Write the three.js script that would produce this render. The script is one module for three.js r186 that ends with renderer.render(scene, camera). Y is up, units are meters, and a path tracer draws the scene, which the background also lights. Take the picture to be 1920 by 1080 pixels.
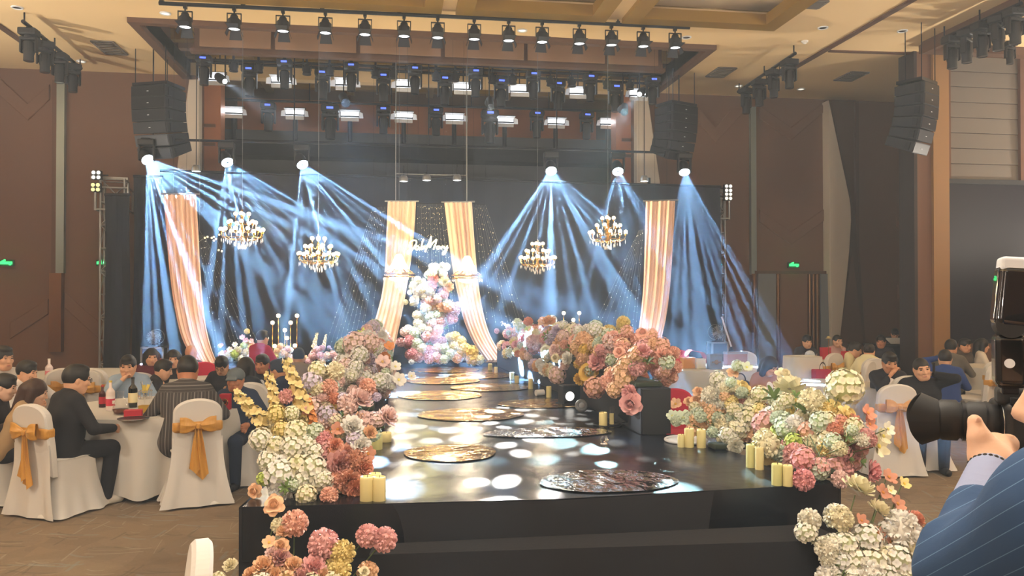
import * as THREE from 'three';
import { mergeGeometries } from 'three/addons/utils/BufferGeometryUtils.js';
import { RoundedBoxGeometry } from 'three/addons/geometries/RoundedBoxGeometry.js';
import { RectAreaLightUniformsLib } from 'three/addons/lights/RectAreaLightUniformsLib.js';

// ---------------------------------------------------------------- camera, haze, exposure, large lights
RectAreaLightUniformsLib.init();
const scene = new THREE.Scene();
scene.background = new THREE.Color(0x000000);
const FOCAL = 1500, EYE = 1.85, YAW = Math.atan(220 / FOCAL), PITCH = Math.atan(15 / FOCAL);
const camera = new THREE.PerspectiveCamera(2 * Math.atan(540 / FOCAL) * 180 / Math.PI, 16 / 9, 0.05, 100);
camera.position.set(0, EYE, 0);
camera.rotation.order = 'YXZ';
camera.rotation.set(PITCH, -YAW, 0);
scene.add(camera);
const renderer = new THREE.WebGLRenderer({ antialias: true });
renderer.toneMapping = THREE.LinearToneMapping;
renderer.toneMappingExposure = 1.08;
renderer.shadowMap.enabled = true;
scene.fog = new THREE.FogExp2(new THREE.Color(0.050, 0.055, 0.060), 0.0075);   // stage haze

const V = (x, y, z) => new THREE.Vector3(x, y, z);
const RAY = (u, v) => V((u - 960) / FOCAL, -(v - 540) / FOCAL, -1).applyEuler(new THREE.Euler(PITCH, -YAW, 0, 'YXZ'));
const at = (u, v, d) => { const r = RAY(u, v); return V(0, EYE, 0).addScaledVector(r, d / -r.z); };        // on the plane z = -d
const onLevel = (u, v, h) => { const r = RAY(u, v); return V(0, EYE, 0).addScaledVector(r, (h - EYE) / r.y); };   // on the plane y = h
const reach = (p) => -V(p.x, p.y - EYE, p.z).applyEuler(new THREE.Euler(0, YAW, 0)).z;              // depth along the lens
const size = (px, p) => px * reach(p) / FOCAL;
function rng(s) { s = (s * 2654435761 + 12345) >>> 0; return () => { s = (s + 0x6d2b79f5) | 0; let t = Math.imul(s ^ (s >>> 15), 1 | s); t = (t + Math.imul(t ^ (t >>> 7), 61 | t)) ^ t; return ((t ^ (t >>> 14)) >>> 0) / 4294967296; }; }

const WARM = new THREE.Color(1.0, 0.885, 0.73), COOL = new THREE.Color(0.80, 0.90, 1.0), BEAM = new THREE.Color(0.33, 0.62, 1.0);
const LAMP = { coffer: 0.2, pendant: 34, fillUplight: 105, flood: 22, par: 46, beam: 38000, key: 800, chandelier: 5, sconce: 3.8, ripple: 900 };  // pendant and uplight values serve fill lamps added out of view

// ---------------------------------------------------------------- helpers
const taken = new Map();
function numbered(n) { const k = taken.get(n) ?? 0; taken.set(n, k + 1); return k ? n + '_' + String(k).padStart(3, '0') : n; }
function plain(g) {
  const q = g.index ? g.toNonIndexed() : g, n = q.attributes.position.count;
  for (const k of Object.keys(q.attributes)) if (!['position', 'normal', 'uv'].includes(k)) q.deleteAttribute(k);
  if (!q.attributes.normal) q.computeVertexNormals();
  if (!q.attributes.uv) q.setAttribute('uv', new THREE.BufferAttribute(new Float32Array(n * 2), 2));
  q.clearGroups();
  return q;
}
const mg = (list) => (list.length === 1 && list[0].attributes.color ? list[0] : mergeGeometries(list.map(plain)));
function shade(m) { m.castShadow = true; m.receiveShadow = true; return m; }
function part(parent, name, geos, mat, label) {
  const m = shade(new THREE.Mesh(Array.isArray(geos) ? mg(geos) : geos, mat)); m.name = name; parent.add(m);
  if (label) m.userData.label = label;
  return m;
}
function tag(o, label, category, group, kind) { o.userData = { label, category }; if (group) o.userData.group = group; if (kind) o.userData.kind = kind; return o; }
function thing(name, label, category, p = V(0, 0, 0), turn = 0, group) {
  const o = new THREE.Group(); o.name = numbered(name); o.position.copy(p); o.rotation.y = turn; scene.add(o); return tag(o, label, category, group);
}
function solo(name, label, category, geos, mat, p, group) {
  const m = part(scene, numbered(name), geos, mat); if (p) m.position.copy(p); return tag(m, label, category, group);
}
function struct(name, geos, mat, label, parent = scene) {
  const m = part(parent, parent === scene ? numbered(name) : name, geos, mat); if (parent === scene) m.userData.kind = 'structure'; if (label) m.userData.label = label; return m;
}
function copyOf(o, label, p, turn) { const c = o.clone(); c.name = numbered(o.name.replace(/_\d{3}$/, '')); c.userData = { ...o.userData, label }; if (p) c.position.copy(p); if (turn !== undefined) c.rotation.y = turn; scene.add(c); return c; }
const move = (g, x = 0, y = 0, z = 0) => g.translate(x, y, z);
function bx(w, h, d, x = 0, y = 0, z = 0, rx = 0, ry = 0, rz = 0) { const g = new THREE.BoxGeometry(w, h, d); if (rx) g.rotateX(rx); if (rz) g.rotateZ(rz); if (ry) g.rotateY(ry); return g.translate(x, y, z); }
const span = (x0, x1, y0, y1, z0, z1) => bx(Math.abs(x1 - x0), Math.abs(y1 - y0), Math.abs(z1 - z0), (x0 + x1) / 2, (y0 + y1) / 2, (z0 + z1) / 2);
function rb(w, h, d, r, x = 0, y = 0, z = 0, seg = 2) { return new RoundedBoxGeometry(w, h, d, seg, r).translate(x, y, z); }
function cyl(r0, r1, h, x = 0, y = 0, z = 0, n = 16, open = false) { return new THREE.CylinderGeometry(r1, r0, h, n, 1, open).translate(x, y, z); }   // r0 below, r1 above, centred
function bar(a, b, r, n = 8, r2 = r) {
  const d = b.clone().sub(a), g = new THREE.CylinderGeometry(r2, r, d.length(), n);
  g.applyQuaternion(new THREE.Quaternion().setFromUnitVectors(V(0, 1, 0), d.normalize()));
  const c = a.clone().add(b).multiplyScalar(0.5); return g.translate(c.x, c.y, c.z);
}
function beam(a, b, w, h = w) { const d = b.clone().sub(a), g = new THREE.BoxGeometry(w, h, d.length()), m = new THREE.Matrix4().lookAt(b, a, Math.abs(d.clone().normalize().y) > 0.98 ? V(0, 0, 1) : V(0, 1, 0)); g.applyMatrix4(m); const c = a.clone().add(b).multiplyScalar(0.5); return g.translate(c.x, c.y, c.z); }
const tube = (pts, r, seg = 24, n = 6, closed = false) => new THREE.TubeGeometry(new THREE.CatmullRomCurve3(pts, closed), seg, r, n, closed);
const lathe = (pts, n = 24) => new THREE.LatheGeometry(pts.map(([x, y]) => new THREE.Vector2(x, y)), n);
const ball = (r, x = 0, y = 0, z = 0, n = 12, sx = 1, sy = 1, sz = 1) => new THREE.SphereGeometry(r, n, Math.max(6, n * 0.6 | 0)).scale(sx, sy, sz).translate(x, y, z);
function extr(pts, depth, holes = [], bevel = 0) {
  const s = new THREE.Shape(pts.map(([x, y]) => new THREE.Vector2(x, y)));
  for (const h of holes) s.holes.push(new THREE.Path(h.map(([x, y]) => new THREE.Vector2(x, y))));
  return new THREE.ExtrudeGeometry(s, { depth, bevelEnabled: bevel > 0, bevelSize: bevel, bevelThickness: bevel, bevelSegments: 1, curveSegments: 8 });
}
function grid(nu, nv, f) {   // a sheet: f(s, t) -> Vector3
  const p = [], uv = [], ix = [];
  for (let j = 0; j <= nv; j++) for (let i = 0; i <= nu; i++) { const q = f(i / nu, j / nv); p.push(q.x, q.y, q.z); uv.push(i / nu, j / nv); }
  for (let j = 0; j < nv; j++) for (let i = 0; i < nu; i++) { const a = j * (nu + 1) + i, b = a + 1, c = a + nu + 1, d = c + 1; ix.push(a, b, c, b, d, c); }
  const g = new THREE.BufferGeometry(); g.setAttribute('position', new THREE.Float32BufferAttribute(p, 3)); g.setAttribute('uv', new THREE.Float32BufferAttribute(uv, 2)); g.setIndex(ix); g.computeVertexNormals(); return g;
}
function flatUV(g, s, ax = 'x', ay = 'z') { const p = g.attributes.position, uv = g.attributes.uv, k = { x: 'getX', y: 'getY', z: 'getZ' }; for (let i = 0; i < p.count; i++) uv.setXY(i, p[k[ax]](i) * s, p[k[ay]](i) * s); return g; }
function aim(o, d) { o.quaternion.setFromUnitVectors(V(0, -1, 0), d.clone().normalize()); return o; }

// ---------------------------------------------------------------- textures and materials
function canvas(w, h, draw, rx = 1, ry = 1, srgb = true) {
  const c = document.createElement('canvas'); c.width = w; c.height = h; const g = c.getContext('2d'); draw(g, w, h);
  const t = new THREE.CanvasTexture(c); t.wrapS = t.wrapT = THREE.RepeatWrapping; t.repeat.set(rx, ry); if (srgb) t.colorSpace = THREE.SRGBColorSpace; return t;
}
function fbm(n, seed, oct = 4, base = 6, ax = 1, ay = 1) {   // tiling value noise, 0..1
  const out = new Float32Array(n * n), r = rng(seed); let amp = 1, tot = 0;
  for (let o = 0, f = base; o < oct; o++, f *= 2, amp *= 0.55) {
    const fx = Math.max(1, Math.round(f * ax)), fy = Math.max(1, Math.round(f * ay)), v = Array.from({ length: fx * fy }, () => r());
    for (let y = 0; y < n; y++) for (let x = 0; x < n; x++) {
      const px = x / n * fx, py = y / n * fy, ix = px | 0, iy = py | 0, a = px - ix, b = py - iy, s = a * a * (3 - 2 * a), t = b * b * (3 - 2 * b), X = (ix + 1) % fx, Y = (iy + 1) % fy;
      out[y * n + x] += amp * ((v[iy * fx + ix] * (1 - s) + v[iy * fx + X] * s) * (1 - t) + (v[Y * fx + ix] * (1 - s) + v[Y * fx + X] * s) * t);
    }
    tot += amp;
  }
  return out.map((x) => x / tot);
}
function noiseTex(n, seed, f, rx = 1, ry = 1, srgb = true, ...more) {
  const a = fbm(n, seed, ...more), d = new Uint8Array(n * n * 4);
  for (let i = 0; i < n * n; i++) { const c = f(a[i], i % n, (i / n) | 0); d.set(Array.isArray(c) ? [...c.map((x) => Math.max(0, Math.min(255, x))), 255] : [c, c, c, 255], i * 4); }
  const t = new THREE.DataTexture(d, n, n); t.wrapS = t.wrapT = THREE.RepeatWrapping; t.magFilter = THREE.LinearFilter; t.minFilter = THREE.LinearFilter; t.repeat.set(rx, ry); if (srgb) t.colorSpace = THREE.SRGBColorSpace; t.needsUpdate = true; return t;
}
const mat = (color, o = {}) => new THREE.MeshStandardMaterial({ color, roughness: 0.8, ...o });
const phys = (color, o = {}) => new THREE.MeshPhysicalMaterial({ color, roughness: 0.6, ...o });
const glow = (color, k) => new THREE.MeshStandardMaterial({ color: 0x111111, emissive: color, emissiveIntensity: k, roughness: 0.6 });
const clothBump = noiseTex(256, 11, (a) => a * 255, 1, 1, false, 5, 8);
const crease = noiseTex(256, 12, (a) => a * 255, 1, 1, false, 4, 5, 1, 0.35);
const weave = (() => { const n = 64, d = new Uint8Array(n * n * 4); for (let i = 0; i < n * n; i++) { const x = i % n, y = (i / n) | 0, c = 150 + 60 * Math.sin(x * Math.PI / 2) * Math.sin(y * Math.PI / 2) + ((x * 7 + y * 13) % 11) * 3; d.set([c, c, c, 255], i * 4); } const t = new THREE.DataTexture(d, n, n); t.wrapS = t.wrapT = THREE.RepeatWrapping; t.magFilter = THREE.LinearFilter; t.repeat.set(20, 20); t.needsUpdate = true; return t; })();
const M = {
  ceiling: mat('#d8c4a0', { roughness: 0.95 }), gold: mat('#94701f', { roughness: 0.5, metalness: 0.2 }), goldDeep: mat('#7d6224', { roughness: 0.6 }), brownPanel: mat('#8e6c50', { roughness: 0.85 }),
  wall: mat('#74543f', { roughness: 0.92 }), wallDark: mat('#664836', { roughness: 0.92 }), wood: mat('#5c3f2c', { roughness: 0.6 }), silver: mat('#8f9a98', { roughness: 0.35, metalness: 0.6 }), bronze: mat('#8d6440', { roughness: 0.3, metalness: 0.8 }),
  pale: mat('#cdbfae', { roughness: 0.9 }), copper: mat('#c07c50', { roughness: 0.5, metalness: 0.2 }), greyPanel: mat('#77797a', { roughness: 0.8 }), tan: mat('#8f6a3e', { roughness: 0.7 }), screenOff: mat('#120e1c', { roughness: 0.35 }), shutter: mat('#6d655e', { roughness: 0.8 }),
  black: mat('#16161a', { roughness: 0.55 }), blackMetal: mat('#1a1b20', { roughness: 0.4, metalness: 0.5 }), grille: mat('#1b1d24', { roughness: 0.75 }), alu: mat('#9a9a98', { roughness: 0.4, metalness: 0.75 }), lampWhite: mat('#d9dbe0', { roughness: 0.5 }),
  backdrop: mat('#232630', { roughness: 0.95, bumpMap: crease, bumpScale: 0.02 }), blackCloth: mat('#1a1a20', { roughness: 0.95, bumpMap: crease, bumpScale: 0.012 }),
  white: mat('#dedbd5', { roughness: 0.9 }), cover: mat('#d0ccc6', { roughness: 0.9, bumpMap: weave, bumpScale: 0.0005 }), cloth: mat('#c9c5bd', { roughness: 0.92, bumpMap: weave, bumpScale: 0.0005 }),
  wax: phys('#e6d796', { roughness: 0.55, clearcoat: 0.15 }), waxGreen: phys('#d3d08a', { roughness: 0.55 }), glass: phys('#ffffff', { transmission: 1, roughness: 0.03, thickness: 0, ior: 1.45 }), chrome: mat('#d8dade', { roughness: 0.18, metalness: 1 }), red: mat('#b01f30', { roughness: 0.7 }), brass: mat('#b98d4a', { roughness: 0.25, metalness: 1 }),
};
// ---------------------------------------------------------------- the hall
const TOP = 6.1, BACK = -16.1, X0 = -9.5, X1 = 14, REAR = 8, BAY = -12.7;
const carpet = canvas(1024, 1024, (g, w, h) => {
  g.fillStyle = '#7d6b55'; g.fillRect(0, 0, w, h); const r = rng(5);
  for (let i = 0; i < 60; i++) { const x = r() * w, y = r() * h, s = 60 + r() * 150; for (const dx of [-w, 0, w]) for (const dy of [-h, 0, h]) { g.fillStyle = ['rgba(110,92,70,.16)', 'rgba(150,138,118,.14)', 'rgba(96,84,68,.16)'][i % 3]; g.beginPath(); g.ellipse(x + dx, y + dy, s, s * 0.5, r() * 3, 0, 7); g.fill(); } }
  g.lineCap = 'round';
  for (let i = 0; i < 260; i++) { const x = r() * w, y = r() * h, a = -0.5 + r() * 0.5 + (r() < 0.25 ? 1.7 : 0), l = 30 + r() * 130, k = r(); for (const dx of [-w, 0, w]) for (const dy of [-h, 0, h]) { g.strokeStyle = k < 0.5 ? 'rgba(168,162,148,.34)' : k < 0.8 ? 'rgba(84,72,58,.34)' : 'rgba(126,134,134,.4)'; g.lineWidth = 2 + k * 9; g.beginPath(); g.moveTo(x + dx, y + dy); g.quadraticCurveTo(x + dx + Math.cos(a) * l * 0.5, y + dy + Math.sin(a) * l * 0.5 - 18, x + dx + Math.cos(a) * l, y + dy + Math.sin(a) * l); g.stroke(); } }
  for (let i = 0; i < 24000; i++) { g.fillStyle = r() < 0.5 ? 'rgba(40,30,20,.10)' : 'rgba(220,205,180,.08)'; g.fillRect(r() * w, r() * h, 2, 2); }
}, 1, 1);
const pile = noiseTex(256, 4, (a, x, y) => 120 + 110 * a + ((x * 31 + y * 17) % 13) * 2, 1, 1, false, 4, 24);
pile.repeat.set(3, 3);
struct('floor', flatUV(span(X0 - 0.3, X1 + 0.3, -0.25, 0, -18.8, REAR + 0.3), 1 / 2.6), mat('#ffffff', { map: carpet, roughness: 1, bumpMap: pile, bumpScale: 0.004 }), 'brown carpet with grey brush strokes');

// ceiling with coffers and the recess over the stage
const RX0 = -3.9, RX1 = 5.25, RZ = -13.0, COF = [[-4.4, 0.62], [0.95, 3.12], [3.5, 5.86]], COFZ = [[-11.8, -8.3], [-7.7, -4.2], [-3.6, -0.1], [0.5, 4.0]];
const hole = (x0, x1, z0, z1) => [[x0, -z0], [x1, -z0], [x1, -z1], [x0, -z1]];
const ceilHoles = [hole(RX0, RX1, -16.11, RZ)]; for (const [z0, z1] of COFZ) for (const [a, b] of COF) ceilHoles.push(hole(a, b, z0, z1));
const ceilGeo = extr([[X0 - 0.3, -REAR - 0.3], [X1 + 0.3, -REAR - 0.3], [X1 + 0.3, 16.35], [X0 - 0.3, 16.35]], 0.25, ceilHoles); ceilGeo.rotateX(-Math.PI / 2); ceilGeo.translate(0, TOP, 0);
const ceilingMat = mat('#e3c592', { roughness: 0.96, bumpMap: clothBump, bumpScale: 0.001 });
const ceiling = struct('ceiling', ceilGeo, ceilingMat, 'cream plaster ceiling');
for (const [z0, z1] of COFZ) for (const [a, b] of COF) {
  const t = 0.2, Y = TOP, fr = (x0, x1, za, zb, y0, y1) => span(x0, x1, y0, y1, za, zb);
  part(ceiling, 'coffer_frame', [fr(a - 0.06, b + 0.06, z0 - 0.06, z0 + t, Y - 0.07, Y + 0.1), fr(a - 0.06, b + 0.06, z1 - t, z1 + 0.06, Y - 0.07, Y + 0.1), fr(a - 0.06, a + t, z0 + t, z1 - t, Y - 0.07, Y + 0.1), fr(b - t, b + 0.06, z0 + t, z1 - t, Y - 0.07, Y + 0.1)], M.gold, 'gold coffer moulding');
  part(ceiling, 'coffer_ledge', [fr(a, b, z0, z0 + 0.42, Y + 0.22, Y + 0.3), fr(a, b, z1 - 0.42, z1, Y + 0.22, Y + 0.3), fr(a, a + 0.42, z0, z1, Y + 0.22, Y + 0.3), fr(b - 0.42, b, z0, z1, Y + 0.22, Y + 0.3)], M.ceiling);
  part(ceiling, 'coffer_panel', [fr(a - 0.1, b + 0.1, z0 - 0.1, z1 + 0.1, Y + 0.62, Y + 0.7), fr(a - 0.1, a, z0 - 0.1, z1 + 0.1, Y + 0.2, Y + 0.62), fr(b, b + 0.1, z0 - 0.1, z1 + 0.1, Y + 0.2, Y + 0.62), fr(a, b, z0 - 0.1, z0, Y + 0.2, Y + 0.62), fr(a, b, z1, z1 + 0.1, Y + 0.2, Y + 0.62)], M.goldDeep, 'bronze gold coffer panel');
}
// coffers behind the photographer hold the laylights that light the hall
COFZ.forEach(([z0, z1], k) => COF.forEach(([a, b]) => {
  if (k === 0) return;
  const w = b - a - 1.0, d = z1 - z0 - 1.0, lt = thing('coffer_light', 'warm laylight panel set in a ceiling coffer over the guests', 'ceiling light', V((a + b) / 2, TOP + 0.5, (z0 + z1) / 2), 0, 'laylights in the ceiling coffers');
  part(lt, 'light_panel', [bx(w, 0.06, d)], glow(WARM, 1.2)); part(lt, 'frame', [bx(w + 0.08, 0.1, 0.06, 0, 0.02, d / 2), bx(w + 0.08, 0.1, 0.06, 0, 0.02, -d / 2), bx(0.06, 0.1, d, w / 2, 0.02), bx(0.06, 0.1, d, -w / 2, 0.02), bx(0.04, 0.12, 0.04, 0, 0.1, 0)], M.gold);
  const L = new THREE.RectAreaLight(WARM, LAMP.coffer, w, d); L.position.set(0, -0.04, 0); L.lookAt(L.position.clone().add(V(0, -1, 0))); L.rotation.set(-Math.PI / 2, 0, 0); lt.add(L);
}));
// recess above the stage: side faces, upper ceiling, gold beams, hanging panel band
struct('trim_1', [span(RX0 - 0.14, RX0, 6.02, 6.56, -18.4, RZ), span(RX1, RX1 + 0.14, 6.02, 6.56, -18.4, RZ), span(RX0 - 0.14, RX1 + 0.14, 6.02, 6.56, RZ, RZ + 0.14)], M.wood, 'brown wooden edge of the ceiling recess');
const recess = struct('ceiling', [span(RX0 - 0.14, RX1 + 0.14, 6.55, 6.7, -18.5, RZ + 0.14)], mat('#8a6a45', { roughness: 0.9 }), 'brown recess ceiling over the stage');
for (let k = 0; k < 7; k++) part(recess, 'ceiling_beam', [span(RX0, RX1, 6.36, 6.56, -14.9 - k * 0.5, -14.72 - k * 0.5)], k % 2 ? M.brownPanel : M.gold);
for (let k = 0; k < 5; k++) part(recess, 'ceiling_beam', [span(RX0 + 1.1 + k * 1.75, RX0 + 1.25 + k * 1.75, 6.34, 6.56, -18.2, -14.5)], M.gold);
const band = struct('wall_valance', [span(-3.34, 4.82, 6.0, 6.56, -14.06, -14.02), span(-3.4, 4.88, 5.94, 6.0, -14.12, -13.98)], M.wood, 'band of brown panels hanging under the recess');
for (let k = 0, xs = [-3.28, -2.05, -0.63, 0.83, 2.3, 3.78, 4.78]; k < 6; k++) part(band, 'panel', [rb(xs[k + 1] - xs[k] - 0.07, 0.5, 0.04, 0.008, (xs[k] + xs[k + 1]) / 2, 6.29, -14.0, 1)], M.brownPanel);

// rear walls, closed round the hall
const wallBack = struct('wall_back', [span(X0 - 0.3, -3.75, 0, TOP, BACK - 0.25, BACK), span(5.0, X1 + 0.3, 0, TOP, BACK - 0.25, BACK)], M.wall, 'brown fabric wall behind the stage');
struct('wall_left', [span(X0 - 0.3, X0, 0, TOP, BACK, REAR)], M.wall); struct('wall_right', [span(X1, X1 + 0.3, 0, TOP, BACK, REAR)], M.wall); struct('wall_rear', [span(X0 - 0.3, X1 + 0.3, 0, TOP, REAR, REAR + 0.3)], M.wall);
struct('wall_alcove', [span(-3.95, -3.75, 0, 6.7, -18.6, BACK - 0.25), span(5.0, 5.2, 0, 6.7, -18.6, BACK - 0.25), span(-3.95, 5.2, 0, 6.7, -18.75, -18.55), span(-3.95, 5.2, 6.7, 6.8, -18.75, RZ)], M.wall, 'inside walls of the stage alcove');
// tonal chevrons and seams on the wall cloth
const chev = (pts, m = M.wall) => { const g = extr(pts.map(([u, v]) => { const p = at(u, v, 16.085); return [p.x, p.y]; }), 0.02, [], 0.012); g.translate(0, 0, BACK); return part(wallBack, 'panel', [g], m); };
// upholstered zigzag bands standing proud of the wall, in the same cloth
chev([[0, 148], [52, 196], [92, 160], [92, 186], [52, 224], [0, 178]]); chev([[122, 548], [192, 612], [192, 640], [122, 576]]); chev([[20, 606], [90, 562], [90, 588], [20, 634]]);
chev([[1312, 206], [1341, 240], [1372, 205], [1398, 205], [1342, 266], [1312, 232]]); chev([[1425, 200], [1483, 240], [1540, 196], [1548, 206], [1483, 262], [1425, 222]]); chev([[1425, 395], [1483, 436], [1546, 392], [1546, 412], [1483, 458], [1425, 416]]);
chev([[1682, 398], [1722, 452], [1722, 478], [1682, 424]]); chev([[1684, 535], [1724, 588], [1724, 614], [1684, 560]]);
const strip = (u0, u1, v0, v1, m, d = 16.0, th = 0.06) => { const a = at(u0, v0, d), b = at(u1, v1, d); return part(wallBack, 'wall_strip', [span(a.x, b.x, b.y, a.y, BACK, -d)], m); };
strip(106, 119, 150, 512, M.silver); strip(92, 104, 512, 660, M.bronze); strip(104, 114, 512, 660, M.bronze, 15.95); strip(98, 104, 150, 512, M.wallDark);
strip(1408, 1419, 200, 515, M.silver); strip(1548, 1556, 188, 510, M.wallDark); strip(1604, 1612, 190, 640, M.wallDark);
// faceted pale plaster fin beside the right door
const fin = (pts, d, m) => { const g = extr(pts.map(([u, v]) => { const p = at(u, v, 15.8); return [p.x, p.y]; }), d, [], 0.01); g.translate(0, 0, BACK); return part(wallBack, 'panel', [g], m); };
fin([[1556, 188], [1594, 370], [1598, 400], [1594, 470], [1585, 560], [1576, 640], [1564, 700], [1559, 520]], 0.25, M.pale);
const facet = (pts) => { const v = pts.map(([u, y, d]) => at(u, y, d)), g = new THREE.BufferGeometry(), p = []; for (let i = 1; i < v.length - 1; i++) for (const q of [v[0], v[i], v[i + 1]]) p.push(q.x, q.y, q.z); g.setAttribute('position', new THREE.Float32BufferAttribute(p, 3)); g.computeVertexNormals(); return part(wallBack, 'panel', [g], wallFold); };   // brown wall folds running back from the fin to the wall
const wallFold = mat('#74543f', { roughness: 0.92, side: THREE.DoubleSide });
facet([[1557, 188, 15.82], [1594, 372, 15.82], [1606, 420, 16.09], [1606, 188, 16.09]]); facet([[1594, 372, 15.82], [1598, 470, 15.82], [1612, 480, 16.09], [1606, 420, 16.09]]); facet([[1598, 470, 15.82], [1566, 700, 15.82], [1626, 700, 16.09], [1612, 480, 16.09]]);
// pale pillars either side of the stage opening, copper reveals
const pil = (pts, m) => { const g = extr(pts.map(([u, v]) => { const p = at(u, v, 15.9); return [p.x, p.y]; }), 0.2, [], 0.012); g.translate(0, 0, BACK); return part(wallBack, 'pillar', [g], m, 'pale wedge-shaped pillar'); };
pil([[356, 150], [373, 150], [373, 700], [318, 700], [334, 310]], M.pale); pil([[1195, 175], [1213, 177], [1236, 340], [1252, 700], [1195, 700]], M.pale);
struct('wall_reveal', [span(-3.74, -3.42, 0, 6.4, -16.9, -16.5), span(4.66, 4.99, 0, 6.4, -16.9, -16.5), span(-3.42, 4.66, 5.2, 6.2, -18.5, -18.2)], M.copper, 'copper toned stone lining of the alcove');
for (const [u0, u1, v] of [[376, 404, 235], [376, 404, 270], [1166, 1194, 262], [1166, 1194, 292]]) { const a = at(u0, v, 16.48), b = at(u1, v, 16.48); struct('trim_2', [span(a.x, b.x, a.y - 0.03, a.y + 0.03, -16.5, -16.46)], M.bronze); }
// door in the right part of the wall
{ const D = 15.98, q = (u, v) => at(u, v, D), a = q(1416, 513), b = q(1556, 700);
  const door = struct('door_1', [span(a.x, b.x, 0, a.y + 0.06, BACK, -15.98)], M.wood, 'brown double door between bronze strips');
  const slab = (u0, u1, m, n, th) => part(door, n, [rb(q(u1, 600).x - q(u0, 600).x, a.y, th, 0.01, (q(u0, 600).x + q(u1, 600).x) / 2, a.y / 2, -15.96, 1)], m);
  slab(1420, 1454, M.greyPanel, 'panel', 0.05); slab(1460, 1512, M.wall, 'door_leaf', 0.08); slab(1537, 1554, M.greyPanel, 'panel', 0.05);
  for (const u of [1411, 1456, 1515, 1522, 1529]) part(door, 'door_strip', [rb(0.055, a.y, 0.1, 0.02, q(u, 600).x, a.y / 2, -15.92, 2)], M.bronze); }
// pilaster and bay with the dark screen on the right
struct('wall_bay', [span(8.95, 9.24, 0, TOP, -13.1, BAY), span(9.5, X1, 0, 1.05, BAY - 0.2, BAY - 0.02), span(9.5, X1, 1.05, TOP, BAY - 0.3, BAY - 0.12)], M.wall, 'brown side bay wall');
struct('trim_3', [span(9.24, 9.54, 0, TOP, -13.05, BAY + 0.06)], M.tan, 'tan pilaster beside the dark screen'); struct('trim_4', [span(8.9, 8.96, 0, 6.1, -13.1, BAY + 0.02)], mat('#2e221d'), 'dark seam of the pilaster');
{ const s = thing('led_screen', 'switched-off dark purple screen wall in the side bay', 'screen', V(0, 0, 0)); part(s, 'panel', [span(9.54, 12.8, 1.08, 3.82, BAY - 0.12, BAY - 0.04)], M.screenOff); part(s, 'frame', [span(9.54, 12.8, 3.82, 3.9, BAY - 0.12, BAY)], M.black); part(s, 'sill', [span(9.54, 12.8, 1.02, 1.08, BAY - 0.12, BAY)], M.black);
  const sh = thing('slatted_shutter', 'grey horizontal slat shutter above the dark screen', 'shutter', V(0, 0, 0)); for (let k = 0; k < 8; k++) part(sh, 'slat', [bx(1.36, 0.262, 0.03, 10.3, 4.04 + k * 0.272, BAY - 0.08, -0.06)], M.shutter);
  part(sh, 'side_rail', [span(9.55, 9.62, 3.9, 6.1, BAY - 0.12, BAY)], M.wallDark); part(sh, 'frame', [span(10.98, 11.1, 3.9, 6.1, BAY - 0.12, BAY), span(11.1, 12.8, 3.9, 6.1, BAY - 0.12, BAY - 0.02)], M.wallDark); }
// ceiling tracks, vents, downlights
struct('trim_5', [beam(V(7.31, TOP - 0.005, -5), V(7.35, TOP - 0.005, -13.9), 0.11, 0.03), beam(V(7.44, TOP - 0.005, -12.87), V(9.24, TOP - 0.005, -12.78), 0.09, 0.03), beam(V(-6.04, TOP - 0.005, -5), V(-6.16, TOP - 0.005, -14.6), 0.11, 0.03)], M.wood, 'brown partition track in the ceiling');
struct('trim_6', [span(8.72, 8.8, 5.9, 6.12, -12.2, -4), span(8.8, X1, 5.96, 6.12, -12.4, -12.2)], M.wood, 'dark edge of the side bay ceiling');
function vent(p, w, d, turn, label) { const o = thing('ceiling_vent', label, 'vent', p, turn); part(o, 'frame', [bx(w, 0.02, 0.04, 0, 0, d / 2), bx(w, 0.02, 0.04, 0, 0, -d / 2), bx(0.04, 0.02, d, w / 2), bx(0.04, 0.02, d, -w / 2)], M.shutter); for (let k = 0; k < 7; k++) part(o, 'slat', [bx(w - 0.04, 0.012, d / 8.5, 0, 0, -d / 2 + (k + 0.75) * d / 7.5, 0.5)], M.shutter); }
vent(V(-4.83, TOP - 0.01, -14.5), 0.34, 0.72, 0, 'slatted air vent left of the stage recess'); vent(V(6.12, TOP - 0.01, -14.4), 0.34, 0.62, 0, 'slatted air vent right of the stage recess'); vent(V(8.72, TOP - 0.01, -14.3), 0.36, 0.6, 0, 'slatted air vent near the far right speaker'); vent(onLevel(1525, 8, TOP - 0.01), 0.3, 0.3, 0, 'small square vent beside the gold coffer');
for (const [u, v, n] of [[32, 14, 'above the left light truss'], [310, 25, 'above the first hanging par lamp'], [152, 115, 'over the left wall'], [979, 57, 'between two hanging par lamps'], [1287, 70, 'at the right end of the lamp bar'], [1543, 52, 'beside the ceiling track'], [1692, 58, 'near the side bay edge'], [1385, 161, 'behind the right light truss'], [1502, 167, 'over the faceted wall fin']]) {
  const p = onLevel(u, v, TOP - 0.004), o = thing('downlight', 'round recessed ceiling downlight ' + n, 'downlight', p); part(o, 'ring', [new THREE.TorusGeometry(0.07, 0.014, 6, 18).rotateX(Math.PI / 2)], M.lampWhite); part(o, 'lens', [cyl(0.062, 0.062, 0.012, 0, 0.004, 0, 16)], v % 2 ? glow(WARM, 1.5) : M.black);
}
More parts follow.
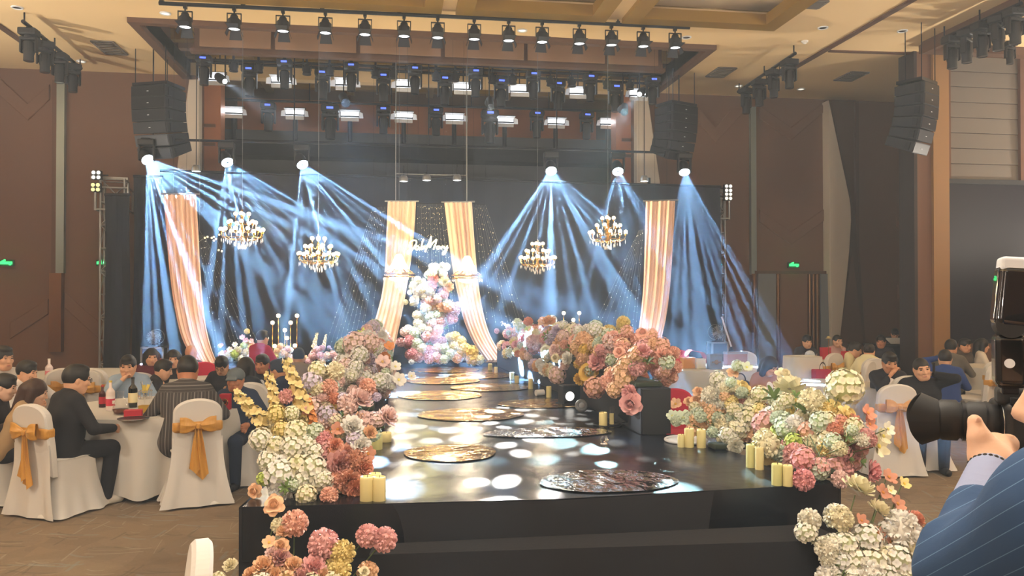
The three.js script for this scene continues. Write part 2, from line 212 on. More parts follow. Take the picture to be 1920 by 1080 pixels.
{ const p = onLevel(1509, 79, TOP - 0.02), o = thing('smoke_detector', 'white round ceiling smoke detector', 'detector', p); part(o, 'base', [cyl(0.05, 0.06, 0.03, 0, 0.01, 0)], M.white); part(o, 'cap', [ball(0.035, 0, -0.012, 0, 12, 1, 0.6, 1)], M.white); }
// globe lamps added out of frame as fill for ceiling and hall
for (const [x, z] of [[-5.6, -3], [1.1, -2.5], [7.6, -3], [-5.6, 4], [7.6, 4], [1.1, 4.6]]) {
  const o = thing('added_fill_globe', 'unseen globe lamp added above the hall to brighten the ceiling', 'pendant lamp', V(x, 4.55, z), 0, 'added ceiling fill lamps'); part(o, 'globe', [ball(0.24, 0, 0, 0, 20)], glow(WARM, 2)); part(o, 'cord', [bar(V(0, 0.22, 0), V(0, 1.56, 0), 0.012)], M.brass); part(o, 'ring', [new THREE.TorusGeometry(0.25, 0.015, 8, 24).rotateX(Math.PI / 2)], M.brass);
  const L = new THREE.PointLight(WARM, LAMP.pendant); L.shadow.radius = 8; L.castShadow = true; o.add(L);
}
// unseen uplights added along the side walls to brighten ceiling and walls
for (const [x, z, w] of [[X0, -10.5, 'left'], [X0, -7.5, 'left'], [X0, -3, 'left'], [X1, -11.4, 'right'], [X1, -8, 'right'], [X1, -4, 'right'], [X1, 1, 'right'], [X0, 3, 'left']]) {
  const s = x < 0 ? 1 : -1, o = thing('added_fill_uplight', 'unseen half-bowl fill light added on the ' + w + ' wall of the hall', 'fill light', V(x, 2.5, z), 0, 'added fill lights on the ' + w + ' wall'); part(o, 'bowl', [lathe([[0.002, -0.12], [0.06, -0.11], [0.14, -0.04], [0.16, 0.03], [0.15, 0.03], [0.12, -0.03]], 20).translate(s * 0.16, 0, 0)], M.bronze); part(o, 'light_disc', [cyl(0.1, 0.1, 0.01, s * 0.16, -0.02, 0, 20)], glow(WARM, 4)); part(o, 'bracket', [bx(0.06, 0.08, 0.06, s * 0.02, -0.04, 0)], M.bronze);
  const L = new THREE.SpotLight(WARM, LAMP.fillUplight, 0, 1.25, 0.5); L.position.set(x + s * 0.16, 2.53, z); L.target.position.set(x + s * 3.2, 6, z); L.castShadow = true; L.shadow.radius = 6; scene.add(L, L.target);
}
// ---------------------------------------------------------------- stage, backdrop
const SH = 0.7;
const stageTop = mat('#14171d', { roughness: 0.27, bumpMap: noiseTex(256, 21, (a) => a * 255, 1, 1, false, 4, 5), bumpScale: 0.01 });
const skirtGeo = (a, b, h, n, amp, seed) => { const r = rng(seed), ph = [r() * 6, r() * 6, r() * 6], L = a.distanceTo(b), dir = b.clone().sub(a).normalize(), nor = V(-dir.z, 0, dir.x); return grid(n, 6, (s, t) => a.clone().lerp(b, s).setY(h * (1 - t)).addScaledVector(nor, amp * t * (Math.sin(s * L * 9 + ph[0]) + 0.6 * Math.sin(s * L * 17 + ph[1]) + 0.4 * Math.sin(s * L * 4 + ph[2])))); };
const poly = (pts, y0, y1) => { const g = extr(pts.map(([x, z]) => [x, -z]), y1 - y0, [], 0); g.rotateX(-Math.PI / 2); return g.translate(0, y0, 0); };
const skirtMat = mat('#17181e', { roughness: 0.8, bumpMap: crease, bumpScale: 0.01, side: THREE.DoubleSide });
{ const fp = thing('front_platform', 'wide black platform with cloth skirt at the front of the runway', 'stage');
  part(fp, 'platform_top', [poly([[-0.82, -4.54], [0.9, -4.46], [2.7, -4.58], [2.3, -6.4], [-0.64, -6.4]], 0.4, SH)].map((g) => flatUV(g, 0.6)), stageTop, 'glossy black platform top');
  part(fp, 'skirt', [skirtGeo(V(-0.84, 0, -4.55), V(0.9, 0, -4.45), SH - 0.005, 60, 0.004, 3), skirtGeo(V(0.9, 0, -4.45), V(2.72, 0, -4.59), SH - 0.005, 60, 0.004, 5), skirtGeo(V(-0.65, 0, -6.4), V(-0.84, 0, -4.55), SH - 0.005, 40, 0.004, 7)], skirtMat, 'black cloth skirt'); part(fp, 'leg', [span(-0.5, -0.4, 0, 0.4, -6.2, -6.1)], M.blackMetal); part(fp, 'leg', [span(2.1, 2.2, 0, 0.4, -6.2, -6.1)], M.blackMetal);
  const st = thing('runway', 'long glossy black wedding runway leading to the flower column', 'stage'); part(st, 'platform_top', [poly([[2.0, -6.4], [1.98, -8.9], [1.64, -13.05], [-0.03, -13.05], [-0.09, -6.4]], 0.05, SH)].map((g) => flatUV(g, 0.6)), stageTop); part(st, 'leg', [span(0.2, 1.5, 0, 0.05, -12.8, -6.6)], M.black);
  const ms = thing('main_stage', 'broad black rear stage under the drapes', 'stage'); part(ms, 'platform_top', [span(-3.6, 5.42, 0.1, SH + 0.06, -14.95, -13.06)], stageTop); part(ms, 'skirt', [span(-3.59, 5.41, 0, 0.1, -14.94, -13.08)], M.blackCloth);
  const sa = onLevel(692, 1040, 0.5), sb = onLevel(1583, 1012, 0.5);
  const step = thing('stage_step', 'low black carpeted step in front of the stage', 'step'); part(step, 'body', [poly([[sa.x, sa.z], [sb.x, sb.z], [sb.x - 0.02, -4.44], [sa.x + 0.02, -4.43]], 0, 0.5)], mat('#16171d', { roughness: 0.85, bumpMap: pile, bumpScale: 0.002 }));
}
// flower plinths along the runway
const plinthMat = mat('#20232b', { roughness: 0.75 });
{ const o = thing('flower_plinth', 'long black plinth carrying the flower bed right of the runway', 'plinth'); part(o, 'body', [poly([[2.02, -6.42], [2.28, -6.42], [2.28, -13.0], [1.66, -13.0], [1.995, -8.9]], SH + 0.002, 1.08)], plinthMat); part(o, 'end_panel', [span(2.03, 2.27, SH + 0.005, 1.075, -6.42, -6.405)], M.black); part(o, 'leg', [span(2.1, 2.27, 0, SH, -8.8, -6.5)], M.black); part(o, 'leg', [span(2.02, 2.27, 0, SH, -12.9, -9.2)], M.black);
  const q = thing('flower_plinth', 'low black plinth carrying the flower bed left of the runway', 'plinth'); part(q, 'body', [poly([[-0.52, -7.4], [-0.12, -7.4], [-0.06, -13.0], [-0.52, -13.0]], 0, 0.8)], plinthMat); part(q, 'end_panel', [span(-0.5, -0.13, 0.02, 0.79, -7.41, -7.39)], M.black); }
// mylar discs laid along the runway
const mylar = phys('#d9b27a', { metalness: 1, roughness: 0.16, bumpMap: noiseTex(512, 31, (a) => a * 255, 1, 1, false, 5, 5, 1, 2.2), bumpScale: 0.05 }), mylarPale = phys('#cfd2d8', { metalness: 1, roughness: 0.14, bumpMap: noiseTex(512, 32, (a) => a * 255, 1, 1, false, 5, 4, 2.2, 1), bumpScale: 0.06 });
function disc(u0, u1, v, rz, m, label, seed) {
  const a = onLevel(u0, v, SH), b = onLevel(u1, v, SH), c = a.clone().add(b).multiplyScalar(0.5), r = Math.abs(b.x - a.x) / 2, q = rng(seed), k = [q() * 6, q() * 6];
  const o = solo('foil_disc', label, 'foil disc', grid(48, 14, (s, t) => { const an = s * Math.PI * 2, w = 1 + 0.02 * Math.sin(an * 3 + k[0]) + 0.012 * Math.sin(an * 7 + k[1]); return V(Math.cos(an) * r * t * w, 0.006 + 0.01 * t * (0.5 + 0.5 * Math.sin(an * 9 + k[0] + t * 7)) * Math.sin(t * 3), -Math.sin(an) * rz * t * w); }), m, V(c.x, SH + 0.002, c.z), 'mirror foil discs along the runway'); flatUV(o.geometry, 0.7); return o;
}
disc(1008, 1272, 903, 0.30, mylarPale, 'large wrinkled silver foil disc at the front right of the runway', 1); disc(758, 932, 850, 0.33, mylar, 'round gold foil disc at the front left of the runway', 2); disc(905, 1150, 812, 0.24, mylarPale, 'silver foil disc behind the front pair on the runway', 3);
disc(783, 985, 778, 0.42, mylar, 'gold foil disc beside the first lying candle', 4); disc(930, 1120, 757, 0.36, mylar, 'gold foil disc next to the small floor spotlight', 5); disc(748, 905, 742, 0.45, mylar, 'gold foil disc left of the runway middle', 6); disc(842, 1000, 727, 0.42, mylar, 'gold foil disc near the runway middle by the candles', 7); disc(762, 900, 714, 0.5, mylar, 'gold foil disc on the left of the rear runway', 8); disc(840, 965, 704, 0.5, mylar, 'gold foil disc on the right of the rear runway', 9); disc(770, 900, 694, 0.5, mylar, 'gold foil disc nearest the flower column', 10);

// black cloth behind everything
function hung(name, label, u0, u1, v0, v1, d, m, amp, lam, bottom = 0, cat = 'curtain') {
  const a = at(u0, v0, d), b = at(u1, v1, d), r = rng(u0 + 3), ph = r() * 6, W = b.x - a.x, n = Math.max(12, Math.round(W / lam * 8));
  const o = thing(name, label, cat); part(o, 'cloth', grid(n, 14, (s, t) => { const x = a.x + W * s, y0 = a.y + (b.y - a.y) * s; return V(x + 0.02 * Math.sin(t * 5 + s * 30), y0 + (bottom - y0) * t, -d + amp * (0.35 + 0.65 * t) * (Math.sin(x / lam * 6.283 + ph) + 0.5 * Math.sin(x / lam * 2.7 + ph * 2 + t))); }), m);
  part(o, 'rail', [bar(V(a.x, a.y, -d), V(b.x, b.y, -d), 0.025)], M.blackMetal); return o;
}
const dside = (m) => { m.side = THREE.DoubleSide; return m; }; dside(M.backdrop); dside(M.blackCloth);
hung('backdrop_curtain', 'wide dark cloth backdrop across the back of the stage', 300, 1352, 320, 350, 15.2, M.backdrop, 0.03, 0.55);
hung('side_curtain', 'black masking curtain left of the stage beside the brown wall', 196, 244, 365, 365, 15.0, M.blackCloth, 0.035, 0.3); hung('side_curtain', 'black masking curtain between the truss tower and the left peach drape', 250, 306, 330, 332, 15.2, M.blackCloth, 0.03, 0.32);
struct('wall_screen', [(() => { const a = at(402, 243, 17.6), b = at(1166, 262, 17.6); return span(a.x, b.x, 3.4, (a.y + b.y) / 2, -17.7, -17.6); })()], mat('#56565c', { roughness: 0.7 }), 'dark grey screen wall above the backdrop');
// line-up of pipes carrying the backdrop
for (const [x, n] of [[-3.6, 'left'], [0.6, 'middle'], [5.0, 'right']]) { const o = thing('backdrop_stand', 'black upright stand pole behind the backdrop, ' + n + ' of three', 'stand', V(x, 0, -15.32)); part(o, 'pole', [cyl(0.03, 0.03, 4.2, 0, 2.1, 0)], M.blackMetal); part(o, 'base', [bx(0.4, 0.02, 0.2, 0, 0.01, 0)], M.blackMetal); }
// ---------------------------------------------------------------- lighting rig
const lensLit = glow(new THREE.Color(0.95, 0.98, 1.0), 3.2), lensDark = mat('#23262e', { roughness: 0.15 }), display = glow(new THREE.Color(0.08, 0.14, 1.0), 2.6);
const panelGlow = glow(new THREE.Color(0.92, 0.96, 1.0), 4.0);
const parParts = (() => {
  const flap = (w, h, ang, turn) => { const g = extr([[-w * 0.42, 0], [w * 0.42, 0], [w * 0.55, -h], [-w * 0.55, -h]], 0.006); g.rotateX(ang); g.translate(0, -0.33, 0.085); g.rotateY(turn); return g; };
  return { clamp: [bx(0.05, 0.07, 0.06, 0, -0.02, 0), cyl(0.012, 0.012, 0.05, 0, -0.07, 0, 8)], yoke: [bx(0.21, 0.012, 0.03, 0, -0.095, 0), bx(0.012, 0.16, 0.03, 0.1, -0.17, 0), bx(0.012, 0.16, 0.03, -0.1, -0.17, 0)], body: [lathe([[0.002, -0.1], [0.03, -0.1], [0.055, -0.13], [0.06, -0.16], [0.09, -0.185], [0.092, -0.31], [0.1, -0.315], [0.1, -0.335], [0.085, -0.335], [0.082, -0.3]], 20)], lens: [cyl(0.083, 0.083, 0.01, 0, -0.315, 0, 20)], flaps: [[0.17, 0.13, -1.75, 0], [0.17, 0.13, -0.28, Math.PI], [0.13, 0.09, -0.35, Math.PI / 2], [0.13, 0.09, -0.35, -Math.PI / 2]].map((a) => [flap(...a)]) };
})();
for (const k of ['clamp', 'yoke', 'body', 'lens']) parParts[k] = mg(parParts[k]); parParts.flaps = parParts.flaps.map((f) => mg(f));
function parCan(p, label, group, lit, doors = true, s = 1) {
  const o = thing('par_lamp', label, 'stage light', p, 0, group); o.scale.setScalar(s);
  part(o, 'clamp', parParts.clamp, M.blackMetal); part(o, 'yoke', parParts.yoke, M.blackMetal); part(o, 'body', parParts.body, M.black); part(o, 'lens', parParts.lens, lit ? lensLit : lensDark);
  if (doors) parParts.flaps.forEach((f) => part(o, 'barn_door', f, M.black)); return o;
}
function spot(parent, p, to, color, I, angle, pen, radius = 1) { const L = new THREE.SpotLight(color, I, 0, angle, pen); L.position.copy(p); L.target.position.copy(to); L.castShadow = true; L.shadow.radius = radius; scene.add(L.target); (parent ?? scene).add(L); return L; }
// front bar with fourteen par lamps
const barA = at(298, 6, 11.9), barB = at(1293, 52, 11.9);
{ const o = thing('lamp_bar', 'long black pipe under the gold coffers carrying the row of par lamps', 'lighting bar'); part(o, 'pipe', [bar(barA, barB, 0.028, 10)], M.blackMetal);
  for (let k = 0; k <= 7; k++) { const p = barA.clone().lerp(barB, 0.005 + k * 0.1414); part(o, 'hanger', [bar(p, V(p.x, TOP + 0.01, p.z), 0.014, 6), bx(0.06, 0.05, 0.05, p.x, p.y + 0.02, p.z)], M.blackMetal); } }
const parU = [343, 428, 514, 590, 662, 734, 797, 866, 932, 997, 1070, 1134, 1198, 1263], ord = ['first', 'second', 'third', 'fourth', 'fifth', 'sixth', 'seventh', 'eighth', 'ninth', 'tenth', 'eleventh', 'twelfth', 'thirteenth', 'fourteenth', 'fifteenth', 'sixteenth'];
parU.forEach((u, i) => { const f = (u - 298) / (1293 - 298), p = barA.clone().lerp(barB, f); p.y -= 0.01; parCan(p, 'black par lamp with barn doors, ' + ord[i] + ' from the left on the front bar', 'par lamps on the front bar', true, true, 0.96); spot(null, V(p.x, p.y - 0.36, p.z), V(p.x * 0.92 + 0.05, SH, -13.4), i === 11 ? new THREE.Color(1, 0.95, 0.5) : COOL, LAMP.par, 0.3, 0.9, 3); });

// moving heads
const headParts = (() => ({ clamp: mg([bx(0.06, 0.06, 0.06, 0, -0.02, 0)]), base: mg([rb(0.27, 0.11, 0.22, 0.02, 0, -0.1, 0, 1), cyl(0.07, 0.07, 0.04, 0, -0.17, 0, 14)]), display: mg([bx(0.1, 0.03, 0.006, 0, -0.1, 0.112)]), yoke: mg([rb(0.25, 0.05, 0.1, 0.015, 0, -0.2, 0, 1), rb(0.035, 0.26, 0.09, 0.015, 0.115, -0.3, 0, 1), rb(0.035, 0.26, 0.09, 0.015, -0.115, -0.3, 0, 1)]), head: mg([lathe([[0.002, -0.23], [0.06, -0.235], [0.085, -0.27], [0.088, -0.42], [0.075, -0.46], [0.078, -0.56], [0.07, -0.565], [0.066, -0.55]], 18)]), fins: mg([0, 1, 2, 3, 4, 5].map((k) => bx(0.006, 0.13, 0.02, 0.084 * Math.sin(k * 1.047 + 0.3), -0.34, 0.084 * Math.cos(k * 1.047 + 0.3), 0, k * 1.047 + 0.3))), lens: mg([cyl(0.066, 0.066, 0.01, 0, -0.555, 0, 18)]) }))();
function mover(p, label, group, s = 1, turn = 0, on = true) {
  const o = thing('moving_head_light', label, 'stage light', p, turn, group); o.scale.setScalar(s);
  part(o, 'clamp', headParts.clamp, M.blackMetal); part(o, 'base', headParts.base, M.black); part(o, 'display', headParts.display, on ? display : M.black, 'small blue display'); part(o, 'yoke', headParts.yoke, M.black); const h = part(o, 'head', headParts.head, M.black); part(h, 'fin', headParts.fins, M.blackMetal); part(h, 'lens', headParts.lens, lensDark); return o;
}
function pipe(name, label, a, b, top, n = 4, r = 0.026) { const o = thing(name, label, 'lighting bar'); part(o, 'pipe', [bar(a, b, r, 8)], M.blackMetal); for (let k = 0; k < n; k++) { const p = a.clone().lerp(b, 0.02 + 0.96 * k / (n - 1)); part(o, 'hanger', [bar(p, V(p.x, top, p.z), 0.012, 6)], M.blackMetal); } return o; }
const r2a = at(372, 98, 14.6), r2b = at(1240, 140, 14.6); pipe('lamp_bar', 'black pipe behind the brown panel band carrying moving heads', r2a, r2b, 6.56, 6);
const row2 = (u) => r2a.clone().lerp(r2b, (u - 372) / 868).add(V(0, -0.02, 0));
[382, 523, 643, 760, 874, 985, 1097, 1222].forEach((u, i) => mover(row2(u), 'moving head light with blue display, ' + ord[i] + ' of the higher ones behind the panel band', 'moving heads on the second bar', 0.98));
const r2c = at(372, 116, 14.9), r2d = at(1240, 158, 14.9); pipe('lamp_bar', 'second black pipe a little behind and below the panel band', r2c, r2d, 6.56, 6);
[461, 591, 702, 816, 923, 1033, 1147].forEach((u, i) => mover(r2c.clone().lerp(r2d, (u - 372) / 868), 'long moving head light hanging lower, ' + ord[i] + ' of seven behind the panel band', 'lower moving heads on the second bar', 1.02));
[432, 476, 562, 603, 687, 720, 800, 836, 907, 946, 1020, 1062, 1132, 1178].forEach((u, i) => parCan(row2(u).add(V(0, -0.01, -0.06)), 'small dark unlit par lamp, ' + ord[i] + ' from the left behind the panel band', 'small pars on the second bar', false, false, 0.78));
const r3a = at(405, 186, 17.0), r3b = at(1185, 210, 17.0); pipe('lamp_bar', 'rear black pipe over the dark screen wall', r3a, r3b, 6.56, 6);
[497, 608, 705, 803, 905, 996, 1094].forEach((u, i) => { const p = r3a.clone().lerp(r3b, (u - 405) / 780); mover(p, 'moving head light on the rear bar, ' + ord[i] + ' from the left', 'moving heads on the rear bar', i % 3 === 1 ? 1.35 : 1.1); });
// white flood panels with barn doors
function flood(p, label, group, s, arm) {
  const o = thing('flood_panel', label, 'stage light', p, 0, group); o.scale.setScalar(s);
  const tilt = (g) => g.rotateX(0.42);
  part(o, 'housing', [tilt(rb(0.4, 0.15, 0.09, 0.012, 0, 0, -0.05, 1))], M.black); part(o, 'light_panel', [tilt(bx(0.37, 0.075, 0.012, 0, 0.03, 0.0))], panelGlow);
  const fl = (pts, rx, ry, x, y, z) => { const g = extr(pts, 0.006); g.rotateX(rx); g.rotateY(ry); return tilt(g.translate(x, y, z)); };
  part(o, 'barn_door', [fl([[-0.2, 0], [0.2, 0], [0.22, 0.09], [-0.22, 0.09]], 0.9, 0, 0, 0.075, 0.0)], M.lampWhite); part(o, 'barn_door', [tilt(rb(0.38, 0.085, 0.02, 0.006, 0, -0.075, 0.055, 1))], M.lampWhite);
  for (const q of [-1, 1]) part(o, 'barn_door', [tilt(extr([[0, -0.06], [0, 0.08], [0.085 * q, 0.06], [0.1 * q, -0.05]], 0.006).rotateY(-q * 0.5).translate(0.2 * q, 0, 0))], M.lampWhite);
  part(o, 'yoke', [bar(V(-0.21, 0, -0.05), V(-0.21, 0.14, -0.07), 0.008, 6), bar(V(0.21, 0, -0.05), V(0.21, 0.14, -0.07), 0.008, 6), bar(V(-0.21, 0.14, -0.07), V(0.21, 0.14, -0.07), 0.008, 6), arm > 0 ? bar(V(0, 0.14, -0.07), V(0, arm, -0.07), 0.012, 6) : bar(V(0, -0.05, -0.08), V(0, arm, -0.09), 0.05, 8)], M.blackMetal);
  const L = new THREE.RectAreaLight(COOL, LAMP.flood, 0.37 * s, 0.08 * s); const pos = V(0, 0.03, 0.03).applyEuler(new THREE.Euler(0.42, 0, 0)); L.position.copy(pos); L.rotation.set(0.42 + 0.25 + Math.PI, 0, 0); o.add(L);
}
[[402, 147], [528, 152], [648, 157], [761, 160], [869, 165], [975, 169], [1085, 173], [1197, 177]].forEach(([u, v], i) => flood(at(u, v, 15.4), 'white flood panel with open barn doors, ' + ord[i] + ' from the left in the upper row', 'upper row of flood panels', 0.98, 0.42));
[[437, 210], [553, 213], [656, 216], [757, 219], [852, 222], [947, 227], [1043, 230], [1141, 231]].forEach(([u, v], i) => flood(at(u, v, 17.1), 'white flood panel on a dark post, ' + ord[i] + ' from the left in the lower row', 'lower row of flood panels', 0.98, -0.55));
pipe('lamp_bar', 'black pipe holding the upper row of flood panels', at(395, 112, 15.47), at(1205, 143, 15.47), 6.56, 5);
{ const o = thing('lamp_shelf', 'dark ledge on the screen wall carrying the lower flood panels', 'ledge'); const a = at(410, 262, 17.25), b = at(1165, 280, 17.25); part(o, 'board', [span(a.x, b.x, (a.y + b.y) / 2 - 0.35, (a.y + b.y) / 2 - 0.02, -17.6, -17.1)], M.blackCloth); }

// gobo plate: a disc pierced by many small openings
function gobo(seed, R, list, th) { const s = new THREE.Shape(); s.absarc(0, 0, R, 0, Math.PI * 2); for (const [x, y, a, b, t] of list(rng(seed), th)) { const h = new THREE.Path(); h.absellipse(x * R, y * R, a * R, b * R, 0, Math.PI * 2, true, t); s.holes.push(h); } return new THREE.ExtrudeGeometry(s, { depth: 0.0001, bevelEnabled: false, curveSegments: 7 }); }
const rays = (q, th) => { const out = [], c = Math.cos(th), n = Math.sin(th); for (const [m, off, st] of [[11, 0.0, 0], [4, 0.34, 0.5]]) for (let i = 0; i < m; i++) { const x = ((i + st * 0 + 0.5) / m * 2 - 1) * 0.9 + 0.05 * (q() - 0.5), y = off + 0.05 * (q() - 0.5), k = 0.022 + 0.026 * q(); if (Math.hypot(x, y) + k < 0.97) out.push([x * c - y * n, x * n + y * c, k, k, 0]); } return out; };
const drops = (q) => { const out = []; let tries = 0; while (out.length < 46 && tries++ < 3000) { const a = q() * 6.283, r = Math.sqrt(q()) * 0.88, x = Math.cos(a) * r, y = Math.sin(a) * r, w = 0.035 + 0.055 * q(), h = w * (0.5 + 0.5 * q()); if (out.every((o) => Math.hypot(o[0] - x, o[1] - y) > Math.max(o[2], o[3]) + w + 0.012) && r + w < 0.95) out.push([x, y, w, h, (q() - 0.5) * 1.2]); } return out; };
function projector(o, p, to, color, I, pattern, seed, angle) {   // lamp inside an open barrel that ends in a gobo plate
  const d = to.clone().sub(p).normalize(), L = angle < 0.3 ? 0.42 : 0.04, R = L * Math.tan(angle) * 1.04, g = new THREE.Group(); g.name = 'optic'; o.add(g); g.position.copy(p).sub(o.position); g.quaternion.setFromUnitVectors(V(0, 0, 1), d);
  const bl = new THREE.Vector3().crossVectors(V(0, 0, 1), d).normalize().applyQuaternion(g.quaternion.clone().invert());
  part(g, 'gobo_plate', gobo(seed, R, pattern, Math.atan2(bl.y, bl.x)).translate(0, 0, L), M.blackMetal); part(g, 'barrel', [new THREE.CylinderGeometry(R + 0.002, R + 0.002, L + 0.03, 20, 1, true).rotateX(Math.PI / 2).translate(0, 0, L / 2 - 0.015)], M.black);
  const S = new THREE.SpotLight(color, I, 0, angle, 0.05); S.position.copy(p); S.target.position.copy(to); S.shadow.radius = angle < 0.3 ? 0.06 : 0.014; S.castShadow = true; scene.add(S, S.target); return g;
}
const beamGlass = glow(new THREE.Color(0.72, 0.88, 1.0), 14);
[[275, 297, V(-1.45, 1.0, -11.9), 'left end of the stage, shining down to the right'], [425, 302, V(-0.9, 0.7, -11.8), 'left above the first chandelier'], [566, 306, V(0.2, 0.7, -11.8), 'left of the centre drapes'], [1033, 318, V(2.75, 1.0, -11.6), 'right of the centre drapes'], [1158, 319, V(3.9, 1.0, -11.9), 'above the right chandelier'], [1283, 320, V(5.1, 0.6, -12.2), 'right end of the stage']].forEach(([u, v, to, n], i) => {
  const p = at(u, v, 14.45), o = thing('beam_light', 'glaring moving beam light at the ' + n, 'stage light', p, 0, 'beam lights over the backdrop'), d = to.clone().sub(p).normalize();
  const g = projector(o, p, to, BEAM, LAMP.beam * [1.8, 1.3, 1.1, 1.15, 0.6, 1.1][i], rays, 40 + i, [0.5, 0.5, 0.48, 0.56, 0.42, 0.36][i]);
  part(g, 'lens', [(() => { const s = new THREE.Shape(); s.absarc(0, 0, 0.1, 0, Math.PI * 2); const h = new THREE.Path(); h.absarc(0, 0, [0.029, 0.0275, 0.025, 0.029, 0.021, 0.018][i], 0, Math.PI * 2, true); s.holes.push(h); return new THREE.ExtrudeGeometry(s, { depth: 0.003, bevelEnabled: false, curveSegments: 14 }).translate(0, 0, 0.04); })()], beamGlass, 'glaring lens ring'); part(g, 'housing', [lathe([[0.002, -0.22], [0.07, -0.2], [0.1, -0.12], [0.104, 0.03], [0.098, 0.04]], 20).rotateX(Math.PI / 2)], M.black);
  part(o, 'yoke', [rb(0.03, 0.28, 0.08, 0.01, 0.12, 0.1, 0, 1), rb(0.03, 0.28, 0.08, 0.01, -0.12, 0.1, 0, 1), rb(0.27, 0.1, 0.18, 0.02, 0, 0.27, 0, 1)], M.black);
});
pipe('lamp_bar', 'black pipe above the backdrop carrying the beam lights', V(-4.3, 4.54, -14.45), V(5.5, 4.55, -14.45), 6.1, 5, 0.022);
// ripple projectors that throw the water pattern on the runway
[[-0.9, 5.35, -14.3, V(0.75, SH, -5.7), 1, new THREE.Color(0.4, 0.66, 1.0), 0.17], [4.2, 5.35, -14.3, V(1.5, SH, -5.3), 2, new THREE.Color(0.5, 0.92, 1.0), 0.15], [1.7, 5.4, -14.35, V(1.15, SH, -6.6), 3, new THREE.Color(1.0, 0.97, 0.9), 0.13]].forEach(([x, y, z, to, k, c, an]) => {
  const p = V(x, y, z), o = thing('ripple_projector', 'dark water-effect projector under the second bar, ' + ['left', 'right', 'middle'][k - 1] + ' of three', 'stage light', p, 0, 'ripple projectors'); projector(o, p, to, c, LAMP.ripple, drops, 70 + k, an);
  part(o, 'housing', [lathe([[0.002, -0.3], [0.05, -0.29], [0.07, -0.24], [0.07, -0.06], [0.06, -0.04]], 16).rotateX(Math.PI / 2)], M.black); part(o, 'hanger', [bar(V(0, 0.04, -0.1), V(0, 1.2, -0.1), 0.012, 6)], M.blackMetal);
});
// profile spots on the side trusses that cross-light the two front bouquets
[[V(-2.9, 5.55, -14.35), V(2.25, 1.0, -5.6), 'left end of the second bar'], [V(4.5, 5.6, -14.35), V(-0.25, 1.05, -5.0), 'right end of the second bar']].forEach(([p, to, n]) => { const o = thing('profile_spotlight', 'slim black profile spotlight at the ' + n, 'stage light', p, 0, 'profile spots on the side trusses'), g = new THREE.Group(); g.name = 'optic'; o.add(g); g.quaternion.setFromUnitVectors(V(0, 0, 1), to.clone().sub(p).normalize()); part(g, 'housing', [lathe([[0.002, -0.42], [0.07, -0.4], [0.08, -0.2], [0.05, -0.16], [0.055, -0.01], [0.045, -0.01]], 18).rotateX(Math.PI / 2)], M.black); part(g, 'lens', [cyl(0.045, 0.045, 0.008, 0, 0, 0, 18).rotateX(Math.PI / 2).translate(0, 0, -0.03)], lensLit); part(o, 'hanger', [bar(V(0, 0.05, 0), V(0, 6.5 - p.y, 0), 0.014, 6)], M.blackMetal); spot(null, p, to, COOL, LAMP.key, 0.085, 0.6, 2); });
// small spots on top of the backdrop
[[368, 318, 'left, over the first beam light'], [757, 337, 'left of three over the centre drapes'], [800, 335, 'middle of three over the centre drapes'], [857, 335, 'right of three over the centre drapes'], [1208, 337, 'right, near the pale pillar']].forEach(([u, v, n], i) => {
  const p = at(u, v, 14.4), o = thing('small_spotlight', 'small grey dome spotlight ' + n, 'stage light', p, 0, 'small spots over the backdrop');
  part(o, 'body', [lathe([[0.002, 0.08], [0.05, 0.075], [0.075, 0.03], [0.08, -0.03], [0.072, -0.03]], 18)], M.alu); part(o, 'lens', [cyl(0.07, 0.07, 0.01, 0, -0.025, 0, 18)], lensLit); part(o, 'stem', [bar(V(0, 0.07, 0), V(0, i === 0 || i === 4 ? 1.75 : 0.25, 0), 0.008, 6)], M.blackMetal);
  if (i > 0 && i < 4) spot(null, p.clone().add(V(0, -0.06, 0)), [0, V(0.1, 2.6, -13.62), V(0.6, 1.2, -13.6), V(1.1, 2.6, -13.62)][i], COOL, 26, 0.28, 0.8, 2);
});
{ const a = at(742, 328, 14.4), b = at(874, 331, 14.4), o = thing('drape_frame', 'thin steel frame hanging over the centre drapes', 'frame'); part(o, 'cross_bar', [bar(V(a.x, a.y + 0.02, -14.4), V(b.x, b.y + 0.02, -14.4), 0.012, 6)], M.alu); for (const p of [a, b]) part(o, 'upright', [bar(V(p.x, 6.5, -14.4), V(p.x, p.y - 0.5, -14.3), 0.01, 6)], M.alu); }

// side trusses
function sideTruss(label, a, b, n, group, lab) {
  pipe('light_truss', label, a, b, TOP + 0.01, 3, 0.03);
  for (let k = 0; k < n; k++) { const p = a.clone().lerp(b, (k + 0.35) / n); mover(p, lab + ', ' + ord[k] + ' from the near end', group, 0.95, (k % 2) * 0.5, false); if (k < n - 1) parCan(p.clone().lerp(b, 0.12).add(V(0.02, 0, 0)), 'small black par lamp' + lab.replace(/^.*light/, '') + ', ' + ord[k] + ' from the near end', group + ' pars', false, false, 0.7); }
}
sideTruss('short ceiling truss at the left edge carrying dark moving heads', onLevel(43, 40, 5.95), onLevel(152, 128, 5.95), 4, 'moving heads on the left truss', 'dark moving head light on the left truss');
sideTruss('short ceiling truss beside the ceiling track carrying dark moving heads', onLevel(1491, 100, 5.95), onLevel(1384, 172, 5.95), 4, 'moving heads on the right truss', 'dark moving head light on the truss by the ceiling track');
sideTruss('ceiling truss along the side bay carrying dark moving heads', onLevel(1915, 6, 5.92), onLevel(1768, 72, 5.92), 5, 'moving heads on the side bay truss', 'dark moving head light on the side bay truss');
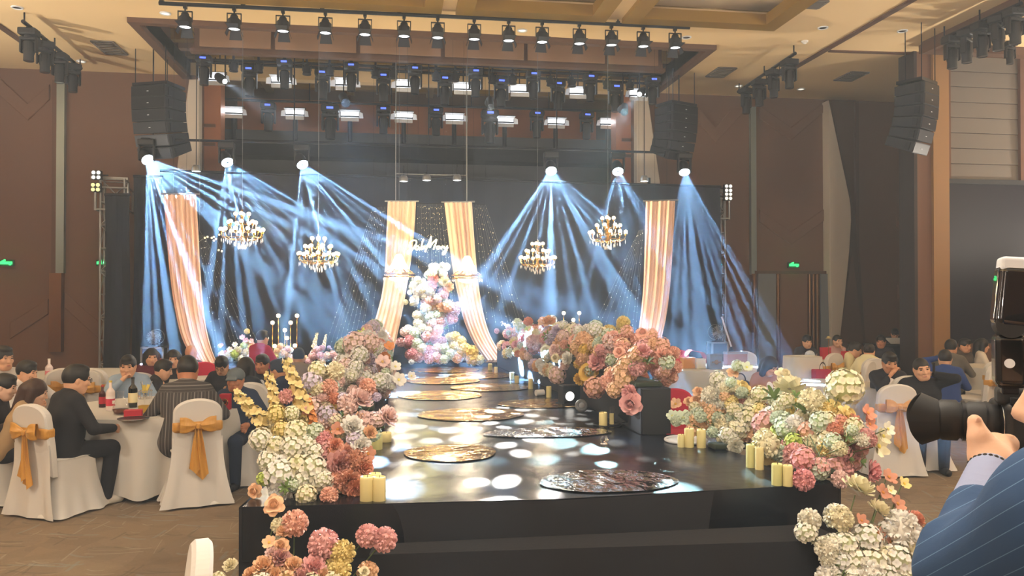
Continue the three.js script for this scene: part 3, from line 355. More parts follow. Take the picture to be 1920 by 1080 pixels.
{ const a = at(1770, 72, 12.0), b = at(1935, 76, 12.0); pipe('lamp_bar', 'black pipe in front of the slatted shutter', a, b, TOP, 3); [1812, 1893].forEach((u, i) => { mover(a.clone().lerp(b, (u - 1770) / 165), 'moving head light with blue display in front of the shutter, ' + ['left', 'right'][i] + ' of two', 'moving heads before the shutter', 0.72); }); parCan(a.clone().lerp(b, 0.47), 'small par lamp hanging between two moving heads before the shutter', undefined, false, false, 0.6); }

// line arrays
function lineArray(label, p, turn, n, w, h, d, topY) {
  const o = thing('line_array_speaker', label, 'loudspeaker', p, turn); let y = 0, z = 0, an = 0;
  part(o, 'frame', [bx(w * 1.04, 0.05, d * 0.9, 0, 0.05, 0), ...[[-1, 1], [1, 1], [0, -1]].map(([sx, sz]) => bar(V(sx * w * 0.45, 0.05, sz * d * 0.4), V(sx * w * 0.45, topY - p.y, sz * d * 0.4), 0.008, 5))], M.blackMetal);
  for (let k = 0; k < n; k++) {
    const m = new THREE.Matrix4().makeRotationX(an).setPosition(0, y, z), body = extr([[d / 2, -0.005], [d / 2, -h + 0.005], [-d / 2, -h * 0.82], [-d / 2, -h * 0.06]], w, [], 0.008); body.rotateY(-Math.PI / 2); body.translate(w / 2, 0, 0); body.applyMatrix4(m);
    const c = part(o, 'cabinet', [body], M.grille); part(c, 'grille', [bx(w * 0.96, h * 0.9, 0.012, 0, -h / 2, d / 2 + 0.008).applyMatrix4(m)], M.blackMetal); part(c, 'badge', [bx(0.035, 0.012, 0.004, 0, -h * 0.5, d / 2 + 0.017).applyMatrix4(m)], M.lampWhite); for (const q of [-1, 1]) part(c, 'rigging_plate', [bx(0.02, h * 0.7, 0.08, q * (w / 2 + 0.01), -h / 2, d * 0.3).applyMatrix4(m)], M.blackMetal);
    const low = V(0, -h, 0).applyMatrix4(m); y = low.y; z = low.z + (k > 1 ? -0.012 : 0); an += 0.035 + 0.018 * k;
  }
}
lineArray('tall black line array speaker hanging left of the stage', at(298, 168, 14.6), -0.38, 6, 0.66, 0.19, 0.55, TOP); lineArray('tall black line array speaker hanging right of the stage', at(1268, 203, 14.6), 0.42, 6, 0.62, 0.155, 0.5, TOP); lineArray('black line array speaker hanging in front of the tan pilaster', at(1719, 162, 11.6), 0.52, 6, 0.5, 0.17, 0.45, TOP);
// truss towers
function tower(label, p, turn) {
  const o = thing('truss_tower', label, 'truss', p, turn), h = 4.0, w = 0.2, cs = [[-w, -w], [w, -w], [w, w], [-w, w]]; for (const [x, z] of cs) part(o, 'upright', [bar(V(x, 0, z), V(x, h, z), 0.022, 8)], M.alu);
  for (let k = 0; k < 9; k++) { const y0 = h - 0.02 - k * 0.42, y1 = y0 - 0.42; const gs = []; cs.forEach(([x, z], i) => { const [x2, z2] = cs[(i + 1) % 4]; gs.push(bar(V(x, y0, z), V(x2, y0, z2), 0.013, 6), bar(V(x, k % 2 ? y0 : y1, z), V(x2, k % 2 ? y1 : y0, z2), 0.011, 6)); }); part(o, 'brace', gs, M.alu); }
  part(o, 'sleeve_block', [-1, 1].flatMap((s) => [bar(V(-0.27, 3.62 + s * 0.2, 0.27), V(0.27, 3.62 + s * 0.2, 0.27), 0.02, 6), bar(V(0.27, 3.62 + s * 0.2, 0.27), V(0.27, 3.62 + s * 0.2, -0.27), 0.02, 6), bar(V(-0.27, 3.62 + s * 0.2, -0.27), V(-0.27, 3.62 + s * 0.2, 0.27), 0.02, 6)]).concat([[-1, 1], [1, 1], [1, -1], [-1, -1]].map(([x, z]) => bar(V(x * 0.27, 3.4, z * 0.27), V(x * 0.27, 3.84, z * 0.27), 0.024, 6))), M.alu); part(o, 'top_beam', [bx(0.62, 0.05, 0.1, -0.08, h + 0.02, 0)], M.alu); part(o, 'base', [bx(0.7, 0.03, 0.7, 0, 0.015, 0)], M.alu);
}
{ const a = at(214, 294, 15.65), b = at(1338, 318, 15.65); tower('aluminium truss tower above the left black curtain', V(a.x, 0, -15.68), 0.15); tower('aluminium truss tower right of the stage', V(b.x, 0, -15.68), -0.2); }
function blinder(u, v, c, label) { const p = at(u, v, 15.3), o = thing('blinder_lamp', label, 'stage light', p, 0, 'four-cell blinders'); part(o, 'housing', [rb(0.17, 0.17, 0.1, 0.02, 0, 0, -0.05, 1), bar(V(0, 0, -0.08), V(u < 900 ? 0.16 : -0.12, 0.02, -0.15), 0.014, 6)], M.black); for (const [x, y] of [[-1, -1], [1, -1], [1, 1], [-1, 1]]) part(o, 'lamp_cell', [ball(0.034, x * 0.042, y * 0.042, 0.004, 12, 1, 1, 0.5)], glow(c, 1.6)); }
blinder(180, 328, new THREE.Color(1, 0.95, 0.85), 'white four-cell blinder beside the left truss tower'); blinder(179, 351, new THREE.Color(1, 0.86, 0.3), 'yellow four-cell blinder beside the left truss tower'); blinder(1366, 353, new THREE.Color(1, 0.93, 0.8), 'upper four-cell blinder beside the right truss tower'); blinder(1366, 368, new THREE.Color(1, 0.9, 0.7), 'lower four-cell blinder beside the right truss tower');
// exit signs
const exitMat = glow(new THREE.Color(0.05, 1.0, 0.25), 1.4);
[[11, 493, 'at the left edge'], [193, 493, 'beside the black curtain'], [1489, 497, 'over the right door']].forEach(([u, v, n]) => { const p = at(u, v, 15.9), o = thing('exit_sign', 'green running man exit sign ' + n, 'exit sign', p); part(o, 'case', [rb(0.26, 0.12, 0.05, 0.012, 0, 0, -0.03, 1), bar(V(0, 0, -0.05), V(0, 0, -0.2), 0.01, 5)], mat('#0f3d1c')); part(o, 'sign_face', [bx(0.22, 0.05, 0.006, 0, 0, 0), ball(0.02, -0.02, 0.05, 0, 8, 1, 1, 0.3), bx(0.05, 0.05, 0.006, -0.05, 0.025, 0, 0, 0, 0.5), bx(0.04, 0.045, 0.006, 0.07, -0.02, 0)], exitMat); const L = new THREE.PointLight(new THREE.Color(0.1, 1, 0.3), 0.06); L.position.set(0, 0, 0.08); o.add(L); });
{ const p = at(1352, 496, 15.3), o = thing('indicator_light', 'tiny cyan indicator light at the edge of the right curtain', 'indicator'); o.position.copy(p); part(o, 'lamp', [ball(0.02)], glow(new THREE.Color(0.1, 1, 0.9), 1.5)); part(o, 'bracket', [bx(0.05, 0.05, 0.1, 0, 0, -0.06)], M.black); }
// ---------------------------------------------------------------- drapes, chandeliers, lights on the stage
const drapeMat = phys('#efcbb0', { roughness: 0.85, sheen: 0.4, sheenColor: new THREE.Color(0.9, 0.75, 0.6), side: THREE.DoubleSide, bumpMap: weave, bumpScale: 0.0006 });
const poly1 = (pts, t) => { const c = new THREE.CatmullRomCurve3(pts); return c.getPoint(t); };
function drape(label, L, R, d, folds, seed, bulge = 0.35) {
  const q = rng(seed), a = L.map(([u, v], i) => at(u, v, d - bulge * (i / (L.length - 1)) ** 2)), b = R.map(([u, v], i) => at(u, v, d - bulge * (i / (R.length - 1)) ** 2)), ph = Array.from({ length: 5 }, () => q() * 6.28), o = thing('peach_drape', label, 'drape');
  part(o, 'cloth', grid(folds * 12, 36, (s, t) => { const p = poly1(a, t), e = poly1(b, t), sw = s + 0.012 * Math.sin(t * 5 + ph[3]), r = p.clone().lerp(e, s); r.z += 0.022 * Math.sin(sw * folds * 6.283 + ph[0]) + 0.016 * Math.sin(sw * folds * 3.1 + ph[1] + t * 1.5) + 0.01 * Math.sin(sw * 9 + ph[2]); return r; }), drapeMat);
  part(o, 'rail', [bar(a[0].clone().add(V(-0.05, 0.01, 0)), b[0].clone().add(V(0.05, 0.01, 0)), 0.014)], M.alu);
  const w = []; for (const k of [0.3, 0.7]) { const p = a[0].clone().lerp(b[0], k); w.push(bar(p, V(p.x, 6.5, p.z), 0.002, 5)); } part(o, 'suspension_wire', w, M.blackMetal); return o;
}
drape('peach pleated drape sweeping inward at the left end of the backdrop', [[307, 365], [310, 420], [316, 500], [327, 580], [343, 640], [372, 688]], [[368, 365], [372, 430], [377, 520], [385, 600], [396, 650], [412, 690]], 13.9, 7, 1);
drape('peach pleated drape left of the flower column and neon sign', [[727, 378], [724, 450], [722, 500], [716, 550], [706, 590], [690, 640]], [[780, 378], [777, 430], [769, 500], [759, 560], [749, 610], [738, 660]], 13.9, 6, 2);
drape('peach pleated drape right of the flower column and neon sign', [[833, 380], [843, 460], [850, 510], [858, 550], [870, 600], [887, 640], [915, 682]], [[885, 379], [889, 440], [896, 520], [905, 580], [917, 623], [934, 655], [955, 682]], 13.9, 6, 3);
drape('peach pleated drape at the right end of the backdrop', [[1211, 378], [1209, 460], [1206, 540], [1200, 600], [1193, 645], [1184, 690]], [[1267, 376], [1263, 440], [1256, 540], [1248, 600], [1238, 645], [1226, 690]], 13.9, 7, 4);

const bulbGlow = glow(new THREE.Color(1.0, 0.80, 0.50), 5), crystal = phys('#fff6e8', { roughness: 0.1, metalness: 0.3, emissive: '#000000' });
const chParts = (() => {
  const tiers = [[4, 0.1, 0.25], [7, 0.21, 0.12], [11, 0.32, 0.0]], arms = [], bulbs = [], drops = [];
  tiers.forEach(([n, r, y], j) => { for (let i = 0; i < n; i++) { const a = (i + j * 0.4) / n * 6.283, c = Math.cos(a), s = Math.sin(a); arms.push(mg([tube([V(0.015 * c, y - 0.12, 0.015 * s), V(r * 0.5 * c, y - 0.16, r * 0.5 * s), V(r * 0.95 * c, y - 0.1, r * 0.95 * s), V(r * c, y - 0.035, r * s)], 0.007, 10, 5), cyl(0.014, 0.02, 0.03, r * c, y - 0.03, r * s, 8)])); bulbs.push(ball(0.034, r * c, y + 0.012, r * s, 10)); for (let k = 0; k < (j === 2 ? 3 : 1); k++) { const rr = r * (0.98 - 0.3 * k); drops.push(new THREE.OctahedronGeometry(0.012).scale(0.6, 3.2, 0.6).translate(rr * Math.cos(a + 0.1 * k), y - 0.16 - 0.03 * k, rr * Math.sin(a + 0.1 * k))); } } });
  for (let i = 0; i < 10; i++) { const a = i * 0.628; drops.push(new THREE.OctahedronGeometry(0.012).scale(0.6, 3.4, 0.6).translate(0.06 * Math.cos(a), -0.26, 0.06 * Math.sin(a))); }
  return { arms, bulbs, drops: mg(drops), stem: mg([lathe([[0.002, 0.34], [0.012, 0.33], [0.012, 0.2], [0.03, 0.17], [0.018, 0.1], [0.04, 0.02], [0.02, -0.06], [0.05, -0.14], [0.02, -0.2], [0.002, -0.22]], 14)]), ring: mg([new THREE.TorusGeometry(0.3, 0.006, 6, 36).rotateX(Math.PI / 2).translate(0, -0.12, 0), new THREE.TorusGeometry(0.17, 0.005, 6, 28).rotateX(Math.PI / 2).translate(0, -0.16, 0)]) };
})();
[[454, 432, 13.2, 'highest on the left, over the stage', 1], [597, 477, 13.2, 'lower left, beside the centre drapes', 0.98], [1008, 484, 13.2, 'lower right, beside the centre drapes', 0.92], [1140, 437, 13.2, 'highest on the right, near the right peach drape', 0.97]].forEach(([u, v, d, n, s]) => {
  const p = at(u, v, d), o = thing('chandelier', 'gold branched chandelier with globe bulbs, ' + n, 'chandelier', p, u, 'chandeliers over the stage'); o.scale.setScalar(s);
  part(o, 'stem', chParts.stem, M.brass); chParts.arms.forEach((a) => part(o, 'arm', a, M.brass)); chParts.bulbs.forEach((b) => part(o, 'bulb', b, bulbGlow)); part(o, 'ring', chParts.ring, M.brass); const cr = part(o, 'crystal_drops', chParts.drops, crystal); cr.userData.kind = 'stuff'; part(o, 'cable', [bar(V(0, 0.33, 0), V(0, (6.5 - p.y) / s, 0), 0.004, 5)], M.greyPanel);
  const L = new THREE.PointLight(new THREE.Color(1, 0.78, 0.5), LAMP.chandelier); L.position.set(0, 0.06, 0.36); L.shadow.radius = 4; L.castShadow = true; o.add(L);
});
const shadeGlow = glow(new THREE.Color(1.0, 0.88, 0.6), 2.2);
[[748, 513, 'left'], [876, 516, 'right']].forEach(([u, v, n]) => {
  const p = at(u, v, 13.25), o = thing('crystal_pendant', 'crystal crown pendant lamp in front of the ' + n + ' centre drape', 'pendant lamp', p, 0, 'crystal pendants');
  part(o, 'shade', [lathe([[0.04, 0.32], [0.075, 0.27], [0.1, 0.2], [0.155, 0.1], [0.16, 0.07]], 24)], shadeGlow); part(o, 'lower_bowl', [lathe([[0.16, -0.06], [0.155, -0.1], [0.06, -0.13], [0.002, -0.14]], 24)], shadeGlow); part(o, 'ring', [new THREE.TorusGeometry(0.25, 0.016, 8, 36).rotateX(Math.PI / 2), new THREE.TorusGeometry(0.25, 0.012, 8, 36).rotateX(Math.PI / 2).translate(0, -0.05, 0), ...Array.from({ length: 6 }, (_, k) => bar(V(0.25 * Math.cos(k * 1.05), 0, 0.25 * Math.sin(k * 1.05)), V(0.1 * Math.cos(k * 1.05), 0.1, 0.1 * Math.sin(k * 1.05)), 0.006, 5))], M.brass);
  const cr = part(o, 'crystal_drops', Array.from({ length: 40 }, (_, k) => new THREE.OctahedronGeometry(0.014).scale(0.7, 2, 0.7).translate((k < 24 ? 0.25 : 0.07 - (k - 24) * 0.003) * Math.cos(k * 0.5236), k < 24 ? -0.09 : -0.16 - (k - 24) * 0.011, (k < 24 ? 0.25 : 0.07 - (k - 24) * 0.003) * Math.sin(k * 0.5236))), crystal); cr.userData.kind = 'stuff'; part(o, 'cable', [bar(V(0, 0.3, 0), V(0, 6.5 - p.y, 0), 0.003, 5)], M.greyPanel);
  const L = new THREE.PointLight(new THREE.Color(1, 0.86, 0.6), LAMP.sconce); L.position.set(0, 0.03, 0.3); L.shadow.radius = 4; o.add(L);
});
// neon script
{ const p0 = at(690, 360, 13.45), k = reach(p0) / FOCAL / 5.4, o = thing('neon_sign', 'glowing yellow handwritten neon name sign between the centre drapes', 'neon sign', at(803, 462, 13.45));
  const S = [[[420, 520], [450, 492], [485, 492], [490, 515], [468, 556], [435, 600], [402, 628], [400, 606], [440, 578], [482, 566]], [[512, 548], [490, 552], [482, 574], [496, 586], [512, 566], [517, 552], [516, 580], [528, 584]], [[556, 552], [540, 556], [534, 574], [546, 584]], [[560, 474], [548, 520], [540, 560], [548, 582], [572, 560]], [[560, 556], [580, 546], [566, 562], [588, 584]], [[640, 448], [626, 490], [600, 550], [576, 608]], [[640, 448], [636, 500], [622, 568], [652, 520], [694, 478]], [[694, 478], [686, 520], [668, 566], [664, 584]], [[724, 548], [702, 552], [696, 572], [712, 578], [728, 552], [728, 578]], [[742, 552], [740, 576], [750, 556], [764, 548]], [[772, 548], [770, 570], [788, 568], [802, 544], [796, 580], [780, 622], [758, 636], [756, 618], [790, 584], [812, 560]]];
  for (const s of S) { const pts = s.map(([x, y]) => at(690 + x / 5.4, 360 + y / 5.4, 13.45).sub(o.position)); part(o, 'letter_tube', [tube(pts, 0.013, pts.length * 4, 6)], glow(new THREE.Color(1.0, 0.93, 0.5), 4.5)); }
  part(o, 'backing_bar', [bar(V(-0.36, 0.02, -0.03), V(0.36, 0.02, -0.03), 0.006, 5), ...[-0.3, 0.3].map((x) => bar(V(x, 0.02, -0.03), V(x, 6.5 - o.position.y, -0.03), 0.0015, 5))], M.glass); const L = new THREE.PointLight(new THREE.Color(1, 0.85, 0.3), 1.6); L.position.set(0, 0, 0.12); L.shadow.radius = 6; o.add(L); }
// fairy light strings
const fairy = glow(new THREE.Color(1.0, 0.78, 0.4), 2.0), fairyCool = glow(new THREE.Color(1.0, 0.92, 0.75), 1.8), wireMat = mat('#6d6a62', { roughness: 0.5 });
function lightCurtain(label, list, d, seed, gap, m) {
  const o = thing('fairy_light_curtain', label, 'fairy lights'), q = rng(seed);
  for (const [u0, v0, u1, v1] of list) {
    const a = at(u0, v0, d), b = at(u1, v1, d - 0.25 * q()), n = Math.max(4, Math.round(a.distanceTo(b) / gap)), w = part(o, 'light_string', [bar(a, b, 0.0022, 4)], wireMat), g = [];
    for (let k = 1; k <= n; k++) { if (q() < 0.35) continue; const p = a.clone().lerp(b, Math.min(1, (k - 0.5 * q()) / n)), r = 0.004 + 0.008 * q() * q() * q(); g.push(new THREE.OctahedronGeometry(r).scale(0.8, 1.6, 0.8).translate(p.x + 0.01 * (q() - 0.5), p.y, p.z)); }
    if (g.length) { const e = part(w, 'light_beads', g, m); e.userData.kind = 'stuff'; }
  }
  const tops = list.map(([u, v]) => at(u, v, d)); if (tops.length > 1) part(o, 'rail', [bar(tops[0], tops[tops.length - 1], 0.008, 5), ...[tops[0], tops[tops.length - 1]].map((p) => bar(p, V(p.x, 6.5, p.z), 0.0015, 4))], M.blackMetal);
}
const fan = (n, a, b, c, e, seed) => { const q = rng(seed); return Array.from({ length: n }, (_, i) => { const t = i / (n - 1); return [a[0] + (b[0] - a[0]) * t, a[1] + (b[1] - a[1]) * t, c[0] + (e[0] - c[0]) * t + 6 * (q() - 0.5), c[1] + (e[1] - c[1]) * t + 18 * (q() - 0.5)]; }); };
lightCurtain('gold fairy light curtain hanging behind the neon sign', fan(22, [784, 381], [832, 382], [776, 640], [862, 640], 1), 14.6, 1, 0.1, fairy); lightCurtain('fairy lights fanning out left of the centre drapes', fan(10, [724, 386], [700, 388], [690, 640], [606, 650], 2), 14.3, 2, 0.13, fairyCool); lightCurtain('fairy lights fanning out right of the centre drapes', fan(9, [888, 382], [910, 384], [912, 600], [990, 616], 3), 14.3, 3, 0.13, fairy); lightCurtain('fairy lights fanning right from the left peach drape', fan(9, [372, 440], [382, 440], [400, 650], [488, 646], 4), 14.2, 4, 0.14, fairyCool); lightCurtain('fairy lights fanning left from the right peach drape', fan(9, [1206, 430], [1198, 432], [1192, 626], [1112, 612], 5), 14.2, 5, 0.13, fairyCool);
{ const o = thing('fairy_light_cluster', 'loose cluster of warm fairy lights beside the left chandelier', 'fairy lights'); for (const [u, v] of [[384, 446], [389, 444], [401, 444], [405, 448], [401, 451], [397, 446], [411, 440], [410, 469], [416, 471]]) { const p = at(u, v, 14.2); part(o, 'light_bulb', [ball(0.018, p.x, p.y, p.z, 8)], fairy); } const a = at(384, 446, 14.2), b = at(416, 471, 14.2); part(o, 'wire', [tube([at(374, 432, 14.2), a, at(402, 446, 14.2), b, at(420, 486, 14.2)], 0.003, 16, 4), bar(at(374, 432, 14.2), V(at(374, 432, 14.2).x, 6.5, -14.2), 0.003, 4)], wireMat); }
// slender light stems
function stemLight(u, v, d, vb, label, group) { const p = at(u, v, d), b = at(u, vb, d), o = thing('stem_lamp', label, 'floor lamp', V(p.x, SH + 0.06, p.z), 0, group), h = p.y - SH - 0.06; part(o, 'stem', [bar(V(0, 0, 0), V(0, h - 0.03, 0), 0.007, 6)], M.brass); part(o, 'bulb', [new THREE.OctahedronGeometry(0.034, 1).translate(0, h, 0)], bulbGlow); part(o, 'foot', [cyl(0.05, 0.045, 0.015, 0, 0.0075, 0, 14)], M.brass); const L = new THREE.PointLight(new THREE.Color(1, 0.8, 0.5), 0.12); L.position.set(0, h, 0.06); o.add(L); }
[[500, 634], [511, 605], [515, 649], [522, 592], [534, 619], [538, 634], [545, 605], [553, 648], [557, 592]].forEach(([u, v], i) => stemLight(u, v, 13.35, 670, 'thin gold stem light in the left flower bed, ' + ord[i] + ' from the left', 'left stem lights')); [[1028, 614], [1041, 600], [1057, 587], [1062, 613], [1071, 628], [1075, 600], [1086, 587]].forEach(([u, v], i) => stemLight(u, v, 13.2, 670, 'thin gold stem light behind the right flower bed, ' + ord[i] + ' from the left', 'right stem lights'));

// fans on flight cases
function fanOnCase(u, v, d, r, cw, label) {
  const p = at(u, v, d), c = at(u, v + r * 1.1, d), R = size(r, p), W = size(cw, p), yTop = c.y - 0.02;
  const cs = thing('flight_case', 'black flight case with aluminium edges under the ' + label, 'flight case', V(p.x, 0, p.z)), H = yTop; part(cs, 'body', [rb(W, H, W * 0.8, 0.01, 0, H / 2, 0, 1)], M.black); for (const [x, z] of [[-1, 1], [1, 1], [1, -1], [-1, -1]]) part(cs, 'edge_trim', [bx(0.03, H, 0.03, x * W / 2, H / 2, z * W * 0.4)], M.alu); for (const y of [H, H - 0.36]) part(cs, 'edge_trim', [bx(W + 0.02, 0.03, 0.03, 0, y - 0.015, W * 0.4), bx(0.03, 0.03, W * 0.8, W / 2, y - 0.015, 0), bx(0.03, 0.03, W * 0.8, -W / 2, y - 0.015, 0)], M.alu);
  const o = thing('floor_fan', 'round metal cage fan standing on the ' + label, 'fan', V(p.x, yTop, p.z + 0.02)), h = p.y - yTop; const cage = []; for (let k = 0; k < 6; k++) cage.push(new THREE.TorusGeometry(R * (1 - k * 0.15), 0.004, 5, 32).translate(0, h, 0.07 - 0.01 * (5 - k) * (k ? 1 : 4))); for (let k = 0; k < 20; k++) { const a = k * 0.314; cage.push(bar(V(R * Math.cos(a), h + R * Math.sin(a), 0.03), V(0, h, 0.08), 0.003, 4)); } part(o, 'cage', cage, M.alu); for (let k = 0; k < 4; k++) part(o, 'blade', [extr([[0, -0.01], [R * 0.35, -R * 0.26], [R * 0.86, -R * 0.12], [R * 0.82, R * 0.14], [0, 0.02]], 0.004).rotateX(0.35).rotateZ(k * 1.571 + 0.4).translate(0, h, 0.02)], mat('#b8bcc0', { roughness: 0.4, metalness: 0.5 })); part(o, 'motor', [cyl(0.05, 0.05, 0.12, 0, 0, 0, 14).rotateX(Math.PI / 2).translate(0, h, -0.04)], M.black); part(o, 'stand', [bar(V(0, 0, -0.06), V(0, h, -0.06), 0.014), bx(R * 1.2, 0.02, 0.16, 0, 0.01, 0)], M.black);
}
fanOnCase(290, 632, 14.2, 14, 38, 'left black case by the peach drape'); fanOnCase(1345, 623, 14.2, 14, 30, 'right black case by the blue backdrop');
{ const a = at(1353, 594, 13.6), b = at(1371, 650, 13.6), c = at(1376, 700, 13.6), o = thing('feather_duster', 'dark mop head on a slanting white pole beside the right fan', 'mop', V(c.x, 0, c.z)); const L = (p) => p.clone().sub(o.position); part(o, 'pole', [bar(L(a), L(b), 0.016, 8)], M.lampWhite); part(o, 'mop_head', [lathe([[0.02, 0], [0.06, -0.12], [0.16, -0.42], [0.18, -0.52], [0.002, -0.53]], 16).translate(L(b).x, L(b).y, 0)], mat('#22303a')); part(o, 'stand', [bar(V(0, 0, 0), V(L(b).x, L(b).y - 0.4, 0), 0.02)], M.black); }

// candles along the runway
function candle(u, vTop, vBot, w, kind, label, y = SH) {
  const b = onLevel(u, vBot, y), r = size(w, b) / 2, h = size(vBot - vTop, b), o = thing(kind === 'jar' ? 'glass_candle_holder' : 'pillar_candle', label, 'candle', b, 0, 'candles along the runway'), k = u % 7 / 7 * 0.06;
  if (kind === 'jar') { part(o, 'glass', [lathe([[0.002, 0.004], [r, 0.004], [r, h], [r * 0.94, h], [r * 0.94, 0.012], [0.002, 0.012]], 24)], M.glass); part(o, 'candle', [cyl(r * 0.7, r * 0.7, h * 0.55, 0, h * 0.28 + 0.012, 0, 20)], M.wax); }
  else { part(o, 'wax', [lathe([[0.002, 0], [r, 0], [r, h - 0.012], [r * 0.95, h - 0.002], [r * 0.85, h + 0.002 * Math.sin(u)], [r * 0.62, h - 0.012 - k * 0.1], [0.002, h - 0.016]], 24)], kind === 'green' ? M.waxGreen : M.wax); part(o, 'wick', [bar(V(0, h - 0.02, 0), V(0.003, h + 0.008, 0), 0.0018, 5)], M.black); }
}
candle(688, 893, 938, 26, 'wax', 'short cream pillar candle left in the trio at the front left corner'); candle(703, 887, 930, 24, 'wax', 'tall cream candle at the back of the front left trio'); candle(711, 894, 938, 25, 'wax', 'cream pillar candle nearest the runway in the front left trio'); candle(706, 812, 842, 22, 'green', 'greenish candle behind the front left flowers'); candle(724, 811, 828, 20, 'wax', 'low white candle by the left runway edge');
[[919, 682, 694, 8], [930, 688, 700, 7], [960, 698, 711, 8], [969, 705, 718, 9], [995, 710, 729, 9], [1029, 724, 745, 10]].forEach(([u, a, b, w], i) => candle(u, a, b, w, 'wax', 'small candle at the plinth foot, ' + ord[5 - i] + ' from the floor spotlight')); candle(1131, 773, 800, 16, 'wax', 'cream pillar candle beside the black floor light'); candle(1147, 762, 798, 12, 'jar', 'glass cylinder candle holder beside the black floor light'); candle(1277, 815, 838, 13, 'wax', 'short cream candle in the trio at the right plinth end'); candle(1292, 803, 838, 18, 'wax', 'tall cream candle in the trio at the right plinth end'); candle(1315, 805, 839, 17, 'wax', 'right cream candle in the trio at the right plinth end'); candle(1408, 833, 876, 18, 'green', 'greenish candle in the middle of the right front flowers'); candle(1424, 838, 880, 16, 'wax', 'cream candle half hidden in the right front flowers'); candle(1457, 869, 909, 20, 'green', 'greenish candle at the right front corner'); candle(1477, 872, 911, 18, 'wax', 'cream candle beside the pink blooms at the right front corner');
{ const b = onLevel(1012, 742, SH), o = thing('pillar_candle', 'white candle lying on its side by the plinth', 'candle', b, 0.3); part(o, 'wax', [cyl(0.035, 0.035, 0.1, 0, 0, 0, 18).rotateZ(Math.PI / 2).translate(0, 0.036, 0)], M.white); part(o, 'wick', [bar(V(0.05, 0.036, 0), V(0.06, 0.036, 0), 0.002, 5)], M.black); }
// floor equipment at the plinth
{ const b = onLevel(1066, 760, SH), o = thing('floor_spotlight', 'small black floor spotlight with a bright round lens', 'stage light', b, 0.15); part(o, 'housing', [rb(0.2, 0.2, 0.16, 0.015, 0.03, 0.11, -0.06, 1)], M.black); part(o, 'lens', [cyl(0.05, 0.05, 0.02, 0, 0, 0, 20).rotateX(Math.PI / 2).translate(0, 0.1, 0.03)], glow(new THREE.Color(1, 0.95, 0.85), 2.2)); part(o, 'bezel', [new THREE.TorusGeometry(0.055, 0.008, 8, 24).translate(0, 0.1, 0.035)], M.blackMetal); part(o, 'base', [bx(0.22, 0.02, 0.2, 0.02, 0.01, -0.05)], M.black); spot(o, V(0, 0.1, 0.07), b.clone().add(V(-1.5, 0.0, 1.5)), COOL, 3, 0.5, 0.8, 2);
  const c = onLevel(1090, 772, SH), s = thing('cable_reel', 'grey round cable reel on the runway by the plinth', 'cable reel', c); part(s, 'reel', [new THREE.TorusGeometry(0.045, 0.02, 8, 22).rotateX(-0.3).translate(0, 0.06, 0)], M.greyPanel); part(s, 'hub', [cyl(0.03, 0.03, 0.04, 0, 0, 0, 14).rotateX(Math.PI / 2 - 0.3).translate(0, 0.06, 0)], M.alu);
  const e = onLevel(1185, 800, SH), f = thing('floor_par_lamp', 'black floor par lamp with cables at the plinth corner', 'stage light', e, -0.4); part(f, 'body', [lathe([[0.002, -0.1], [0.05, -0.1], [0.09, -0.03], [0.09, 0.09], [0.08, 0.09], [0.002, 0.07]], 20).rotateZ(0.9).translate(0, 0.11, 0)], M.black); part(f, 'yoke', [bar(V(0, 0, 0.1), V(0, 0.14, 0.1), 0.01), bar(V(0, 0, -0.1), V(0, 0.14, -0.1), 0.01), bar(V(0, 0.01, -0.1), V(0, 0.01, 0.1), 0.01), bar(V(0.05, 0.12, 0), V(0.08, 0.27, 0), 0.02)], M.blackMetal); part(f, 'cable', [tube([V(-0.05, 0.05, 0.05), V(-0.2, 0.012, 0.12), V(-0.34, 0.01, 0.02), V(-0.28, 0.01, -0.1), V(-0.1, 0.01, -0.02), V(-0.22, 0.012, 0.16)], 0.006, 40, 5)], M.black);
  const g = onLevel(1133, 832, SH), h = thing('crystal_ornament', 'small clear crystal ornament lying on the runway', 'ornament', g); part(h, 'crystal', [new THREE.IcosahedronGeometry(0.035, 0).translate(0, 0.032, 0)], phys('#ffffff', { transmission: 1, thickness: 0.05, roughness: 0.02, ior: 1.5 })); part(h, 'foot', [cyl(0.03, 0.025, 0.008, 0, 0.004, 0, 12)], M.chrome);
  const k = onLevel(1268, 828, SH), t = thing('round_tray', 'pale round tray under the candles at the right plinth end', 'tray', k.add(V(0.08, 0, 0.0))); part(t, 'rim', [new THREE.TorusGeometry(0.16, 0.012, 8, 36).rotateX(Math.PI / 2).translate(0, 0.012, 0)], M.lampWhite); part(t, 'base', [cyl(0.16, 0.16, 0.008, 0, 0.004, 0, 32)], M.lampWhite); }
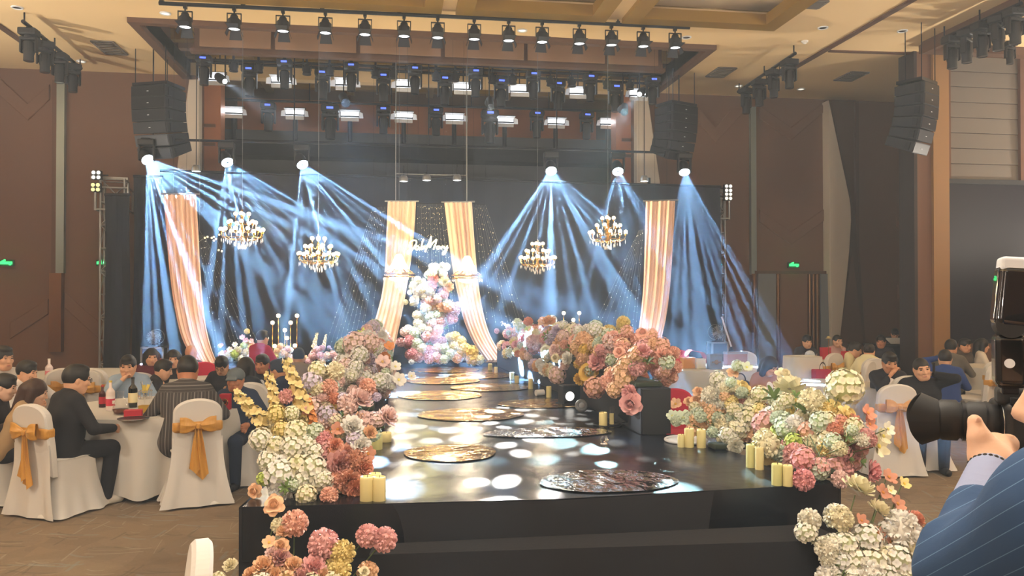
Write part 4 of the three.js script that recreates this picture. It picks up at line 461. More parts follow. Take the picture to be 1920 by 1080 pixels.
// ---------------------------------------------------------------- flowers
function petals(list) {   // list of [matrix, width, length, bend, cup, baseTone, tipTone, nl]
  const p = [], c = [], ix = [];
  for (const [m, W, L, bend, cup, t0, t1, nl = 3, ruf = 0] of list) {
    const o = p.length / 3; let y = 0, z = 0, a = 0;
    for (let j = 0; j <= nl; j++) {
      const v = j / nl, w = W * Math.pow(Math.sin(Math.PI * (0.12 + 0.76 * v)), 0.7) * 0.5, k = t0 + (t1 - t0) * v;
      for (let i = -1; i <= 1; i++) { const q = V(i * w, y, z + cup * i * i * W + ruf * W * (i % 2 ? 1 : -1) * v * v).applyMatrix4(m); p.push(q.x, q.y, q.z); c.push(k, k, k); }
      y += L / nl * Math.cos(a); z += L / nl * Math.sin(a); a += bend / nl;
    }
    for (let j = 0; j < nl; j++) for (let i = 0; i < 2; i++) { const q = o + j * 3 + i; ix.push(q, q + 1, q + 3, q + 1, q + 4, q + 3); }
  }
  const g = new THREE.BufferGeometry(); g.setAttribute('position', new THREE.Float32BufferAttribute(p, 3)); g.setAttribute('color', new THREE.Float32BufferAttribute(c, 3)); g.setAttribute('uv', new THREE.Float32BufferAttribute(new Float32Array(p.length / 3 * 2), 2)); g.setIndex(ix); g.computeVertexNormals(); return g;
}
function tinted(g, k) { const q = g.index ? g.toNonIndexed() : g, n = q.attributes.position.count; q.setAttribute('color', new THREE.BufferAttribute(new Float32Array(n * 3).map((_, i) => k[i % 3]), 3)); if (!q.attributes.uv) q.setAttribute('uv', new THREE.BufferAttribute(new Float32Array(n * 2), 2)); return q; }
const join = (list) => mergeGeometries(list.map((g) => (g.index ? g.toNonIndexed() : g)));
const turnTo = (dir, spin, pos) => { const m = new THREE.Matrix4().makeRotationFromQuaternion(new THREE.Quaternion().setFromUnitVectors(V(0, 1, 0), dir).multiply(new THREE.Quaternion().setFromAxisAngle(V(0, 1, 0), spin))); return m.setPosition(pos); };
const tilted = (az, tilt, r, y) => new THREE.Matrix4().makeRotationY(az).multiply(new THREE.Matrix4().makeTranslation(0, y, r)).multiply(new THREE.Matrix4().makeRotationX(tilt));
const fib = (n, k) => { const y = 1 - 2 * (k + 0.5) / n, r = Math.sqrt(1 - y * y), a = k * 2.39996; return V(r * Math.cos(a), y, r * Math.sin(a)); };
const BLOOM = {
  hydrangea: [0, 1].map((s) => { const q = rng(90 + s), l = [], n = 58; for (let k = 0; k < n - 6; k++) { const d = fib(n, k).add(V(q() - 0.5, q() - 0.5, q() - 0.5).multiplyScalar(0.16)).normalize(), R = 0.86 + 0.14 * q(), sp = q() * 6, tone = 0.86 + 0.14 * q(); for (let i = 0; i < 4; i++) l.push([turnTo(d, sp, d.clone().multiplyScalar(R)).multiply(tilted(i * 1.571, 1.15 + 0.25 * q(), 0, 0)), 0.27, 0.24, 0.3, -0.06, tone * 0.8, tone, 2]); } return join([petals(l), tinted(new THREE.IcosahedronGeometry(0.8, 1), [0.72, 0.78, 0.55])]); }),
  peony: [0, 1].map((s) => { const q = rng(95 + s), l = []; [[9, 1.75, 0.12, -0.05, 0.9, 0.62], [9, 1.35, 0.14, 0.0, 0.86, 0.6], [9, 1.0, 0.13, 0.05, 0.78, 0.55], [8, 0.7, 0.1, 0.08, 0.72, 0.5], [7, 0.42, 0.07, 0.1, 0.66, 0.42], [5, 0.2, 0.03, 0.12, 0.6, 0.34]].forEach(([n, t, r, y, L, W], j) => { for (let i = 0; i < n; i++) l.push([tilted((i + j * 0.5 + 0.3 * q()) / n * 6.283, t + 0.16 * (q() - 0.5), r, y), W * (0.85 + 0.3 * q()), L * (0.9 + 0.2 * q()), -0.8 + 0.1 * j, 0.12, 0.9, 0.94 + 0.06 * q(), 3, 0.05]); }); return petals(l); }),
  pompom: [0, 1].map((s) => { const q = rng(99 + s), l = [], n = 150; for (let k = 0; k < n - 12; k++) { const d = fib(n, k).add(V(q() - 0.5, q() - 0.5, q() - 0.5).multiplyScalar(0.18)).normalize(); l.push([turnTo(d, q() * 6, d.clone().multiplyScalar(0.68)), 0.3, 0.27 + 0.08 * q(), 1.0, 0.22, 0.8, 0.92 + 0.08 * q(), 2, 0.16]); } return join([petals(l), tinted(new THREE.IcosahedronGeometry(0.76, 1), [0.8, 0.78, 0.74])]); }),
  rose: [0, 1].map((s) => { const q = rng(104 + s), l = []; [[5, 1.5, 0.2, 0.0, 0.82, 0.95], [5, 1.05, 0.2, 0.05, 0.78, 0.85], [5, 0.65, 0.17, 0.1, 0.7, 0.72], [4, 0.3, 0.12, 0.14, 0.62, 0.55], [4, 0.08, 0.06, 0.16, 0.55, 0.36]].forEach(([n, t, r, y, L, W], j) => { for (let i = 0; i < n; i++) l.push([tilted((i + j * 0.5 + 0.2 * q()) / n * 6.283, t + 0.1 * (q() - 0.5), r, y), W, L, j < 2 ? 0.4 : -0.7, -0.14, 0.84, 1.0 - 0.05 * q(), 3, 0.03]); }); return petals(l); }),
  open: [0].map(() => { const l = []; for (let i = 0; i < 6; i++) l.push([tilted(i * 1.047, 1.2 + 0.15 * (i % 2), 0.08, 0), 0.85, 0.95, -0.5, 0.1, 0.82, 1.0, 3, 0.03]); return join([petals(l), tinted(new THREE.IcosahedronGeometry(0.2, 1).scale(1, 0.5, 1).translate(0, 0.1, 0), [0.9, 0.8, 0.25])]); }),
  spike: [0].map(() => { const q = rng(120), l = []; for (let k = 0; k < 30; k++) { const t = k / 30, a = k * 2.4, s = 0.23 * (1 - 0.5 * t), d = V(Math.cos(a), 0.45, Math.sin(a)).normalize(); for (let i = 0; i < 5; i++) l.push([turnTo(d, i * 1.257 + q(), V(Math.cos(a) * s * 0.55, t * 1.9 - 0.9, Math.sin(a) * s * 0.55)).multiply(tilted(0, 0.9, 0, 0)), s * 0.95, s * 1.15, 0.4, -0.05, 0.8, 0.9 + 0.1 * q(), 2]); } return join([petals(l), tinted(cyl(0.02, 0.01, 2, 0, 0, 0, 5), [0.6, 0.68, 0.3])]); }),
  twig: [0].map(() => { const q = rng(130), l = []; for (let k = 0; k < 9; k++) { const a = k * 2.4, p = V(0.45 * Math.cos(a) * q(), -0.7 + k * 0.18, 0.45 * Math.sin(a) * q()), d = V(q() - 0.5, 0.4, q() - 0.5).normalize(); for (let i = 0; i < 5; i++) l.push([turnTo(d, i * 1.257, p).multiply(tilted(0, 1.0, 0, 0)), 0.26, 0.28, 0.3, -0.08, 0.85, 1, 2]); } return join([petals(l), tinted(cyl(0.025, 0.012, 1.8, 0, -0.1, 0, 5), [0.35, 0.3, 0.2])]); }),
  leaf: [0].map(() => { const l = []; for (let i = 0; i < 7; i++) l.push([tilted(i * 0.9, 0.7 + 0.25 * (i % 3), 0.05, 0), 0.34, 1.0, 0.7, -0.12, 0.75, 1, 3]); return petals(l); }),
};
const HUE = { white: '#f2efe8', ivory: '#f1eddc', cream: '#efe6c4', yellow: '#f0da92', deep: '#e2b95c', pale: '#f4eecb', pink: '#ecb3b0', rosy: '#e8a3a6', light: '#f1d2cc', salmon: '#efb9a4', coral: '#e09a80', rust: '#cd9279', dusty: '#d3a09a', lilac: '#d8cbe0', mint: '#d3dfc8', lime: '#c3d56c', peach: '#efc39b', orange: '#e59a5c', red: '#cf4f3e', green: '#6f8a4a', spike: '#ead494' };
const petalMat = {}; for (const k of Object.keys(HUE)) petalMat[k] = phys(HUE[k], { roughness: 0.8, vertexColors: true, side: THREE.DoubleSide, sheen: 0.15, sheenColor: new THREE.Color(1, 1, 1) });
const stemMat = mat('#55633a', { roughness: 0.8 }), foamMat = mat('#2b3324', { roughness: 0.95 });
const ALIAS = { h: 'hydrangea', p: 'peony', b: 'pompom', r: 'rose', o: 'open', s: 'spike', t: 'twig', l: 'leaf' };
function arrangement(label, group, base, list, { seed = 1, foam = [0.3, 0.08, 0.2], fill = 0.8, fillHue = ['ivory', 'mint', 'cream'], core = null, stemTo = null, grow = 1, bare = 0.3 } = {}) {
  const q = rng(seed * 77 + 5), o = thing('flower_arrangement', label, 'flowers', base, 0, group), stems = [], C = core ?? base.clone().add(V(0, 0.15, 0));
  part(o, 'floral_foam', [rb(foam[0] * 0.8, foam[1] * 0.5, foam[2] * (foam[2] > 1 ? 1 : 0.7), 0.015, 0, foam[1] * 0.25, 0, 1)], foamMat, 'green floral foam block');
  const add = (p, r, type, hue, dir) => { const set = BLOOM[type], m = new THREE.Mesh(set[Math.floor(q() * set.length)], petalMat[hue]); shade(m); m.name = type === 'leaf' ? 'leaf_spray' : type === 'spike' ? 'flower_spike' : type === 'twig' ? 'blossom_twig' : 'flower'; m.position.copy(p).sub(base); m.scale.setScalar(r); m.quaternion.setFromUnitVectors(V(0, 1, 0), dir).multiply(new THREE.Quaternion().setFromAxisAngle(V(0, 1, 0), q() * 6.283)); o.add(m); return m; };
  for (const e of list) {
    const [p, r0, t, hue, d2] = e, r = r0 * (t === 's' || t === 't' ? 1 : grow), type = ALIAS[t], foot = stemTo ? stemTo(p) : C; let dir = d2 ?? p.clone().sub(foot).normalize().add(V(-0.05, 0.25, 0.55)).normalize();
    if (type === 'open' || type === 'rose') dir = p.clone().sub(foot).normalize().multiplyScalar(0.5).add(V(-0.1, 0.3, 0.9)).normalize();
    if (type === 'spike') { dir = d2; }
    add(p, r, type, hue, dir);
    const a = p.clone().sub(base).addScaledVector(dir, -r * (type === 'spike' ? 0.9 : 0.5)), b = foot.clone().sub(base).add(V((q() - 0.5) * foam[0] * 0.5, -0.05, (q() - 0.5) * foam[2] * 0.5)); b.y = Math.max(b.y, 0.02); if (a.distanceTo(b) > 0.02 && (type === 'spike' || q() < bare) && !(stemTo && a.distanceTo(b) > 0.4)) stems.push(bar(b, a, 0.0035, 5));
    if (type !== 'spike') for (let n = 0; n < 3; n++) if (q() < fill) { const k = p.clone().lerp(foot, 0.12 + 0.42 * q()).add(V((q() - 0.5) * r * 2.4, (q() - 0.5) * r * 1.6, (q() - 0.8) * r * 1.2)); if (k.y - r * 0.6 > base.y) { const lf = q() < 0.14; add(k, r * (0.65 + 0.4 * q()), lf ? 'leaf' : 'hhbp'[Math.floor(q() * 4)] === 'h' ? 'hydrangea' : 'pompom', lf ? 'green' : q() < 0.62 ? hue : fillHue[Math.floor(q() * fillHue.length)], dir); } }
  }
  const st = part(o, 'stems', stems, stemMat); st.userData.kind = 'stuff'; return o;
}
const pick = (ox, oy, sc, d, low = SH) => (x, y, r, t, hue) => { const u = ox + x / sc, v = oy + y / sc; let p = at(u, v, typeof d === 'function' ? d(u, v) : d); const m = low + 0.55 * size(r / sc, p); if (p.y < m) p = onLevel(u, v, m); return [p, size(r / sc, p), t, hue]; };
const spikeOf = (ox, oy, sc, d) => (x0, y0, x1, y1, hue) => { const a = at(ox + x0 / sc, oy + y0 / sc, d), b = at(ox + x1 / sc, oy + y1 / sc, d), L = a.distanceTo(b); return [a.clone().add(b).multiplyScalar(0.5), L / 1.9, 's', hue, a.clone().sub(b).normalize()]; };
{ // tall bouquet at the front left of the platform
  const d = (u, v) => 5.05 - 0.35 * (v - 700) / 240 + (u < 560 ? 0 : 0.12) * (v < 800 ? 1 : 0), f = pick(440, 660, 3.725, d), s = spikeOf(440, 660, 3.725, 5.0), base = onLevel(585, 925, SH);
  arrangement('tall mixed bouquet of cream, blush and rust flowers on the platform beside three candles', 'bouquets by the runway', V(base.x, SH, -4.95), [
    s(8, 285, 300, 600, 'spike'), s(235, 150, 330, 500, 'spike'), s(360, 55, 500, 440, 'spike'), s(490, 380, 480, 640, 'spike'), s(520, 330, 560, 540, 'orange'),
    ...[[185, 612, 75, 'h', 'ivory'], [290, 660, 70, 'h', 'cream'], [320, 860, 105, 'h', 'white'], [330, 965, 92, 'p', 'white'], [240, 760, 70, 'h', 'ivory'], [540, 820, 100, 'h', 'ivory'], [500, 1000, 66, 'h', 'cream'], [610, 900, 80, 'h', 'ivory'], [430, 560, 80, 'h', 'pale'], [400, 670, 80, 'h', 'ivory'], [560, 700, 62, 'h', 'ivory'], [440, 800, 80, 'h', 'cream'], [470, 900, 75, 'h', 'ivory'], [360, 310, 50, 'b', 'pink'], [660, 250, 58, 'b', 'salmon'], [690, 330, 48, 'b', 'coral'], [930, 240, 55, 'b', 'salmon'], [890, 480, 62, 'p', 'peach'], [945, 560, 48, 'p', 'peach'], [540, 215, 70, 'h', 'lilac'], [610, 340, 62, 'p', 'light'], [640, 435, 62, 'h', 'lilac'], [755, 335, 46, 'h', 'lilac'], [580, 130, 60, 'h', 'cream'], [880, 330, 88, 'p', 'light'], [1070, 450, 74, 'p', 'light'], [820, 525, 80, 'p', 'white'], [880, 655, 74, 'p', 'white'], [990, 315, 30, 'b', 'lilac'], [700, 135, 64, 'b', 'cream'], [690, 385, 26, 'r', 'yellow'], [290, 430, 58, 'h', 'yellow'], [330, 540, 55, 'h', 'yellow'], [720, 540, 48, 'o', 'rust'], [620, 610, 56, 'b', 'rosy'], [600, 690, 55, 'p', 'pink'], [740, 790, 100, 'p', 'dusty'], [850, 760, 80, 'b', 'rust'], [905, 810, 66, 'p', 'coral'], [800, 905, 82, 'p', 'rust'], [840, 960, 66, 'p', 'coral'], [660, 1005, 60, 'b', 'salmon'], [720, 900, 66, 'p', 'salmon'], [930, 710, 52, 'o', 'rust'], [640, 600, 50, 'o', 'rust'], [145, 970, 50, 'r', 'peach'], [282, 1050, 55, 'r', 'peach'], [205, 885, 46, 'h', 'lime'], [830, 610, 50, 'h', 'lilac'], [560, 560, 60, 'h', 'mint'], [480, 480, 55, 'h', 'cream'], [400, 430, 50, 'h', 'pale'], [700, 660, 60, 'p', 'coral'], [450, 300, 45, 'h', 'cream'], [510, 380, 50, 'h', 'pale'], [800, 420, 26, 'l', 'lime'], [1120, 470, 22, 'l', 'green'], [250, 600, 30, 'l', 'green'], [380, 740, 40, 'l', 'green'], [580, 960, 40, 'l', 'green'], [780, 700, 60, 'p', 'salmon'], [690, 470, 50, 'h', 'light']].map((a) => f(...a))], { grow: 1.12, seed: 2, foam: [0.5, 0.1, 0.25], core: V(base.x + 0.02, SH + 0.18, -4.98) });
}
{ // low bouquet on the floor in front, left
  const f = pick(360, 810, 4, (u, v) => 4.15 - 0.2 * (v - 950) / 130, 0.05), base = V(-0.62, 0, -3.95);
  arrangement('low bouquet of peach roses and pink pompoms on the floor before the step', 'bouquets by the runway', base, [[620, 560, 76, 'r', 'peach'], [770, 685, 98, 'b', 'salmon'], [690, 745, 60, 'p', 'peach'], [985, 840, 112, 'b', 'pink'], [1130, 905, 92, 'b', 'yellow'], [1318, 780, 86, 'b', 'pink'], [1445, 808, 92, 'b', 'pink'], [580, 830, 52, 'o', 'peach'], [670, 860, 62, 'r', 'peach'], [600, 910, 55, 'p', 'light'], [540, 1015, 92, 'p', 'peach'], [660, 945, 80, 'p', 'dusty'], [760, 1010, 82, 'p', 'peach'], [915, 1010, 92, 'p', 'pink'], [1110, 1035, 82, 'b', 'yellow'], [980, 1075, 62, 'p', 'peach'], [1290, 1050, 40, 'r', 'cream'], [130, 1055, 38, 'o', 'cream'], [290, 1000, 56, 'p', 'cream'], [440, 1070, 62, 'p', 'peach'], [620, 1085, 84, 'p', 'peach'], [820, 1090, 80, 'p', 'dusty'], [1060, 1110, 70, 'h', 'cream'], [200, 1100, 50, 'h', 'cream'], [720, 1120, 80, 'h', 'peach'], [900, 1130, 70, 'h', 'pale'], [520, 1130, 80, 'h', 'ivory']].map((a) => f(...a)), { grow: 1.08, bare: 0.8, seed: 3, foam: [0.6, 0.12, 0.3], fill: 0.35, core: V(-0.55, 0.2, -4.0), fillHue: ['peach', 'cream', 'ivory'] });
}
{ const f = pick(1440, 810, 4, (u, v) => 4.25 - 0.25 * (v - 900) / 180, 0.05), base = V(2.15, 0, -3.75);
  arrangement('low bouquet of ivory and white blooms with rust blossoms on the floor at the right', 'bouquets by the runway', base, [[680, 420, 112, 'p', 'pale'], [312, 660, 82, 'b', 'ivory'], [520, 640, 98, 'b', 'ivory'], [990, 735, 142, 'b', 'white'], [905, 340, 62, 'o', 'rust'], [860, 455, 62, 'o', 'rust'], [970, 540, 62, 'o', 'rust'], [830, 585, 86, 'p', 'cream'], [1020, 388, 50, 'o', 'yellow'], [920, 440, 40, 'o', 'pale'], [700, 665, 52, 'o', 'rust'], [1110, 650, 66, 'p', 'coral'], [820, 760, 55, 'o', 'rust'], [915, 825, 42, 'o', 'rust'], [840, 935, 42, 'o', 'rust'], [740, 805, 106, 'h', 'white'], [570, 855, 96, 'h', 'ivory'], [650, 985, 102, 'h', 'ivory'], [770, 1000, 120, 'h', 'ivory'], [950, 970, 120, 'h', 'white'], [1060, 905, 92, 'p', 'cream'], [640, 1080, 84, 'h', 'ivory'], [860, 1090, 104, 'h', 'white'], [1060, 1060, 104, 'h', 'ivory'], [1150, 810, 52, 'h', 'white'], [480, 830, 62, 'h', 'ivory'], [760, 1130, 100, 'h', 'ivory'], [980, 1150, 100, 'h', 'ivory'], [1120, 960, 80, 'h', 'ivory']].map((a) => f(...a)), { grow: 1.1, bare: 0.8, seed: 4, foam: [0.6, 0.12, 0.3], fill: 0.4, core: V(2.2, 0.22, -3.85), fillHue: ['ivory', 'white', 'cream'] });
}
{ const d = (u) => 6.25 - (u - 1290) / 360 * 1.5, f = pick(1300, 680, 4.5, (u, v) => d(u) + (v < 760 ? 0.12 : 0)), L1 = [[40, 250, 48, 'r', 'peach'], [20, 330, 52, 'r', 'peach'], [-40, 330, 42, 'r', 'peach'], [-150, 350, 52, 'o', 'peach'], [-80, 470, 70, 'o', 'mint'], [-175, 450, 50, 'o', 'mint'], [60, 440, 62, 'h', 'mint'], [80, 525, 62, 'b', 'peach'], [0, 560, 60, 'h', 'peach'], [210, 145, 72, 'h', 'ivory'], [280, 215, 82, 'h', 'ivory'], [405, 220, 76, 'r', 'yellow'], [260, 300, 72, 'h', 'white'], [430, 350, 62, 'b', 'pink'], [560, 270, 72, 'h', 'pale'], [500, 340, 62, 'h', 'pale'], [280, 510, 82, 'r', 'cream'], [190, 525, 55, 'r', 'cream'], [480, 460, 92, 'h', 'pale'], [480, 600, 82, 'b', 'peach'], [270, 665, 72, 'r', 'cream'], [355, 700, 72, 'p', 'ivory'], [310, 610, 60, 'h', 'cream'], [380, 420, 70, 'h', 'mint'], [450, 40, 52, 'o', 'mint'], [370, 30, 50, 'h', 'mint'], [330, 90, 50, 'r', 'peach'], [160, 250, 60, 'h', 'ivory'], [150, 400, 60, 'h', 'peach'], [360, 540, 60, 'l', 'green'], [560, 400, 60, 'h', 'yellow']];
  const b1 = onLevel(1370, 840, SH); arrangement('long bouquet of ivory, peach and yellow roses behind the right platform candles', 'bouquets by the runway', V(b1.x, SH, b1.z), L1.map((a) => f(...a)), { grow: 1.08, seed: 5, foam: [0.4, 0.08, 0.2], core: V(b1.x, SH + 0.12, b1.z) });
  const L2 = [[760, 115, 62, 'r', 'cream'], [810, 212, 102, 'p', 'pale'], [720, 310, 72, 'h', 'mint'], [835, 340, 52, 'r', 'yellow'], [655, 465, 82, 'h', 'white'], [740, 380, 62, 'h', 'pale'], [830, 440, 56, 'r', 'yellow'], [610, 560, 82, 'h', 'white'], [880, 540, 72, 'h', 'lime'], [760, 600, 82, 'h', 'lime'], [620, 690, 82, 'h', 'white'], [655, 805, 92, 'p', 'yellow'], [705, 720, 62, 'h', 'pale'], [1010, 325, 66, 'r', 'yellow'], [970, 440, 82, 'h', 'mint'], [1180, 400, 76, 'r', 'yellow'], [1285, 450, 76, 'r', 'yellow'], [1135, 520, 52, 'o', 'rust'], [1020, 625, 92, 'p', 'salmon'], [1210, 610, 86, 'r', 'cream'], [1360, 505, 62, 'p', 'coral'], [1470, 425, 60, 'o', 'coral'], [1485, 520, 56, 'o', 'coral'], [1310, 690, 80, 'r', 'yellow'], [1375, 610, 60, 'o', 'yellow'], [1150, 800, 72, 'r', 'yellow'], [905, 835, 112, 'p', 'pink'], [1005, 765, 62, 'p', 'light'], [1125, 880, 72, 'b', 'salmon'], [1250, 895, 82, 'b', 'pink'], [1320, 800, 92, 'h', 'pink'], [1400, 720, 62, 'h', 'dusty'], [1500, 915, 82, 'p', 'rosy'], [930, 990, 76, 'b', 'rosy'], [1240, 985, 62, 'b', 'light'], [1190, 170, 62, 'o', 'pale'], [1275, 205, 122, 'h', 'pale'], [1190, 280, 66, 'h', 'ivory'], [1560, 705, 82, 'o', 'pale'], [1600, 620, 62, 'o', 'pale'], [1640, 560, 52, 'o', 'ivory'], [860, 680, 70, 'h', 'yellow'], [960, 540, 70, 'h', 'mint'], [1080, 720, 70, 'h', 'pale'], [1100, 610, 60, 'h', 'yellow'], [770, 500, 80, 'h', 'white']];
  const b2 = onLevel(1545, 900, SH); arrangement('bright bouquet of yellow roses and pink peonies at the right platform corner', 'bouquets by the runway', V(b2.x, SH, b2.z - 0.1), L2.map((a) => f(...a)), { grow: 1.28, seed: 6, foam: [0.3, 0.1, 0.2], core: V(b2.x - 0.05, SH + 0.15, b2.z - 0.05), fillHue: ['pale', 'mint', 'pink'] });
}
// flower column between the drapes
{ const f = pick(690, 480, 4.91, (u, v) => 13.25 - 0.35 * Math.max(0, (v - 600) / 80)), base = V(0.62, SH + 0.06, -13.4);
  const L = [[620, 100, 38, 'h', 'white'], [720, 100, 38, 'h', 'white'], [590, 150, 46, 'h', 'ivory'], [690, 160, 40, 'h', 'ivory'], [600, 215, 56, 'p', 'coral'], [590, 265, 50, 'p', 'coral'], [455, 220, 38, 'b', 'cream'], [420, 262, 38, 'b', 'ivory'], [450, 320, 46, 'b', 'white'], [385, 335, 26, 'b', 'cream'], [345, 425, 27, 'b', 'cream'], [430, 405, 52, 'p', 'cream'], [500, 300, 52, 'h', 'cream'], [560, 320, 45, 'h', 'white'], [705, 235, 58, 'p', 'pale'], [740, 280, 52, 'p', 'peach'], [700, 352, 46, 'b', 'salmon'], [560, 410, 42, 'h', 'pink'], [640, 390, 45, 'h', 'light'], [530, 480, 52, 'h', 'white'], [560, 560, 52, 'h', 'mint'], [450, 545, 44, 'h', 'ivory'], [460, 620, 46, 'h', 'ivory'], [630, 545, 44, 'h', 'mint'], [680, 470, 52, 'p', 'peach'], [740, 470, 62, 'h', 'salmon'], [790, 505, 62, 'b', 'dusty'], [780, 575, 52, 'b', 'pink'], [825, 450, 32, 'b', 'salmon'], [500, 665, 46, 'h', 'ivory'], [560, 680, 34, 'h', 'white'], [645, 680, 52, 'h', 'pink'], [620, 750, 62, 'b', 'dusty'], [685, 780, 42, 'b', 'dusty'], [540, 745, 52, 'h', 'pink'], [430, 715, 56, 'h', 'mint'], [380, 775, 52, 'b', 'rosy'], [340, 700, 46, 'h', 'light'], [300, 795, 46, 'b', 'dusty'], [450, 805, 52, 'h', 'mint'], [500, 855, 52, 'h', 'white'], [560, 865, 48, 'b', 'pink'], [410, 900, 52, 'b', 'rosy'], [465, 935, 52, 'b', 'dusty'], [560, 945, 52, 'b', 'pink'], [625, 930, 50, 'h', 'pink'], [400, 975, 28, 'b', 'white'], [640, 850, 50, 'h', 'light'], [700, 855, 52, 'h', 'mint'], [755, 905, 52, 'h', 'mint'], [700, 950, 46, 'h', 'mint'], [820, 945, 46, 'b', 'peach'], [800, 745, 52, 'h', 'yellow'], [855, 785, 52, 'h', 'yellow'], [885, 855, 62, 'h', 'yellow'], [950, 890, 72, 'h', 'deep'], [960, 955, 60, 'h', 'deep'], [1020, 955, 50, 'h', 'yellow'], [800, 830, 45, 'h', 'yellow'], [660, 610, 50, 'h', 'dusty'], [590, 620, 50, 'h', 'light']];
  const o = arrangement('tall cascading flower column between the two centre drapes', undefined, base, L.map((a) => f(...a)), { seed: 7, foam: [0.3, 0.1, 0.2], fill: 0.9, fillHue: ['pink', 'mint', 'ivory'], stemTo: (p) => V(0.62 + (p.x - 0.62) * 0.3, Math.max(SH + 0.1, p.y - 0.08), -13.45) }); part(o, 'column', [cyl(0.07, 0.05, 1.35, 0, 0.7, -0.1, 16)], M.white); }
// rear flower beds, left
{ const f = pick(400, 580, 7.38, 13.15), s = spikeOf(400, 580, 7.38, 13.2), L = [[465, 305, 42, 'b', 'yellow'], [400, 390, 42, 'o', 'pink'], [450, 430, 42, 'o', 'pink'], [525, 440, 38, 'o', 'pink'], [110, 500, 34, 'o', 'pink'], [300, 490, 42, 'o', 'white'], [230, 560, 46, 'o', 'white'], [420, 500, 48, 'h', 'lime'], [520, 535, 52, 'h', 'yellow'], [360, 565, 52, 'h', 'cream'], [300, 620, 62, 'h', 'lime'], [450, 590, 52, 'h', 'yellow'], [200, 640, 52, 'h', 'white'], [120, 640, 48, 'h', 'pink'], [400, 680, 60, 'h', 'ivory'], [520, 660, 60, 'h', 'cream'], [640, 680, 60, 'h', 'peach'], [760, 700, 60, 'h', 'yellow']];
  const b = at(450, 676, 13.3); arrangement('loose bed of yellow, lime and pink blooms below the left fairy lights', 'rear flower beds', V(b.x, SH + 0.06, -13.35), L.map((a) => f(...a)), { seed: 8, foam: [0.9, 0.08, 0.3], stemTo: (p) => V(p.x, SH + 0.12, -13.35) });
  const L2 = [[930, 510, 44, 'h', 'peach'], [1030, 545, 44, 'h', 'pink'], [880, 575, 44, 'h', 'peach'], [985, 615, 54, 'h', 'peach'], [870, 645, 44, 'h', 'yellow'], [1430, 560, 54, 'h', 'pink'], [1510, 535, 44, 'b', 'dusty'], [1600, 525, 28, 'b', 'lilac'], [1380, 645, 62, 'h', 'pink'], [1475, 640, 62, 'h', 'pink'], [1580, 645, 62, 'h', 'peach'], [1500, 725, 62, 'h', 'peach'], [1320, 725, 54, 'h', 'pink'], [1100, 680, 60, 'h', 'light'], [1220, 690, 60, 'h', 'peach'], [1700, 700, 60, 'h', 'light'], [1650, 620, 50, 'h', 'pink'], [1780, 640, 60, 'h', 'mint']];
  const b2 = at(580, 676, 13.3); arrangement('pink and peach flower bed around the left stem lights', 'rear flower beds', V(b2.x, SH + 0.06, -13.35), [...L2.map((a) => f(...a)), s(1435, 330, 1385, 540, 'spike'), s(1560, 350, 1525, 520, 'spike')], { seed: 9, foam: [1.2, 0.08, 0.3], stemTo: (p) => V(p.x, SH + 0.12, -13.35) });
}
